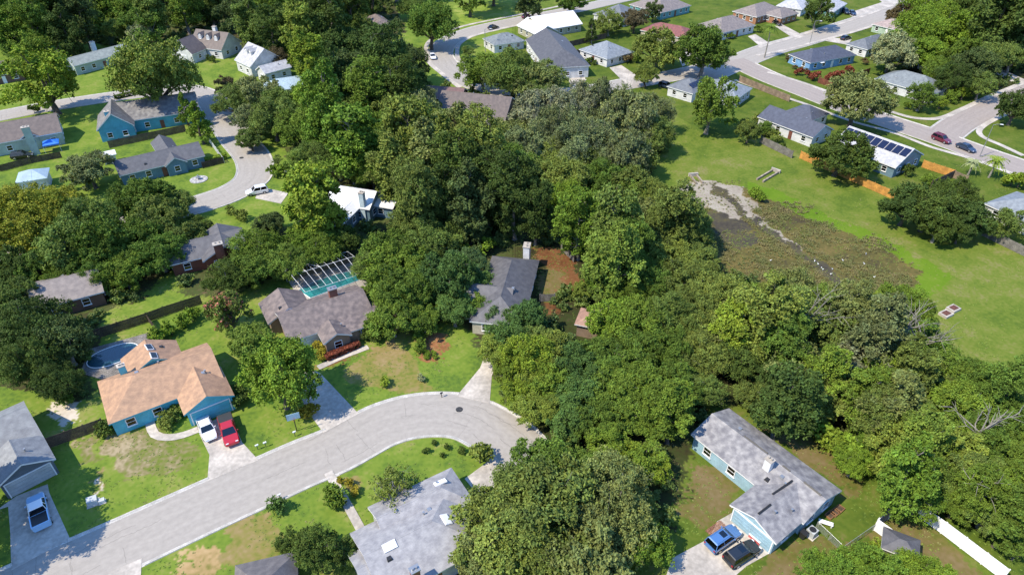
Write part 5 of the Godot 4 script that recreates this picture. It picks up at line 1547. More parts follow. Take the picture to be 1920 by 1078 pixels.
func wing_trim(w: Array, lift: float) -> ArrayMesh:   # soffit and fascia boards under the roof edge
	var b := Build.new()
	var a: float = w[2] / 2 - 0.02
	var d: float = w[3] / 2 - 0.02
	var y: float = w[5] + lift - 0.01
	var top: float = y + w[6] * (d + 0.02)
	var f := 0.2
	b.quad(Vector3(-a, y, d), Vector3(a, y, d), Vector3(a, y - f, d), Vector3(-a, y - f, d))
	b.quad(Vector3(a, y, -d), Vector3(-a, y, -d), Vector3(-a, y - f, -d), Vector3(a, y - f, -d))
	for s in [-1, 1]:
		var x: float = a * s
		if w[7 if s < 0 else 8]:
			if s > 0: b.quad(Vector3(x, y, d), Vector3(x, y, -d), Vector3(x, y - f, -d), Vector3(x, y - f, d))
			else: b.quad(Vector3(x, y, -d), Vector3(x, y, d), Vector3(x, y - f, d), Vector3(x, y - f, -d))
		else:
			for q in [-1, 1]:
				var e := Vector3(x, y, d * q)
				var t := Vector3(x, top - 0.01, 0)
				var dn := Vector3(0, -0.24, 0)
				if s * q > 0: b.quad(e, t, t + dn, e + dn)
				else: b.quad(t, e, e + dn, t + dn)
	b.quad(Vector3(-a, y - f, d), Vector3(a, y - f, d), Vector3(a, y - f, d - 0.4), Vector3(-a, y - f, d - 0.4))
	b.quad(Vector3(a, y - f, -d), Vector3(-a, y - f, -d), Vector3(-a, y - f, -d + 0.4), Vector3(a, y - f, -d + 0.4))
	return b.mesh()


func wing_wall(w: Array, i: int) -> ArrayMesh:
	var b := Build.new()
	var a: float = w[2] / 2 - 0.35 - 0.006 * i
	var d: float = w[3] / 2 - 0.4 - 0.006 * i
	var y: float = w[5] + w[6] * 0.3 - 0.1
	var top: float = w[5] + w[6] * (w[3] / 2) - 0.14
	for s in [-1, 1]:
		b.quad(Vector3(-a * s, y, d * s), Vector3(a * s, y, d * s), Vector3(a * s, 0, d * s), Vector3(-a * s, 0, d * s))
		b.quad(Vector3(a * s, y, d * s), Vector3(a * s, y, -d * s), Vector3(a * s, 0, -d * s), Vector3(a * s, 0, d * s))
		if not w[7 if s < 0 else 8]:
			b.tri(Vector3(a * s, y, d * s), Vector3(a * s, top, 0), Vector3(a * s, y, -d * s))
	return b.mesh()


func window_meshes() -> void:
	var f := Build.new()
	for s in [-1, 1]:
		f.box(Vector3(0.57 * s, 0, 0.02), Vector3(0.1, 1.32, 0.1))
		f.box(Vector3(0, 0.62 * s, 0.02), Vector3(1.04, 0.1, 0.1))
	f.box(Vector3(0, 0, 0.02), Vector3(1.04, 0.05, 0.07))
	f.box(Vector3(0, -0.7, 0.05), Vector3(1.36, 0.06, 0.18))
	shared.frame = f.mesh()
	var g := Build.new()
	g.box(Vector3.ZERO, Vector3(1.05, 1.15, 0.05))
	shared.pane = g.mesh()
	var door := Build.new()
	door.box(Vector3(0, 1.05, 0), Vector3(0.95, 2.1, 0.08))
	door.box(Vector3(0, 1.55, 0.05), Vector3(0.6, 0.7, 0.03))
	door.box(Vector3(0, 0.6, 0.05), Vector3(0.6, 0.7, 0.03))
	shared.door = door.mesh()
	var knob := Build.new()
	knob.tube([Vector3(0, 0, 0), Vector3(0, 0, 0.08)], [0.04, 0.05], 8)
	shared.knob = knob.mesh()
	var vent := Build.new()
	vent.cylinder(Vector3(0, -0.3, 0), 0.09, 0.75, 8)
	vent.cylinder(Vector3(0, 0.4, 0), 0.14, 0.08, 8)
	shared.vent = vent.mesh()
	var v2 := Build.new()
	v2.loft([[Vector3(-0.3, 0, 0.3), Vector3(0.3, 0, 0.3), Vector3(0.3, 0, -0.3), Vector3(-0.3, 0, -0.3)], [Vector3(-0.22, 0.22, 0.22), Vector3(0.22, 0.22, 0.22), Vector3(0.22, 0.22, -0.22), Vector3(-0.22, 0.22, -0.22)]])
	shared.box_vent = v2.mesh()


func garage_door(width: float) -> ArrayMesh:
	var b := Build.new()
	for k in 4:
		b.box(Vector3(0, 0.28 + 0.54 * k, 0), Vector3(width, 0.51, 0.06))
		for q in 4:
			b.box(Vector3((q - 1.5) * width / 4, 0.28 + 0.54 * k, 0.035), Vector3(width / 4 - 0.2, 0.34, 0.03))
	return b.mesh()


func inside_any(p: Vector3, frames: Array, wings: Array, but: int) -> bool:
	for k in wings.size():
		if k == but: continue
		var q: Vector3 = frames[k].affine_inverse() * p
		if absf(q.x) < wings[k][2] / 2 - 0.1 and absf(q.z) < wings[k][3] / 2 - 0.1: return true
	return false


func roof_height(x: float, z: float, frames: Array, wings: Array) -> float:
	var best := 0.0
	for k in wings.size():
		var w: Array = wings[k]
		var q: Vector3 = frames[k].affine_inverse() * Vector3(x, 0, z)
		if absf(q.x) > w[2] / 2 or absf(q.z) > w[3] / 2: continue
		var hgt: float = w[5] + w[6] * (w[3] / 2 - absf(q.z))
		if w[7]: hgt = minf(hgt, w[5] + w[6] * (q.x + w[2] / 2))
		if w[8]: hgt = minf(hgt, w[5] + w[6] * (w[2] / 2 - q.x))
		best = maxf(best, hgt)
	return best


func house(h: Dictionary) -> void:
	var wings: Array = h.wings
	var o := Vector3(wings[0][0], 0, wings[0][1])
	var root := thing(h.name, h.label, h.cat, o)
	var wall: Material = mats["wall_" + h.wall]
	var roof: Material = mats["roof_" + h.roof]
	var trim: Material = mats["white"] if h.roof != "orange" else mats["wall_aqua"]
	var frames := []
	for w in wings:
		frames.append(Transform3D(Basis(Vector3.UP, w[4]), Vector3(w[0] - o.x, 0, w[1] - o.z)))
	rng.seed = hash(h.label)
	var metal: bool = h.roof.ends_with("metal")
	for i in wings.size():
		var w: Array = wings[i]
		var at: Vector3 = frames[i].origin
		var lift := 0.006 * i
		part(root, "wall", wing_wall(w, i), wall, at, w[4])
		var rf := part(root, "roof", wing_roof(w, lift), roof, at, w[4])
		part(rf, "fascia", wing_trim(w, lift), trim)
		# ridge cap
		var ia: float = minf(w[3] / 2, w[2] * 0.48) if w[7] else 0.0
		var ib: float = minf(w[3] / 2, w[2] * 0.48) if w[8] else 0.0
		var x0: float = -w[2] / 2 + ia
		var x1: float = w[2] / 2 - ib
		var ty: float = w[5] + lift + w[6] * w[3] / 2
		if x1 - x0 > 1.0:
			var rc := Build.new()
			var e := 0.16
			rc.loft([[Vector3(x0, ty - e * w[6] + 0.02, e), Vector3(x0, ty + 0.03, 0), Vector3(x0, ty - e * w[6] + 0.02, -e)], [Vector3(x1, ty - e * w[6] + 0.02, e), Vector3(x1, ty + 0.03, 0), Vector3(x1, ty - e * w[6] + 0.02, -e)]])
			part(rf, "ridge_cap", rc.mesh(), roof)
		if metal:
			for s in [-1, 1]:
				for k in int(w[2] / 0.9):
					var xx: float = -w[2] / 2 + 0.45 + k * 0.9
					if (w[7] and xx < x0) or (w[8] and xx > x1): continue
					var seam := Build.new()
					seam.tube([Vector3(xx, ty + 0.01, 0.02 * s), Vector3(xx, w[5] + lift + 0.01, s * w[3] / 2)], [0.02, 0.02], 4)
					part(rf, "seam", seam.mesh(), roof)
		# windows on every outer wall
		if h.wins:
			for side in 4:
				var len_: float = w[2] if side < 2 else w[3]
				var dirn: Vector3 = [Vector3(0, 0, 1), Vector3(0, 0, -1), Vector3(1, 0, 0), Vector3(-1, 0, 0)][side]
				var along := Vector3(dirn.z, 0, -dirn.x)
				var out: float = (w[3] / 2 - 0.4 if side < 2 else w[2] / 2 - 0.35) - 0.006 * i
				var is_garage: bool = h.garage != null and h.garage[0] == i and h.garage[1] == (3 if side == 3 else 2 if side == 2 else side) - 0 and false
				var garage_here: bool = h.garage != null and h.garage[0] == i and ((h.garage[1] == 1 and side == 3) or (h.garage[1] == 0 and side == 2) or (h.garage[1] == 2 and side == 0))
				var turn: float = [0.0, PI, PI / 2, -PI / 2][side]
				if garage_here:
					var gw: float = minf(h.garage[2], len_ - 1.2)
					var gp: Vector3 = dirn * (out + 0.03)
					if h.garage[1] == 2: gp += along * -(w[2] / 2 - gw / 2 - 1.0)
					var gd := part(root, "garage_door", garage_door(gw), mats["wall_" + h.garage[3]], frames[i] * gp, w[4] + turn)
					var gf := Build.new()
					for s in [-1, 1]: gf.box(Vector3((gw / 2 + 0.08) * s, 1.12, 0.02), Vector3(0.14, 2.24, 0.12))
					gf.box(Vector3(0, 2.3, 0.02), Vector3(gw + 0.3, 0.14, 0.12))
					part(gd, "frame", gf.mesh(), mats["white"])
					continue
				var n := int((len_ - 1.4) / 3.1)
				var made := 0
				for k in n:
					var s := (k + 0.5) / n * (len_ - 1.6) - (len_ - 1.6) / 2
					var lp := dirn * out + along * s
					var wp: Vector3 = frames[i] * lp
					if inside_any(wp + frames[i].basis * dirn * 0.3, frames, wings, i): continue
					if i == 0 and side == 0 and k == n / 2 and n > 2:
						var dr := part(root, "door", shared.door, mats["white"] if rng.randf() < 0.5 else mats["wall_redbrick"], wp + frames[i].basis * dirn * 0.03, w[4] + turn)
						part(dr, "handle", shared.knob, mats["grey_metal"], Vector3(0.38, 1.0, 0.04))
						continue
					var wd := part(root, "window", shared.frame, mats["white"], wp + Vector3(0, minf(1.5, w[5] * 0.55), 0) + frames[i].basis * dirn * 0.02, w[4] + turn)
					part(wd, "pane", shared.pane, mats["glass"], Vector3(0, 0, 0.0))
	# chimneys
	for c in h.ch:
		var b := Build.new()
		var y: float = c[4]
		var top := y + 0.0
		b.box(Vector3(0, top / 2, 0), Vector3(c[2], top, c[3]))
		var ch := part(root, "chimney", b.mesh(), mats["wall_" + c[5]], Vector3(c[0] - o.x, 0, c[1] - o.z), wings[0][4])
		var cap := Build.new()
		cap.box(Vector3(0, top + 0.06, 0), Vector3(c[2] + 0.18, 0.12, c[3] + 0.18))
		for s in [-1, 1]: cap.cylinder(Vector3(c[2] * 0.22 * s, top + 0.12, 0), 0.14, 0.28, 8)
		part(ch, "chimney_cap", cap.mesh(), mats["concrete"] if c[5] != "brick" else mats["grey_metal"])
	# pipes and box vents on the main slopes
	for k in h.vents:
		var w: Array = wings[k % wings.size()]
		var lp := Vector3(rng.randf_range(-0.3, 0.3) * w[2], 0, rng.randf_range(0.1, 0.32) * w[3] * (1 if k % 3 else -1))
		var wp: Vector3 = frames[k % wings.size()] * lp
		var y := roof_height(wp.x, wp.z, frames, wings)
		if k % 2: part(root, "roof_vent", shared.vent, mats["grey_metal"], Vector3(wp.x, y, wp.z), 0)
		else: part(root, "roof_vent", shared.box_vent, mats["black_metal"] if k % 4 else mats["grey_metal"], Vector3(wp.x, y - 0.08, wp.z), w[4])
	# skylights
	for s in h.sky:
		var p := Vector3(s[0] - o.x, 0, s[1] - o.z)
		var y := roof_height(p.x, p.z, frames, wings)
		var e := 0.3
		var gx := (roof_height(p.x + e, p.z, frames, wings) - roof_height(p.x - e, p.z, frames, wings)) / (2 * e)
		var gz := (roof_height(p.x, p.z + e, frames, wings) - roof_height(p.x, p.z - e, frames, wings)) / (2 * e)
		var up := Vector3(-gx, 1, -gz).normalized()
		var zx := Vector3(gx, gx * gx + gz * gz, gz).normalized() if absf(gx) + absf(gz) > 0.05 else Vector3.RIGHT
		var bs := Basis(zx, up, zx.cross(up))
		var fr := Build.new()
		fr.box(Vector3(0, 0.06, 0), Vector3(0.9, 0.16, 1.5))
		var sk := part(root, "skylight", fr.mesh(), mats["white"])
		sk.transform = Transform3D(bs, Vector3(p.x, y, p.z))
		var pn := Build.new()
		pn.box(Vector3(0, 0.15, 0), Vector3(0.74, 0.04, 1.34))
		part(sk, "pane", pn.mesh(), mats["white"] if h.roof == "lightgrey" else mats["glass"])
	# dark slot vents lying along the slopes
	for k in range(0, h.slots.size(), 2):
		var e0 := Vector3(h.slots[k][0] - o.x, 0, h.slots[k][1] - o.z)
		var e1 := Vector3(h.slots[k + 1][0] - o.x, 0, h.slots[k + 1][1] - o.z)
		e0.y = roof_height(e0.x, e0.z, frames, wings) + 0.06
		e1.y = roof_height(e1.x, e1.z, frames, wings) + 0.06
		var sv := Build.new()
		sv.tube([e0, e1], [0.14, 0.14], 4)
		part(root, "slot_vent", sv.mesh(), mats["black_metal"])
	# dormers
	if h.dorm != null:
		var w: Array = wings[h.dorm[0]]
		for k in h.dorm[1]:
			var x: float = (k - (h.dorm[1] - 1) / 2.0) * w[2] * 0.24
			var zf: float = w[3] * 0.26
			var face := 1.0
			if frames[h.dorm[0]].basis.z.z < 0: face = -1.0
			var y: float = w[5] + w[6] * (w[3] / 2 - zf)
			var dm := Build.new()
			for q in [-1, 1]:
				dm.quad(Vector3(0.65 * q, y + 1.3, zf * q * q) if q > 0 else Vector3(-0.65, y + 1.3, 0), Vector3(0.65, y + 1.3, 0) if q > 0 else Vector3(-0.65, y + 1.3, zf), Vector3(0.65 * q, y - 0.1, 0 if q > 0 else zf), Vector3(0.65 * q, y - 0.1, zf if q > 0 else 0))
			dm.quad(Vector3(-0.65, y + 1.3, zf), Vector3(0.65, y + 1.3, zf), Vector3(0.65, y - 0.1, zf), Vector3(-0.65, y - 0.1, zf))
			dm.tri(Vector3(-0.65, y + 1.3, zf), Vector3(0, y + 1.95, zf), Vector3(0.65, y + 1.3, zf))
			var d := part(root, "dormer", dm.mesh(), mats["wall_white"], frames[h.dorm[0]] * Vector3(x, 0, 0), w[4] + (0.0 if face > 0 else PI))
			var dr := Build.new()
			for q in [-1, 1]:
				var e := Vector3(0.82 * q, y + 1.14, zf + 0.15)
				var t := Vector3(0, y + 2.0, zf + 0.15)
				var bk := Vector3(0, 0, -zf - 0.15)
				if q > 0: dr.quad(t + bk, t + Vector3.ZERO, e, e + bk)
				else: dr.quad(t, t + bk, e + bk, e)
			part(d, "roof", dr.mesh(), roof)
			var wd := part(d, "window", shared.frame, mats["white"], Vector3(0, y + 0.62, zf + 0.02))
			wd.scale = Vector3(0.7, 0.8, 1)
	# solar panels on the brightest long slope
	if h.solar != null:
		var w: Array = wings[h.solar[0]]
		var face := 1.0 if frames[0].basis.z.z > 0 else -1.0
		for k in h.solar[1]:
			var sp := Build.new()
			sp.box(Vector3(0, 0.08, 0), Vector3(1.55, 0.05, 1.7 if h.solar[1] < 8 else 2.4))
			var pv := part(root, "solar_panel", sp.mesh(), mats["solar"])
			var x: float = (k - (h.solar[1] - 1) / 2.0) * (1.75 if h.solar[1] > 8 else 1.2)
			if h.solar[1] < 8: pv.scale.x = 0.65
			var zz: float = w[3] * 0.25 * face if h.solar[1] < 8 else w[3] * 0.14 * face
			var tilt := atan(w[6]) * face
			pv.transform = frames[0] * Transform3D(Basis(Vector3.RIGHT, tilt).scaled(pv.scale), Vector3(x, w[5] + w[6] * (w[3] / 2 - absf(zz)) + 0.02, zz))


# ---------------------------------------------------------------- trees
func random_dir() -> Vector3:
	var y := rng.randf_range(-1, 1)
	var a := rng.randf() * TAU
	var r := sqrt(1 - y * y)
	return Vector3(r * cos(a), y, r * sin(a))


# a crown of lobes, each lobe a shell of twigs, each twig a spray of leaf-sized faces
func crown(kind: String, seed_: int) -> Array:
	rng.seed = seed_
	var R := 8.0
	var V := 5.2
	var hc := 6.4
	var lobes := 70
	var lr := Vector2(0.9, 2.3)
	var twigs := 26
	var leaves := 26
	var size := 0.2
	match kind:
		"round", "flower": R = 4.5; V = 4.0; hc = 4.4; lobes = 44; lr = Vector2(0.5, 1.5); twigs = 22; leaves = 20; size = 0.17
		"tall": R = 4.6; V = 7.6; hc = 8.6; lobes = 64; lr = Vector2(0.7, 1.8); twigs = 24; leaves = 22; size = 0.19
		"cone": R = 3.0; V = 6.2; hc = 6.4; lobes = 54; lr = Vector2(0.6, 1.0); twigs = 18; leaves = 18; size = 0.16
		"sparse": R = 4.0; V = 3.2; hc = 4.0; lobes = 34; lr = Vector2(0.7, 1.2); twigs = 12; leaves = 13; size = 0.14
		"shrub": R = 1.0; V = 0.8; hc = 0.72; lobes = 12; lr = Vector2(0.26, 0.42); twigs = 16; leaves = 9; size = 0.1
		"hedge": R = 1.0; V = 0.45; hc = 0.5; lobes = 0; twigs = 420; leaves = 9; size = 0.09
		"moss": hc = 7.5; V = 6.0
	if kind == "flower": hc = 4.2
	# every variant has its own habit: fuller or looser, flatter or steeper, leaning to one side
	lobes = int(lobes * rng.randf_range(0.72, 1.12))
	size *= rng.randf_range(0.8, 1.3)
	V *= rng.randf_range(0.86, 1.12)
	var bias := Vector3(rng.randf_range(-0.14, 0.14), 0, rng.randf_range(-0.14, 0.14))
	var v := PackedVector3Array()
	var n := PackedVector3Array()
	var c := PackedColorArray()
	var centres := []
	if kind == "hedge":
		centres.append([Vector3.ZERO, 1.0])
	for i in lobes:
		var d := random_dir()
		var p: Vector3
		var r := rng.randf_range(lr.x, lr.y)
		if kind == "cone":
			var t := rng.randf()
			var rad := (1.0 - t) * R * 0.78 + 0.15
			var a := rng.randf() * TAU
			p = Vector3(cos(a) * rad, (t * 2 - 1) * V * 0.92, sin(a) * rad)
			r *= 1.25 - t * 0.7
		else:
			var q := 0.95 if i > lobes / 5 else 0.5
			if d.y < -0.6 and kind != "tall": d.y *= 0.6
			p = Vector3(d.x * (R - r) * q, d.y * (V - r * 0.7) * q, d.z * (R - r) * q) * rng.randf_range(0.8, 1.2) + bias * R
			if kind == "oak": p.y += 0.9 * (1.0 - Vector2(p.x, p.z).length() / R)
		centres.append([p, r])
	for l in centres:
		var lp: Vector3 = l[0]
		var r: float = l[1]
		var lobe_tone := rng.randf_range(0.74, 1.2)
		for k in twigs:
			var d := random_dir()
			if d.y < -0.35: d.y = -d.y
			var tp := lp + d * r * rng.randf_range(0.55, 1.14)
			if kind == "hedge":
				tp = Vector3(rng.randf_range(-1, 1), rng.randf_range(-0.45, 0.5), rng.randf_range(-0.5, 0.5))
				if rng.randf() < 0.6: tp.y = 0.47
				elif rng.randf() < 0.7: tp.z = 0.5 * signf(tp.z)
				d = (tp + Vector3(0, 0.2, 0)).normalized()
			var tr := r * rng.randf_range(0.22, 0.62) if kind != "hedge" else 0.12
			var tone := lobe_tone * rng.randf_range(0.84, 1.14)
			var warm := rng.randf_range(-0.06, 0.1)
			var hang: bool = kind == "moss" and rng.randf() < 0.3
			var flower: bool = kind == "flower" and d.y > 0.1 and rng.randf() < 0.2
			for j in leaves:
				var p := tp + random_dir() * tr * rng.randf()
				var s := size * rng.randf_range(0.65, 1.25)
				var nn := (d * 0.75 + random_dir() * 1.0 + Vector3(0, 0.3, 0)).normalized()
				var u := nn.cross(random_dir()).normalized()
				var w := nn.cross(u)
				var shade := tone * rng.randf_range(0.72, 1.3)
				var col := Color(shade * (1.0 + warm), shade, shade * (1.0 - warm))
				if hang:
					p += Vector3(rng.randf_range(-0.3, 0.3), -rng.randf_range(0.2, 1.4), rng.randf_range(-0.3, 0.3))
					u = Vector3(rng.randf_range(-0.2, 0.2), -1, rng.randf_range(-0.2, 0.2)) * 1.9
					w = Vector3(rng.randf_range(-1, 1), 0, rng.randf_range(-1, 1)).normalized() * 0.45
					nn = u.cross(w).normalized()
					col = Color(1.25, 1.2, 1.7) * shade
				# stored colours hold half the value: the leaf materials double it
				if kind == "flower": col = Color(0.5, 0.19, 0.14) * shade if flower else Color(0.14, 0.19, 0.04) * shade
				else: col = col * 0.5
				# a leaf spray: a kite of two faces folded along its rib
				var a0 := p - u * s
				var a1 := p + w * s * 0.62 + nn * s * 0.16
				var a2 := p + u * s * 0.95
				var a3 := p - w * s * 0.62 + nn * s * 0.16
				for q in [[a0, a1, a2], [a0, a2, a3]]:
					var fn: Vector3 = (q[2] - q[0]).cross(q[1] - q[0]).normalized()
					for e in 3:
						v.append(q[e])
						n.append(fn)
						c.append(col)
	var m := ArrayMesh.new()
	var a := []
	a.resize(Mesh.ARRAY_MAX)
	a[Mesh.ARRAY_VERTEX] = v
	a[Mesh.ARRAY_NORMAL] = n
	a[Mesh.ARRAY_COLOR] = c
	m.add_surface_from_arrays(Mesh.PRIMITIVE_TRIANGLES, a)
	# trunk and limbs reaching into the lobes
	var b := Build.new()
	if kind not in ["shrub", "hedge"]:
		var base := R * 0.055 + 0.12
		var fork := Vector3(rng.randf_range(-0.3, 0.3), maxf(hc - V * 0.75, 1.2), rng.randf_range(-0.3, 0.3))
		b.tube([Vector3(0, -0.2, 0), Vector3(0, 0.35, 0), fork * 0.6 + Vector3(0.1, 0, 0.05), fork], [base * 1.5, base * 1.05, base * 0.9, base * 0.8], 8)
		if kind in ["tall", "cone"]:
			b.tube([fork, Vector3(0.1, hc, -0.1), Vector3(0, hc + V * 0.75, 0)], [base * 0.8, base * 0.5, base * 0.1], 7)
		var k := 0
		for l in centres:
			k += 1
			if k % 4 and kind != "sparse": continue
			var e: Vector3 = l[0] + Vector3(0, hc, 0)
			var from := fork
			if kind in ["tall", "cone"]: from = Vector3(0, clampf(e.y - 1.5, fork.y, hc + V * 0.5), 0)
			var mid := from.lerp(e, 0.55) + Vector3(rng.randf_range(-0.5, 0.5), rng.randf_range(-0.2, 0.7), rng.randf_range(-0.5, 0.5))
			b.tube([from, mid, e], [base * 0.42, base * 0.26, base * 0.1], 5)
			for f in 3:
				var tip: Vector3 = e + (random_dir() + Vector3(0, 0.5, 0)).normalized() * l[1] * rng.randf_range(0.9, 1.35)
				b.tube([e, e.lerp(tip, 0.5) + random_dir() * 0.12, tip], [base * 0.09, base * 0.06, 0.015], 4)
	else:
		b.tube([Vector3(0, -0.05, 0), Vector3(0, hc, 0)], [0.06, 0.03], 5)
	return [m, b.mesh(), hc]


func trees() -> void:
	var protos := {}
	var variants := {"oak": 5, "round": 3, "tall": 4, "cone": 2, "sparse": 2, "moss": 3, "flower": 1, "shrub": 3, "hedge": 2}
	for k in variants:
		protos[k] = []
		for i in variants[k]:
			protos[k].append(crown(k, 100 + i * 17 + hash(k) % 1000))
	var title := {"oak": "spreading_tree", "round": "round_tree", "tall": "tall_tree", "cone": "cone_tree", "sparse": "thin_tree", "moss": "mossy_tree", "flower": "flowering_tree"}
	var r := RandomNumberGenerator.new()
	r.seed = 5
	for t in TREES:
		var p: Array = protos[t[3]][r.randi() % protos[t[3]].size()]
		var lab: Array = TREE_LABELS[t[5]]
		var o := thing(title[t[3]], lab[0], "tree", Vector3(t[0], 0, t[1]), r.randf() * TAU, lab[1])
		var s: float = t[2]
		o.scale = Vector3(s * r.randf_range(0.9, 1.12), s * r.randf_range(0.9, 1.14), s * r.randf_range(0.9, 1.12))
		o.rotation.x = r.randf_range(-0.05, 0.05)
		o.rotation.z = r.randf_range(-0.05, 0.05)
		part(o, "trunk", p[1], mats["pale_bark"] if r.randf() < 0.4 else mats["bark"])
		part(o, "crown", p[0], leaf_mat(t[4], 0 if t[4] in ["flower", "yellow", "pale"] else r.randi() % 5), Vector3(0, p[2], 0))
	for t in SHRUBS:
		var p: Array = protos["shrub"][r.randi() % 3]
		var o := thing("shrub", t[4], "shrub", Vector3(t[0], 0, t[1]), r.randf() * TAU, t[4])
		o.scale = Vector3.ONE * t[2] * r.randf_range(0.85, 1.15)
		part(o, "stem", p[1], mats["bark"])
		part(o, "foliage", p[0], leaf_mat(t[3]), Vector3(0, p[2], 0))
	for t in HEDGES:
		var line := pairs(t[0])
		var o := thing("hedge", t[4], "hedge", Vector3(line[0].x, 0, line[0].y))
		for i in line.size() - 1:
			var d := line[i + 1] - line[i]
			var n := maxi(1, int(d.length() / 2.2))
			for k in n:
				var q := line[i] + d * (k + 0.5) / n - line[0]
				var e := part(o, "foliage", protos["hedge"][k % 2][0], leaf_mat(t[3]), Vector3(q.x, t[1] * 0.5, q.y), -d.angle())
				e.scale = Vector3(d.length() / n / 2 * 1.06, t[1], t[2])


# bare branching tree
func bare_tree(at: Vector3, h: float, label: String, seed_: int, mat: Material, group: String) -> void:
	rng.seed = seed_
	var o := thing("bare_tree", label, "tree", at, rng.randf() * TAU, group)
	var b := Build.new()
	b.tube([Vector3(0, -0.2, 0), Vector3(0.1, h * 0.35, 0), Vector3(-0.1, h * 0.6, 0.2)], [0.24, 0.18, 0.13], 8)
	part(o, "trunk", b.mesh(), mat)
	var br := Build.new()
	for i in 9:
		var y := h * rng.randf_range(0.38, 0.62)
		var from := Vector3(0, y, 0.1)
		var d := Vector3(rng.randf_range(-1, 1), rng.randf_range(0.5, 1.2), rng.randf_range(-1, 1)).normalized()
		var l := h * rng.randf_range(0.3, 0.45)
		var mid := from + d * l * 0.5 + Vector3(rng.randf_range(-0.4, 0.4), 0, rng.randf_range(-0.4, 0.4))
		var e := from + d * l
		br.tube([from, mid, e], [0.09, 0.065, 0.025], 5)
		for k in 4:
			var f := mid.lerp(e, rng.randf())
			var g := (d + random_dir() * 0.9).normalized()
			br.tube([f, f + g * l * 0.2, f + g * l * 0.38 + random_dir() * 0.2], [0.04, 0.03, 0.01], 4)
	part(o, "branches", br.mesh(), mat)


func palm(at: Vector3, h: float, label: String, i: int) -> void:
	rng.seed = 900 + i
	var o := thing("palm_tree", label, "palm", at)
	var b := Build.new()
	b.tube([Vector3(0, -0.1, 0), Vector3(0.12, h * 0.5, 0), Vector3(0.05, h, 0)], [0.24, 0.17, 0.15], 8)
	part(o, "trunk", b.mesh(), mats["pale_bark"])
	for k in 26:
		var a := TAU * k / 13.0 + rng.randf_range(-0.2, 0.2)
		var up := 0.75 if k < 13 else -0.15
		var d := Vector3(cos(a), 0, sin(a))
		var fr := Build.new()
		fr.tint = Color(1, 1, 1) * rng.randf_range(0.4, 0.58)
		var l := rng.randf_range(2.1, 2.9) * (0.75 if i == 1 else 1.0)
		var side := Vector3(-d.z, 0, d.x)
		var prev := Vector3.ZERO
		for q in range(1, 7):
			var t := q / 6.0
			var p := d * l * t + Vector3(0, l * (up * t - 0.85 * t * t), 0)
			var w := 0.42 * sin(PI * minf(t + 0.12, 1.0)) + 0.05
			for e in 2:
				var sg := 1.0 if e else -1.0
				fr.tri(prev, p, prev.lerp(p, 0.5) + side * sg * w + Vector3(0, -w * 0.5, 0) + d * 0.25)
				fr.tri(prev.lerp(p, 0.5), p, p + side * sg * w * 0.8 + Vector3(0, -w * 0.5, 0) + d * 0.2)
			prev = p
		part(o, "frond", fr.mesh(), leaf_mat("yellowgreen" if i == 0 else "pale" if i == 1 else "mid"), Vector3(0.05, h, 0))


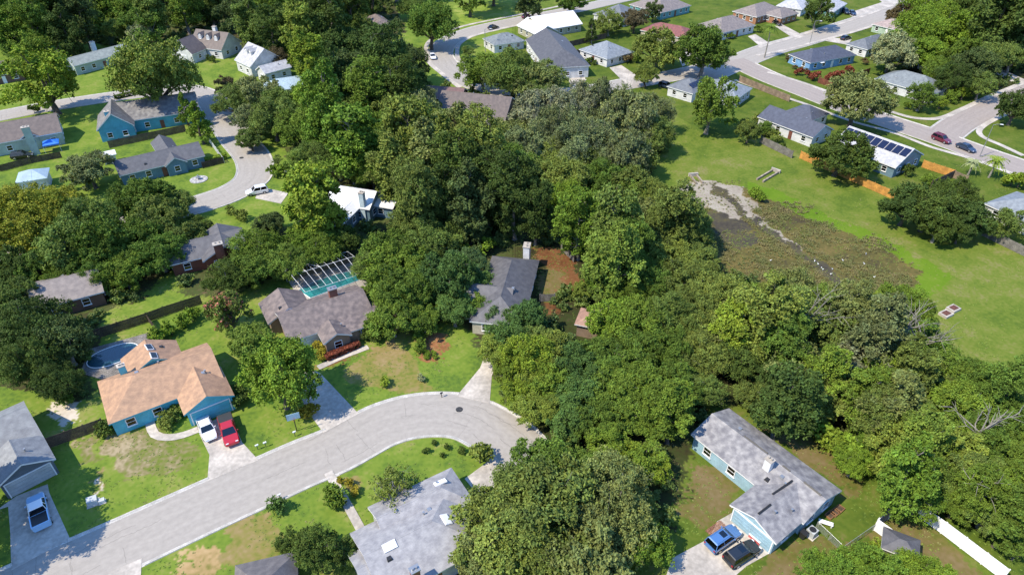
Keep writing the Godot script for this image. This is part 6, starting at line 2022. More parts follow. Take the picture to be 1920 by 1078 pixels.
# ---------------------------------------------------------------- fences
func fences() -> void:
	var paint := {
		"orange": worn("fence_orange", lin(0.9, 0.44, 0.1), 0.75, 0.25, 1.2), "brown": worn("fence_brown", lin(0.2, 0.14, 0.1), 0.85, 0.35, 1.2), "tan": worn("fence_tan", lin(0.42, 0.31, 0.22), 0.85, 0.3, 1.2),
		"greyboard": worn("fence_grey", lin(0.36, 0.34, 0.31), 0.9, 0.4, 1.2), "redbrown": worn("fence_redbrown", lin(0.3, 0.1, 0.055), 0.8, 0.3, 1.2), "darkboard": worn("fence_dark", lin(0.12, 0.085, 0.065), 0.9, 0.35, 1.2),
		"whitepicket": mats["white"], "vinyl": plain("vinyl", lin(0.82, 0.82, 0.83), 0.35), "chain": plain("galvanised", lin(0.5, 0.52, 0.53), 0.4, 0.5), "lattice": plain("panel_grey", lin(0.14, 0.145, 0.15), 0.7)}
	var panel := {}
	for k in ["board", "whitepicket", "vinyl", "chain", "lattice"]:
		var b := Build.new()     # one metre long, one metre high, stretched to each bay
		match k:
			"board":
				rng.seed = 3
				for i in 15: b.box(Vector3(-0.5 + (i + 0.5) / 15.0, 0.49 + rng.randf_range(-0.008, 0.008), rng.randf_range(-0.004, 0.004)), Vector3(0.062, 0.96, 0.02))
				for y in [0.2, 0.55, 0.85]: b.box(Vector3(0, y, -0.03), Vector3(1, 0.05, 0.03))
			"whitepicket":
				for i in 12: b.box(Vector3(-0.5 + (i + 0.5) / 12.0, 0.5, 0), Vector3(0.045, 0.96, 0.025))
				for y in [0.25, 0.78]: b.box(Vector3(0, y, -0.03), Vector3(1, 0.06, 0.03))
			"vinyl":
				for i in 12: b.box(Vector3(-0.5 + (i + 0.5) / 12.0, 0.5, 0), Vector3(0.081, 0.92, 0.03))
				for y in [0.06, 0.97]: b.box(Vector3(0, y, 0), Vector3(1, 0.07, 0.06))
			"chain":
				for i in 34:
					var x := -0.5 + i / 34.0
					b.tube([Vector3(x, 0.04, 0), Vector3(minf(x + 0.22, 0.5), 0.95, 0)], [0.003, 0.003], 3)
					b.tube([Vector3(x, 0.95, 0.004), Vector3(minf(x + 0.22, 0.5), 0.04, 0.004)], [0.003, 0.003], 3)
				b.tube([Vector3(-0.5, 0.97, 0), Vector3(0.5, 0.97, 0)], [0.02, 0.02], 6)
			"lattice":
				for i in 24: b.box(Vector3(-0.5 + (i + 0.5) / 24.0, 0.48, 0), Vector3(0.037, 0.88, 0.02))
				b.box(Vector3(0, 0.96, 0), Vector3(1, 0.05, 0.07))
		panel[k] = b.mesh()
	var post := Build.new()
	post.box(Vector3(0, 0.5, 0), Vector3(0.11, 1.0, 0.11))
	post.box(Vector3(0, 1.015, 0), Vector3(0.14, 0.03, 0.14))
	var round_post := Build.new()
	round_post.cylinder(Vector3.ZERO, 0.035, 1.03, 8)
	var pm := post.mesh()
	var rm := round_post.mesh()
	for f in FENCES:
		var line := pairs(f[0])
		var kind: String = f[2]
		var key := kind if panel.has(kind) else "board"
		var o := thing("gate_fence" if key == "lattice" else "wire_fence" if key == "chain" else "fence", f[3], "fence", Vector3(line[0].x, 0, line[0].y))
		for i in line.size() - 1:
			var d := line[i + 1] - line[i]
			var n := maxi(1, int(round(d.length() / 2.4)))
			for k in n + 1:
				var q := line[i] + d * float(k) / n - line[0]
				if k < n or i == line.size() - 2:
					var ps := part(o, "post", rm if key == "chain" else pm, paint[kind] if key != "lattice" else mats["white"], Vector3(q.x, 0, q.y), -d.angle())
					ps.scale.y = f[1] * 1.02
				if k < n:
					var c := line[i] + d * (k + 0.5) / n - line[0]
					var e := part(o, "panel", panel[key], paint[kind], Vector3(c.x, 0.03, c.y), -d.angle())
					e.scale = Vector3(d.length() / n - 0.12, f[1], 1)


# ---------------------------------------------------------------- vehicles
func section(x: float, half: float, y0: float, y1: float, tuck := 0.9) -> Array:
	var m := (y0 + y1) / 2
	return [Vector3(x, y0, half * 0.9), Vector3(x, m, half), Vector3(x, y1 - 0.06, half * 0.985), Vector3(x, y1, half * tuck), Vector3(x, y1, -half * tuck), Vector3(x, y1 - 0.06, -half * 0.985), Vector3(x, m, -half), Vector3(x, y0, -half * 0.9)]


func glass_section(x0: float, x1: float, y0: float, y1: float, h0: float, h1: float) -> Array:
	return [Vector3(x0, y0, h0), Vector3(x1, y1, h1), Vector3(x1, y1, -h1), Vector3(x0, y0, -h0)]


func car_meshes(kind: String) -> Dictionary:
	if shared.has("car_" + kind): return shared["car_" + kind]
	var L := 4.7
	var half := 0.91
	var belt := 0.93
	var roof := 1.45
	var nose := 0.74
	var tail := 0.9
	var c0 := -1.75   # rear base of cabin
	var c1 := 1.05    # foot of windscreen
	var r0 := -1.05   # rear of roof
	var r1 := 0.3     # front of roof
	match kind:
		"suv": belt = 1.02; roof = 1.68; c0 = -2.2; r0 = -1.95; r1 = 0.25; c1 = 1.0; nose = 0.86; tail = 1.0
		"pickup", "pickup_cover": L = 5.7; half = 0.98; belt = 1.12; roof = 1.85; c0 = -0.75; r0 = -0.55; r1 = 0.75; c1 = 1.45; nose = 1.02; tail = 1.08
	var e := L / 2
	var b := Build.new()
	var secs := []
	if kind.begins_with("pickup"):
		secs = [section(-e, half * 0.94, 0.5, tail), section(-e + 0.15, half, 0.35, tail)]
		secs += [section(c0 - 0.12, half, 0.32, tail), section(c0 - 0.05, half, 0.32, belt), section(c1, half, 0.32, belt), section(e - 0.45, half * 0.98, 0.35, nose), section(e - 0.08, half * 0.9, 0.42, nose - 0.14), section(e, half * 0.84, 0.5, nose - 0.3)]
	else:
		secs = [section(-e, half * 0.82, 0.5, tail - 0.2), section(-e + 0.1, half * 0.9, 0.4, tail - 0.03), section(-e + 0.4, half * 0.98, 0.3, tail), section(c0, half, 0.28, belt), section(c1, half, 0.28, belt), section(e - 0.5, half * 0.97, 0.3, nose), section(e - 0.12, half * 0.86, 0.38, nose - 0.12), section(e, half * 0.76, 0.48, nose - 0.3)]
	b.loft(secs)
	if kind == "pickup":
		# the open bed: raised side boards round a dark floor
		var bx := (-e + c0) / 2
		var bl := c0 + e
		for s in [-1, 1]: b.box(Vector3(bx, tail + 0.13, s * (half - 0.07)), Vector3(bl - 0.06, 0.3, 0.12))
		b.box(Vector3(-e + 0.08, tail + 0.13, 0), Vector3(0.12, 0.3, half * 2 - 0.26))
	var g := Build.new()
	var hb := half * 0.93
	var hr := half * 0.76
	g.loft([[Vector3(c0, belt - 0.02, hb), Vector3(c1, belt - 0.02, hb), Vector3(c1, belt - 0.02, -hb), Vector3(c0, belt - 0.02, -hb)], [Vector3(r0, roof - 0.04, hr), Vector3(r1, roof - 0.04, hr), Vector3(r1, roof - 0.04, -hr), Vector3(r0, roof - 0.04, -hr)]])
	var r := Build.new()
	r.loft([[Vector3(r0 - 0.03, roof - 0.05, hr + 0.02), Vector3(r1 + 0.03, roof - 0.05, hr + 0.02), Vector3(r1 + 0.03, roof - 0.05, -hr - 0.02), Vector3(r0 - 0.03, roof - 0.05, -hr - 0.02)], [Vector3(r0 + 0.08, roof + 0.03, hr - 0.1), Vector3(r1 - 0.12, roof + 0.03, hr - 0.1), Vector3(r1 - 0.12, roof + 0.03, -hr + 0.1), Vector3(r0 + 0.08, roof + 0.03, -hr + 0.1)]])
	# pillars
	for s in [-1, 1]:
		for q in [[c1, r1], [c0, r0], [(c0 + c1) / 2 - 0.1, (r0 + r1) / 2 - 0.1]]:
			r.tube([Vector3(q[0], belt - 0.03, s * (hb + 0.005)), Vector3(q[1], roof - 0.03, s * (hr + 0.01))], [0.055, 0.045], 5)
		if kind == "suv": r.box(Vector3(-0.8, roof + 0.07, s * (hr - 0.12)), Vector3(1.9, 0.04, 0.04))
	var wheel := Build.new()
	var wr := 0.34 if not kind.begins_with("pickup") else 0.4
	wheel.tube([Vector3(0, 0, -0.11), Vector3(0, 0, -0.09), Vector3(0, 0, 0.09), Vector3(0, 0, 0.11)], [wr * 0.9, wr, wr, wr * 0.9], 16)
	var rim := Build.new()
	rim.tube([Vector3(0, 0, 0.1), Vector3(0, 0, 0.125)], [wr * 0.62, wr * 0.55], 12)
	var mir := Build.new()
	mir.box(Vector3.ZERO, Vector3(0.12, 0.14, 0.2))
	var lamp := Build.new()
	lamp.box(Vector3.ZERO, Vector3(0.22, 0.14, 0.34))
	var tl := Build.new()
	tl.box(Vector3.ZERO, Vector3(0.1, 0.2, 0.22))
	var bedm := Build.new()
	bedm.box(Vector3((-e + c0) / 2, tail + 0.04, 0), Vector3(c0 + e - 0.2, 0.05, half * 2 - 0.28))
	var cov := Build.new()
	cov.box(Vector3((-e + c0) / 2, tail + 0.06, 0), Vector3(c0 + e - 0.06, 0.1, half * 2 - 0.12))
	var sun := Build.new()
	sun.box(Vector3(r1 - 0.55, roof + 0.03, 0), Vector3(0.7, 0.03, 0.8))
	shared["car_" + kind] = {"body": b.mesh(), "glass": g.mesh(), "roof": r.mesh(), "wheel": wheel.mesh(), "rim": rim.mesh(), "mirror": mir.mesh(), "lamp": lamp.mesh(), "tail": tl.mesh(), "bed": bedm.mesh(), "cover": cov.mesh(), "sun": sun.mesh(),
		"e": e, "half": half, "wr": wr, "belt": belt, "c1": c1, "nose": nose, "tl": tail}
	return shared["car_" + kind]


func vehicles() -> void:
	var cols := {"white": [0.75, 0.76, 0.78], "red": [0.42, 0.012, 0.02], "bluewhite": [0.3, 0.5, 0.72], "blue": [0.07, 0.17, 0.38], "black": [0.015, 0.017, 0.02], "maroon": [0.13, 0.012, 0.03], "navy": [0.02, 0.035, 0.075]}
	for k in cols:
		var m := plain("paint_" + k, lin(cols[k][0], cols[k][1], cols[k][2]), 0.32, 0.15)
		m.clearcoat_enabled = true
		m.clearcoat = 0.8
		m.clearcoat_roughness = 0.06
	var lens := plain("lamp_lens", lin(0.6, 0.62, 0.65), 0.1)
	var red := plain("tail_lens", lin(0.3, 0.01, 0.01), 0.2)
	for q in VEHICLES:
		var k: String = q[3]
		var d := car_meshes(k)
		var paint: Material = mats["paint_" + q[4]]
		var o := thing("pickup_truck" if k.begins_with("pickup") else "car", q[5], "pickup" if k.begins_with("pickup") else "car", Vector3(q[0], 0.05, q[1]), q[2])
		part(o, "body", d.body, paint)
		part(o, "windows", d.glass, mats["glass"])
		part(o, "roof", d.roof, paint if q[4] != "bluewhite" else mats["white"])
		for sx in [-1, 1]:
			for sz in [-1, 1]:
				var w := part(o, "wheel", d.wheel, mats["tyre"], Vector3(sx * (d.e - 0.92), d.wr, sz * (d.half - 0.09)), 0.0 if sz > 0 else PI)
				part(w, "rim", d.rim, mats["rim"])
		for sz in [-1, 1]:
			part(o, "headlight", d.lamp, lens, Vector3(d.e - 0.18, d.nose - 0.16, sz * (d.half * 0.62)))
			part(o, "tail_light", d.tail, red, Vector3(-d.e + 0.06, d.tl - 0.16, sz * (d.half * 0.76)))
			part(o, "mirror", d.mirror, paint, Vector3(d.c1 - 0.35, d.belt + 0.06, sz * (d.half + 0.08)))
		if k == "pickup": part(o, "bed_floor", d.bed, mats["black_metal"])
		if k == "pickup_cover": part(o, "bed_cover", d.cover, plain("bed_cover", lin(0.03, 0.032, 0.035), 0.6))
		if q[4] == "blue" or k == "suv" and q[4] == "black": part(o, "sunroof", d.sun, mats["glass"])


# ---------------------------------------------------------------- yard things
func v3(p: Array, y := 0.0) -> Vector3:
	return Vector3(p[0], y, p[1])


func yards() -> void:
	# pool cage with its pool
	var cg: Array = SPOTS.cage
	var A := v3(cg[0])
	var B := v3(cg[1])
	var C := v3(cg[2])
	var D := v3(cg[3])
	var o := thing("pool_cage", "white framed screen enclosure over the turquoise pool", "enclosure", A)
	var tall := Vector3(0, 2.6, 0)
	var n := 9
	var screen := plain("screen", Color(0.03, 0.035, 0.04, 0.34), 0.6)
	screen.transparency = BaseMaterial3D.TRANSPARENCY_ALPHA
	for i in n + 1:
		var f := A.lerp(B, i / float(n)) - A
		var k := D.lerp(C, i / float(n)) - A
		var m := f.lerp(k, 0.62) + Vector3(0, 0.6, 0) + tall
		var b := Build.new()
		b.tube([k, k + tall, m, f + tall], [0.03, 0.03, 0.03, 0.03], 4)
		part(o, "beam", b.mesh(), mats["white"])
		if i < n:
			var k2 := D.lerp(C, (i + 1) / float(n)) - A
			var f2 := A.lerp(B, (i + 1) / float(n)) - A
			var m2 := f2.lerp(k2, 0.62) + Vector3(0, 0.6, 0) + tall
			for q in [[k + tall, k2 + tall], [m, m2], [f + tall, f2 + tall], [k + tall * 0.5, k2 + tall * 0.5]]:
				var p := Build.new()
				p.tube(q, [0.026, 0.026], 4)
				part(o, "rail", p.mesh(), mats["white"])
			if i == 1 or i == 3:
				var p := Build.new()
				p.tube([k + tall, m2], [0.04, 0.04], 4)
				part(o, "brace", p.mesh(), mats["white"])
			for q in [[k + tall, k2 + tall, m2, m], [m, m2, f2 + tall, f + tall], [k, k2, k2 + tall, k + tall]]:
				var s := Build.new()
				s.quad(q[0], q[1], q[2], q[3])
				part(o, "screen", s.mesh(), screen)
	var dk := Build.new()
	dk.slab(pairs(SPOTS.deck), 0.08, 0.1)
	single("pool_deck", dk.mesh(), mats["concrete"], "pale concrete deck round the turquoise pool", "deck")
	pool(pairs(SPOTS.pool), 0.1, Vector3(0.05, 0.42, 0.4), "turquoise in-ground pool under the screen enclosure")
	# oval above-ground pool
	var p0: Vector3 = v3(SPOTS.oval[0])
	var p1: Vector3 = v3(SPOTS.oval[1])
	var mid := (p0 + p1) / 2
	var ax := (p1 - p0) / 2
	var sd := Vector3(-ax.z, 0, ax.x).normalized() * 2.2
	var ring := PackedVector2Array()
	for i in 36:
		var a := TAU * i / 36
		var ca := signf(cos(a)) * pow(absf(cos(a)), 0.8)
		var p := mid + ax * ca + sd * sin(a)
		ring.append(Vector2(p.x, p.z))
	var od := Build.new()
	od.slab(pairs(SPOTS.ovaldeck), 0.06, 0.08)
	single("patio", od.mesh(), worn("old_concrete", lin(0.33, 0.3, 0.27), 0.9, 0.35, 1.6), "stained concrete patio round the oval pool", "patio")
	pool(ring, 0.1, Vector3(0.005, 0.04, 0.062), "dark blue oval pool with white rim beside the aqua house")
	# round stone fountain bed
	var fo := thing("fountain", "round white gravel bed with a small dark fountain on the lawn", "fountain", v3(SPOTS.fount))
	var fb := Build.new()
	fb.cylinder(Vector3(0, 0, 0), 1.9, 0.14, 24)
	part(fo, "gravel_bed", fb.mesh(), worn("gravel_white", lin(0.66, 0.65, 0.63), 0.9, 0.3, 0.6))
	var fs := Build.new()
	fs.tube([Vector3(0, 0.1, 0), Vector3(0, 0.5, 0), Vector3(0, 0.6, 0), Vector3(0, 0.7, 0)], [0.22, 0.12, 0.5, 0.55], 14)
	fs.tube([Vector3(0, 0.7, 0), Vector3(0, 1.15, 0)], [0.08, 0.16], 10)
	part(fo, "basin", fs.mesh(), mats["grey_metal"])
	# hatch lids on the field
	for i in 2:
		var h := thing("drain_box", "square concrete drain box with red-brown lid in the field", "drain", v3(SPOTS.hatch[i]), 0.5, "drain boxes in the field")
		var b := Build.new()
		b.box(Vector3(0, 0.2, 0), Vector3(1.9, 0.5, 1.5))
		part(h, "box", b.mesh(), mats["concrete"])
		var l := Build.new()
		l.box(Vector3(0, 0.48, 0), Vector3(1.3, 0.06, 0.95))
		part(h, "lid", l.mesh(), worn("rust", lin(0.22, 0.08, 0.05), 0.8, 0.4, 0.5))
	# concrete channels leading into the pond
	for q in [[0, 1], [2, 3]]:
		var a: Vector3 = v3(SPOTS.culvert[q[0]])
		var b: Vector3 = v3(SPOTS.culvert[q[1]])
		var dd := b - a
		var t := thing("drain_channel", "sandy concrete drain channel at the pond head" if q[0] == 0 else "pale concrete drain channel crossing the grass to the pond", "channel", a, -Vector2(dd.x, dd.z).angle())
		for s in [-1, 1]:
			var w := Build.new()
			w.box(Vector3(dd.length() / 2, 0.2, s * 0.75), Vector3(dd.length(), 0.5, 0.35))
			part(t, "side_wall", w.mesh(), worn("sandy", lin(0.5, 0.42, 0.32), 0.9, 0.3, 1.0))
		var hw := Build.new()
		hw.box(Vector3(0, 0.35, 0), Vector3(0.4, 0.8, 2.2))
		part(t, "head_wall", hw.mesh(), mats["concrete"])
	# egrets
	for i in SPOTS.birds.size():
		rng.seed = i
		var b := Build.new()
		b.tube([Vector3(-0.32, 0.5, 0), Vector3(-0.1, 0.55, 0), Vector3(0.14, 0.6, 0), Vector3(0.22, 0.75, 0), Vector3(0.2, 0.95, 0), Vector3(0.3, 1.0, 0), Vector3(0.46, 0.97, 0)], [0.03, 0.15, 0.13, 0.06, 0.04, 0.055, 0.01], 7)
		for s in [-1, 1]: b.tube([Vector3(0, 0.5, 0.05 * s), Vector3(0.02, 0, 0.06 * s)], [0.018, 0.014], 4)
		var e := single("egret", b.mesh(), mats["white"], "white wading bird standing in the pond weeds", "bird", "white wading birds in the pond")
		e.position = v3(SPOTS.birds[i])
		e.scale = Vector3.ONE * 0.55
		e.rotation.y = rng.randf() * TAU
	# street lamps
	for i in 3:
		var q: Array = SPOTS.lamps[i]
		var t := thing("street_lamp", ["grey street lamp beside the wide avenue", "tall street lamp beside the navy sedan", "slim lamp post beside the green-grey hip roof"][i], "street lamp", Vector3(q[0], 0, q[1]))
		var b := Build.new()
		b.tube([Vector3(0, -0.1, 0), Vector3(0, q[2], 0)], [0.11, 0.07], 8)
		part(t, "pole", b.mesh(), mats["grey_metal"])
		var a := Build.new()
		a.tube([Vector3(0, q[2] - 0.1, 0), Vector3(0.8, q[2] + 0.15, 0), Vector3(1.6, q[2] + 0.1, 0)], [0.05, 0.045, 0.04], 6)
		part(t, "arm", a.mesh(), mats["grey_metal"])
		var hd := Build.new()
		hd.loft([[Vector3(1.5, q[2] + 0.05, 0.1), Vector3(1.5, q[2] + 0.18, 0.08), Vector3(1.5, q[2] + 0.18, -0.08), Vector3(1.5, q[2] + 0.05, -0.1)], [Vector3(2.2, q[2], 0.16), Vector3(2.2, q[2] + 0.12, 0.1), Vector3(2.2, q[2] + 0.12, -0.1), Vector3(2.2, q[2], -0.16)]])
		part(t, "lamp_head", hd.mesh(), mats["white"])
	for i in 3:
		var q: Array = SPOTS.palms[i]
		palm(Vector3(q[0], 0, q[1]), q[2], ["yellow-green fan palm with bent pale trunk by the crossing street", "silvery green palm beside the tan fence", "tall thin palm at the avenue corner"][i], i)
	for i in SPOTS.manholes.size():
		var b := Build.new()
		b.cylinder(Vector3.ZERO, 0.5, 0.05, 20)
		b.cylinder(Vector3(0, 0.05, 0), 0.42, 0.012, 20)
		if i == 1: continue
		var m := single("manhole_cover", b.mesh(), worn("iron", lin(0.07, 0.068, 0.065), 0.6, 0.3, 0.4), ["dark manhole cover in the curved road", "", "dark manhole cover in the west road bend"][i], "manhole")
		m.position = v3(SPOTS.manholes[i])
	for i in SPOTS.mail.size():
		var t := thing("mailbox", ["white mailbox beside the yellow croton shrub", "white mailbox at the kerb beside the pickup driveway", "white mailbox on the lawn opposite the pickup driveway", "dark mailbox at the curve of the kerb", "small white mailbox on the verge near the round tree"][i], "mailbox", v3(SPOTS.mail[i]), 0.6)
		t.scale = Vector3.ONE * 0.8
		var b := Build.new()
		b.box(Vector3(0, 0.5, 0), Vector3(0.1, 1.0, 0.1))
		part(t, "post", b.mesh(), mats["bark"])
		var x := Build.new()
		x.loft([[Vector3(-0.26, 1.0, 0.12), Vector3(-0.26, 1.16, 0.12), Vector3(-0.26, 1.25, 0), Vector3(-0.26, 1.16, -0.12), Vector3(-0.26, 1.0, -0.12)], [Vector3(0.26, 1.0, 0.12), Vector3(0.26, 1.16, 0.12), Vector3(0.26, 1.25, 0), Vector3(0.26, 1.16, -0.12), Vector3(0.26, 1.0, -0.12)]])
		part(t, "box", x.mesh(), mats["white"] if i != 3 else mats["black_metal"])
	for i in 2:
		var t := thing("utility_box", ["white electrical cabinet on a concrete pad on the patchy lawn", "small grey utility box beside the white cabinet"][i], "utility box", v3(SPOTS.util[i]), 0.5)
		var s := 0.75 if i == 0 else 0.45
		var b := Build.new()
		b.loft([[Vector3(-0.75, 0.1, 0.6) * s, Vector3(0.75, 0.1, 0.6) * s, Vector3(0.75, 0.1, -0.6) * s, Vector3(-0.75, 0.1, -0.6) * s], [Vector3(-0.75, 1.0, 0.45) * s, Vector3(0.75, 1.0, 0.45) * s, Vector3(0.75, 1.2, -0.6) * s, Vector3(-0.75, 1.2, -0.6) * s]])
		part(t, "cabinet", b.mesh(), mats["wall_palegrey"])
		var pd := Build.new()
		pd.box(Vector3(0, 0.05, 0), Vector3(1.9, 0.1, 1.6) * s)
		part(t, "pad", pd.mesh(), mats["concrete"])
	# air conditioner
	var ac := thing("air_conditioner", "white air conditioner unit beside the pale blue house", "air conditioner", v3(SPOTS.ac), 0.64)
	var acb := Build.new()
	acb.box(Vector3(0, 0.55, 0), Vector3(1.0, 0.95, 1.0))
	part(ac, "casing", acb.mesh(), mats["wall_palegrey"])
	var acp := Build.new()
	acp.box(Vector3(0, 0.04, 0), Vector3(1.3, 0.08, 1.3))
	part(ac, "pad", acp.mesh(), mats["concrete"])
	var acf := Build.new()
	acf.cylinder(Vector3(0, 1.025, 0), 0.4, 0.03, 18)
	part(ac, "fan_grille", acf.mesh(), mats["black_metal"])
	var bin := thing("wheelie_bin", "dark wheeled bin against the pale blue house", "bin", v3(SPOTS.satbin), 0.64)
	var bb := Build.new()
	bb.loft([[Vector3(-0.28, 0, 0.26), Vector3(0.28, 0, 0.26), Vector3(0.28, 0, -0.26), Vector3(-0.28, 0, -0.26)], [Vector3(-0.34, 1.0, 0.32), Vector3(0.34, 1.0, 0.32), Vector3(0.34, 1.0, -0.32), Vector3(-0.34, 1.0, -0.32)]])
	part(bin, "body", bb.mesh(), mats["black_metal"])
	var bl := Build.new()
	bl.box(Vector3(0, 1.04, 0), Vector3(0.74, 0.07, 0.72))
	part(bin, "lid", bl.mesh(), mats["black_metal"])
	# planters and bench beside the pale blue house
	for i in 3:
		var t := thing("planter", "low orange-brown timber planter beside the pale blue house", "planter", v3(SPOTS.planter[i]), 0.64, "timber planters")
		for s in [-1, 1]:
			for q in 2:
				var b := Build.new()
				b.box(Vector3(0, 0.14, 0.4 * s) if q else Vector3(0.55 * s, 0.14, 0), Vector3(1.14, 0.28, 0.06) if q else Vector3(0.06, 0.28, 0.74))
				part(t, "plank", b.mesh(), worn("planter", lin(0.48, 0.24, 0.1), 0.8, 0.3, 0.8))
		var so := Build.new()
		so.box(Vector3(0, 0.1, 0), Vector3(1.02, 0.18, 0.7))
		part(t, "soil", so.mesh(), worn("soil", lin(0.16, 0.1, 0.06), 0.95, 0.4, 0.5))
	var bt := thing("garden_bench", "white plastic bench on the side lawn", "bench", v3(SPOTS.bench), -0.4)
	var bs := Build.new()
	bs.box(Vector3(0, 0.42, 0), Vector3(1.6, 0.08, 0.55))
	part(bt, "seat", bs.mesh(), mats["white"])
	for s in [-1, 1]:
		var lg := Build.new()
		lg.box(Vector3(0.65 * s, 0.19, 0), Vector3(0.1, 0.38, 0.5))
		part(bt, "leg", lg.mesh(), mats["white"])
	# brick pad
	var bp := pairs(SPOTS.brickpad)
	var pad := thing("brick_patch", "reddish brick paving patch beside the driveway", "paving", Vector3(bp[0].x, 0, bp[0].y))
	var u := bp[1] - bp[0]
	var w2 := bp[3] - bp[0]
	var rows := 9
	var cl := 7
	var bm := Build.new()
	bm.box(Vector3(0, 0, 0), Vector3(u.length() / cl - 0.03, 0.07, w2.length() / rows - 0.03))
	var bmesh := bm.mesh()
	for i in cl:
		for k in rows:
			var q := u * ((i + (0.5 if k % 2 else 0.25)) / cl) + w2 * ((k + 0.5) / rows)
			part(pad, "brick", bmesh, worn("brick_pad_%d" % ((i * 3 + k) % 3), lin([0.42, 0.5, 0.36][(i * 3 + k) % 3], [0.2, 0.25, 0.17][(i * 3 + k) % 3], [0.12, 0.16, 0.11][(i * 3 + k) % 3]), 0.85, 0.3, 0.5), Vector3(q.x, 0.03 + 0.004 * ((i + k) % 3), q.y), -u.angle())
	# basketball hoop
	var hp := thing("basketball_hoop", "basketball hoop with pale blue board beside the driveway", "basketball hoop", v3(SPOTS.hoop), 0.4)
	var h1 := Build.new()
	h1.tube([Vector3(0, 0, 0), Vector3(0, 3.0, 0)], [0.07, 0.06], 8)
	part(hp, "pole", h1.mesh(), mats["black_metal"])
	var h2 := Build.new()
	h2.box(Vector3(0, 3.1, 0.35), Vector3(1.7, 1.05, 0.06))
	part(hp, "backboard", h2.mesh(), mats["wall_paleblue"])
	var h3 := Build.new()
	for i in 12:
		var a := TAU * i / 12
		var c := TAU * (i + 1) / 12
		h3.tube([Vector3(cos(a) * 0.23, 2.8, 0.62 + sin(a) * 0.23), Vector3(cos(c) * 0.23, 2.8, 0.62 + sin(c) * 0.23)], [0.015, 0.015], 4)
	part(hp, "ring", h3.mesh(), mats["paint_red"])
	# blue canopy tent, white parasol
	var tt := thing("canopy_tent", "bright blue canopy tent beside the pale sage house", "tent", v3(SPOTS.tent), 0.5)
	var tc := Build.new()
	var blue := plain("tent_blue", lin(0.02, 0.16, 0.62), 0.6)
	for i in 4:
		var a := Vector3(1.7, 2.1, 1.5).rotated(Vector3.UP, 0)
		var sgn := [[1, 1], [1, -1], [-1, -1], [-1, 1]]
		var c1 := Vector3(sgn[i][0] * 1.7, 2.1, sgn[i][1] * 1.5)
		var c2 := Vector3(sgn[(i + 1) % 4][0] * 1.7, 2.1, sgn[(i + 1) % 4][1] * 1.5)
		tc.tri(Vector3(0, 2.9, 0), c1, c2)
		tc.quad(c1, c1 + Vector3(0, -0.25, 0), c2 + Vector3(0, -0.25, 0), c2)
		var lg := Build.new()
		lg.tube([Vector3(c1.x * 0.97, 0, c1.z * 0.97), Vector3(c1.x * 0.97, 2.1, c1.z * 0.97)], [0.03, 0.03], 5)
		part(tt, "leg", lg.mesh(), mats["white"])
	part(tt, "canopy", tc.mesh(), blue)
	var pa := thing("parasol", "white square parasol on the navy roofed house patio", "parasol", v3(SPOTS.umbrella))
	var pc := Build.new()
	pc.tube([Vector3(0, 2.2, 0), Vector3(0, 2.8, 0)], [1.7, 0.05], 8)
	part(pa, "canopy", pc.mesh(), mats["white"])
	var pp := Build.new()
	pp.tube([Vector3.ZERO, Vector3(0, 2.3, 0)], [0.04, 0.04], 6)
	part(pa, "pole", pp.mesh(), mats["white"])
	# storage box by the garage
	var cb := thing("storage_box", "red and white storage box against the pale blue garage", "box", v3(SPOTS.cratebox), -0.93)
	var c1 := Build.new()
	c1.box(Vector3(0, 0.25, 0), Vector3(1.5, 0.5, 0.7))
	part(cb, "box", c1.mesh(), plain("crate_red", lin(0.5, 0.12, 0.12), 0.5))
	var c2 := Build.new()
	c2.box(Vector3(0, 0.54, 0), Vector3(1.56, 0.08, 0.76))
	part(cb, "lid", c2.mesh(), mats["white"])
	# screened porch of the white roofed house
	var s0: Vector3 = v3(SPOTS.porchscreen[0])
	var s1: Vector3 = v3(SPOTS.porchscreen[1])
	var dv := s1 - s0
	var ps := thing("screened_porch", "white roofed lean-to porch with dark red screens", "porch", s0, -Vector2(dv.x, dv.z).angle())
	var pl := dv.length()
	var rf := Build.new()
	rf.loft([[Vector3(-0.3, 2.4, 0.3), Vector3(pl + 0.3, 2.4, 0.3), Vector3(pl + 0.3, 3.1, -4.5), Vector3(-0.3, 3.1, -4.5)], [Vector3(-0.3, 2.52, 0.3), Vector3(pl + 0.3, 2.52, 0.3), Vector3(pl + 0.3, 3.22, -4.5), Vector3(-0.3, 3.22, -4.5)]])
	part(ps, "roof", rf.mesh(), mats["roof_whitemetal"])
	for i in 4:
		var b := Build.new()
		b.box(Vector3(pl * i / 3, 1.2, 0), Vector3(0.14, 2.4, 0.14))
		part(ps, "post", b.mesh(), mats["white"])
		if i < 3:
			var sc := Build.new()
			sc.box(Vector3(pl * (i + 0.5) / 3, 1.65, -0.02), Vector3(pl / 3 - 0.14, 1.45, 0.03))
			part(ps, "screen", sc.mesh(), plain("screen_red", lin(0.07, 0.025, 0.02), 0.7))
	var kn := Build.new()
	kn.box(Vector3(pl / 2, 0.45, -0.01), Vector3(pl - 0.02, 0.9, 0.08))
	part(ps, "knee_wall", kn.mesh(), mats["wall_palebluech"])
	# bare trees and tall pale trunks
	for i in SPOTS.dead.size():
		var q: Array = SPOTS.dead[i]
		bare_tree(Vector3(q[0], 0, q[1]), q[2] * 1.2, "leafless pale-branched tree standing in the wood", 40 + i, mats["pale_bark"], "leafless trees in the wood")


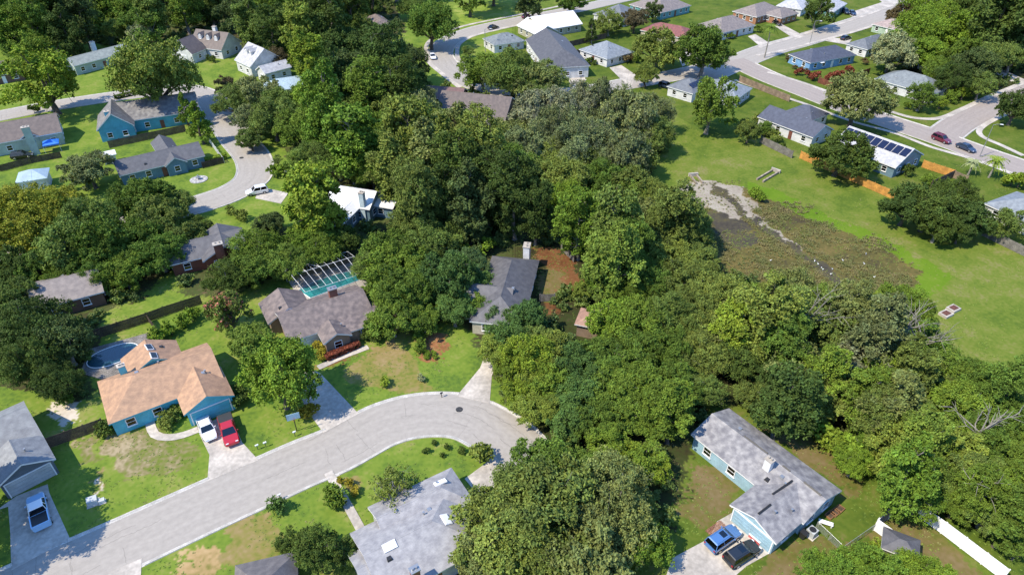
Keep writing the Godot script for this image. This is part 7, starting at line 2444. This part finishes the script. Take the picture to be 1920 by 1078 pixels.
func pool(ring: PackedVector2Array, y: float, col: Vector3, label: String) -> void:
	var c := Vector2.ZERO
	for p in ring: c += p
	c /= ring.size()
	var o := thing("swimming_pool", label, "pool", Vector3(c.x, 0, c.y))
	var rel := PackedVector2Array()
	for p in ring: rel.append(p - c)
	var rim := Build.new()
	var out := Geometry2D.offset_polygon(rel, 0.22)[0]
	var cw := rel.duplicate()
	for i in cw.size():
		var a := cw[i]
		var b := cw[(i + 1) % cw.size()]
		var na := a.normalized() * 0.11
		var nb := b.normalized() * 0.11
		var q := [Vector3(a.x, y + 0.08, a.y), Vector3(b.x, y + 0.08, b.y), Vector3(b.x + nb.x, y + 0.08, b.y + nb.y), Vector3(a.x + na.x, y + 0.08, a.y + na.y)]
		rim.quad(q[0], q[1], q[2], q[3])
		rim.quad(q[3], q[2], q[2] - Vector3(0, y + 0.08, 0), q[3] - Vector3(0, y + 0.08, 0))
		rim.quad(q[1], q[0], q[0] - Vector3(0, 0.1, 0), q[1] - Vector3(0, 0.1, 0))
	part(o, "rim", rim.mesh(), mats["white"])
	var basin := Build.new()
	basin.flat(rel, y)
	part(o, "basin", basin.mesh(), worn("basin%.2f" % col.y, lin(col.x, col.y, col.z), 0.5, 0.25, 3.0))
	var water := Build.new()
	water.flat(rel, y + 0.03)
	var wm := plain("pool_water", Color(0.3, 0.6, 0.7, 0.12), 0.04)
	wm.transparency = BaseMaterial3D.TRANSPARENCY_ALPHA
	part(o, "water", water.mesh(), wm)


# weeds of the pond and rough grass tufts: nobody could count them
func weeds() -> void:
	var areas := []
	for z in ZONES:
		if z[0] == 6: areas.append(pairs(z[1]))
	var b := Build.new()
	rng.seed = 12
	for k in 9:
		var d := random_dir()
		d.y = absf(d.y) * 0.8 + 0.4
		var s := Vector3(-d.z, 0, d.x).normalized() * 0.09
		b.tint = Color.WHITE * rng.randf_range(0.65, 1.0)
		var p := Vector3(rng.randf_range(-0.2, 0.2), 0, rng.randf_range(-0.2, 0.2))
		b.tri(p - s, p + d.normalized() * rng.randf_range(0.35, 0.7), p + s)
	var mm := MultiMesh.new()
	mm.transform_format = MultiMesh.TRANSFORM_3D
	mm.use_colors = true
	mm.mesh = b.mesh()
	var f := FastNoiseLite.new()
	f.frequency = 0.09
	f.seed = 8
	var spots := []
	var box := Rect2(areas[0][0], Vector2.ZERO)
	for p in areas[0]: box = box.expand(p)
	while spots.size() < 4200:
		var p := Vector2(rng.randf_range(box.position.x, box.end.x), rng.randf_range(box.position.y, box.end.y))
		if f.get_noise_2d(p.x, p.y) + rng.randf_range(-0.25, 0.25) < -0.05: 
			if rng.randf() > 0.02: continue
		var stray := Vector2(f.get_noise_2d(p.x * 0.9, p.y * 0.9 + 70.0), f.get_noise_2d(p.x * 0.9 + 90.0, p.y * 0.9)) * 7.0 + Vector2(rng.randf_range(-1.2, 1.2), rng.randf_range(-1.2, 1.2))
		if not Geometry2D.is_point_in_polygon(p + stray, areas[0]): continue
		var bare := false
		for z in ZONES:
			if z[0] in [4, 5] and Geometry2D.is_point_in_polygon(p, pairs(z[1])): bare = true
		if not bare or rng.randf() < 0.1: spots.append(p)
	mm.instance_count = spots.size()
	for i in spots.size():
		var s := rng.randf_range(0.4, 0.95)
		mm.set_instance_transform(i, Transform3D(Basis(Vector3.UP, rng.randf() * TAU).scaled(Vector3(s, s, s)), Vector3(spots[i].x, 0, spots[i].y)))
		var t := f.get_noise_2d(spots[i].x * 3.0, spots[i].y * 3.0)
		mm.set_instance_color(i, Color(0.15, 0.17, 0.05).lerp(Color(0.23, 0.2, 0.08), clampf(t * 1.6 + 0.4, 0, 1)))
	var m := plain("weed", Color.WHITE, 0.9)
	m.vertex_color_use_as_albedo = true
	var o := MultiMeshInstance3D.new()
	o.name = "pond_weeds"
	o.multimesh = mm
	o.material_override = m
	add_child(o)
	tag(o, "olive and straw weeds covering the dried pond", "weeds", "", "stuff")


# low bushes filling the floor of the woods
func undergrowth() -> void:
	var p := crown("shrub", 991)
	var mm := MultiMesh.new()
	mm.transform_format = MultiMesh.TRANSFORM_3D
	mm.use_colors = true
	mm.mesh = p[0]
	rng.seed = 31
	var open := []
	var shut := []
	for z in ZONES:
		if z[0] == 1: open.append(pairs(z[1]))
		elif z[0] in [0, 2, 3]: shut.append(pairs(z[1]))
	for r in ROADS: shut.append(Geometry2D.offset_polyline(smooth_line(pairs(r[1])), r[2] / 2 + 1.5)[0])
	for d in DRIVES: shut.append(pairs(d))
	for h in HOUSES:
		for w in h.wings:
			var c := Vector2(w[0], w[1])
			var u: Vector2 = Vector2(cos(w[4]), -sin(w[4])) * (w[2] / 2 + 1.5)
			var s: Vector2 = Vector2(sin(w[4]), cos(w[4])) * (w[3] / 2 + 1.5)
			shut.append(PackedVector2Array([c + u + s, c + u - s, c - u - s, c - u + s]))
	shut.append(pairs(SPOTS.deck))
	var spots := []
	for a in open:
		var box := Rect2(a[0], Vector2.ZERO)
		for q in a: box = box.expand(q)
		var tries := int(box.get_area() / 9.0)
		for i in tries:
			var q := Vector2(rng.randf_range(box.position.x, box.end.x), rng.randf_range(box.position.y, box.end.y))
			if not Geometry2D.is_point_in_polygon(q, a): continue
			var ok := true
			for s in shut:
				if Geometry2D.is_point_in_polygon(q, s):
					ok = false
					break
			if ok: spots.append(q)
	mm.instance_count = spots.size()
	for i in spots.size():
		var s := rng.randf_range(0.7, 2.0)
		mm.set_instance_transform(i, Transform3D(Basis(Vector3.UP, rng.randf() * TAU).scaled(Vector3(s, s * rng.randf_range(0.7, 1.2), s)), Vector3(spots[i].x, s * 0.45, spots[i].y)))
		mm.set_instance_color(i, Color(0.16, 0.27, 0.06).lerp(Color(0.3, 0.42, 0.07), rng.randf()))
	var m := plain("undergrowth", Color.WHITE, 0.6)
	m.vertex_color_use_as_albedo = true
	m.backlight_enabled = true
	m.backlight = Color(0.5, 0.6, 0.25)
	var o := MultiMeshInstance3D.new()
	o.name = "undergrowth"
	o.multimesh = mm
	o.material_override = m
	add_child(o)
	tag(o, "low green bushes covering the floor of the woods", "undergrowth", "", "stuff")


# tufts and fallen leaves on the mown lawns
func lawn_tufts() -> void:
	var b := Build.new()
	rng.seed = 14
	for k in 8:
		var d := random_dir()
		d.y = absf(d.y) * 0.7 + 0.2
		var s := Vector3(-d.z, 0, d.x).normalized() * 0.05
		b.tint = Color.WHITE * rng.randf_range(0.65, 1.0)
		var p := Vector3(rng.randf_range(-0.14, 0.14), 0, rng.randf_range(-0.14, 0.14))
		b.tri(p - s, p + d.normalized() * rng.randf_range(0.1, 0.24), p + s)
	var mm := MultiMesh.new()
	mm.transform_format = MultiMesh.TRANSFORM_3D
	mm.use_colors = true
	mm.mesh = b.mesh()
	var shut := []
	for r in ROADS: shut.append(Geometry2D.offset_polyline(smooth_line(pairs(r[1])), r[2] / 2 + 0.6)[0])
	for d in DRIVES: shut.append(pairs(d))
	for q in WALKS: shut.append(Geometry2D.offset_polyline(pairs(q[0]), q[1] / 2)[0])
	for h in HOUSES:
		for w in h.wings:
			var c := Vector2(w[0], w[1])
			var u: Vector2 = Vector2(cos(w[4]), -sin(w[4])) * (w[2] / 2)
			var s: Vector2 = Vector2(sin(w[4]), cos(w[4])) * (w[3] / 2)
			shut.append(PackedVector2Array([c + u + s, c + u - s, c - u - s, c - u + s]))
	var f := FastNoiseLite.new()
	f.frequency = 0.12
	f.fractal_octaves = 3
	var spots := []
	var tries := 0
	while spots.size() < 22000 and tries < 90000:
		tries += 1
		var q := Vector2(rng.randf_range(-75, 75), rng.randf_range(-120, -36))
		if rng.randf() < 0.25: q = Vector2(rng.randf_range(35, 120), rng.randf_range(-170, -60))
		if f.get_noise_2d(q.x, q.y) + rng.randf_range(-0.3, 0.3) < 0.0: continue
		var ok := true
		for s in shut:
			if Geometry2D.is_point_in_polygon(q, s):
				ok = false
				break
		if ok: spots.append(q)
	mm.instance_count = spots.size()
	for i in spots.size():
		var s := rng.randf_range(0.5, 1.1)
		mm.set_instance_transform(i, Transform3D(Basis(Vector3.UP, rng.randf() * TAU).scaled(Vector3(s, s * 0.8, s)), Vector3(spots[i].x, 0, spots[i].y)))
		var c := Color(0.12, 0.19, 0.028).lerp(Color(0.19, 0.27, 0.035), rng.randf())
		if f.get_noise_2d(spots[i].x * 2.0 + 400, spots[i].y * 2.0) > 0.35: c = Color(0.24, 0.24, 0.08)
		mm.set_instance_color(i, c)
	var m := plain("tuft", Color.WHITE, 0.9)
	m.vertex_color_use_as_albedo = true
	var o := MultiMeshInstance3D.new()
	o.name = "lawn_grass"
	o.multimesh = mm
	o.material_override = m
	add_child(o)
	tag(o, "uneven grass tufts and straw on the lawns", "grass", "", "stuff")


func _ready() -> void:
	var cam := Camera3D.new()
	cam.name = "camera"
	cam.position = Vector3(0, 70, 0)
	cam.rotation_degrees = Vector3(-36, 0, 0)
	cam.fov = 45.67
	cam.near = 1.0
	cam.far = 4000.0
	add_child(cam)
	cam.current = true
	var env := Environment.new()
	var sm := ProceduralSkyMaterial.new()
	sm.sky_top_color = Color(0.36, 0.53, 0.78)
	sm.sky_horizon_color = Color(0.74, 0.82, 0.9)
	sm.sky_curve = 0.15
	sm.ground_bottom_color = Color(0.2, 0.22, 0.14)
	sm.ground_horizon_color = Color(0.6, 0.66, 0.66)
	var sky := Sky.new()
	sky.sky_material = sm
	env.background_mode = Environment.BG_SKY
	env.sky = sky
	env.background_energy_multiplier = 1.5
	env.tonemap_mode = Environment.TONE_MAPPER_LINEAR
	env.tonemap_exposure = 1.48
	env.sdfgi_enabled = true
	env.ssao_enabled = true
	env.ssil_enabled = true
	var we := WorldEnvironment.new()
	we.name = "environment"
	we.environment = env
	add_child(we)
	var sun := DirectionalLight3D.new()
	sun.name = "sun"
	sun.light_color = Color(1.0, 0.955, 0.87)
	sun.light_energy = 1.5
	sun.light_angular_distance = 0.5
	sun.shadow_enabled = true
	add_child(sun)
	sun.look_at_from_position(Vector3.ZERO, Vector3(0.64, -1.0, -0.36))
	make_materials()
	ground()
	roads()
	window_meshes()
	for h in HOUSES: house(h)
	fences()
	trees()
	vehicles()
	yards()
	weeds()
	undergrowth()
	lawn_tufts()
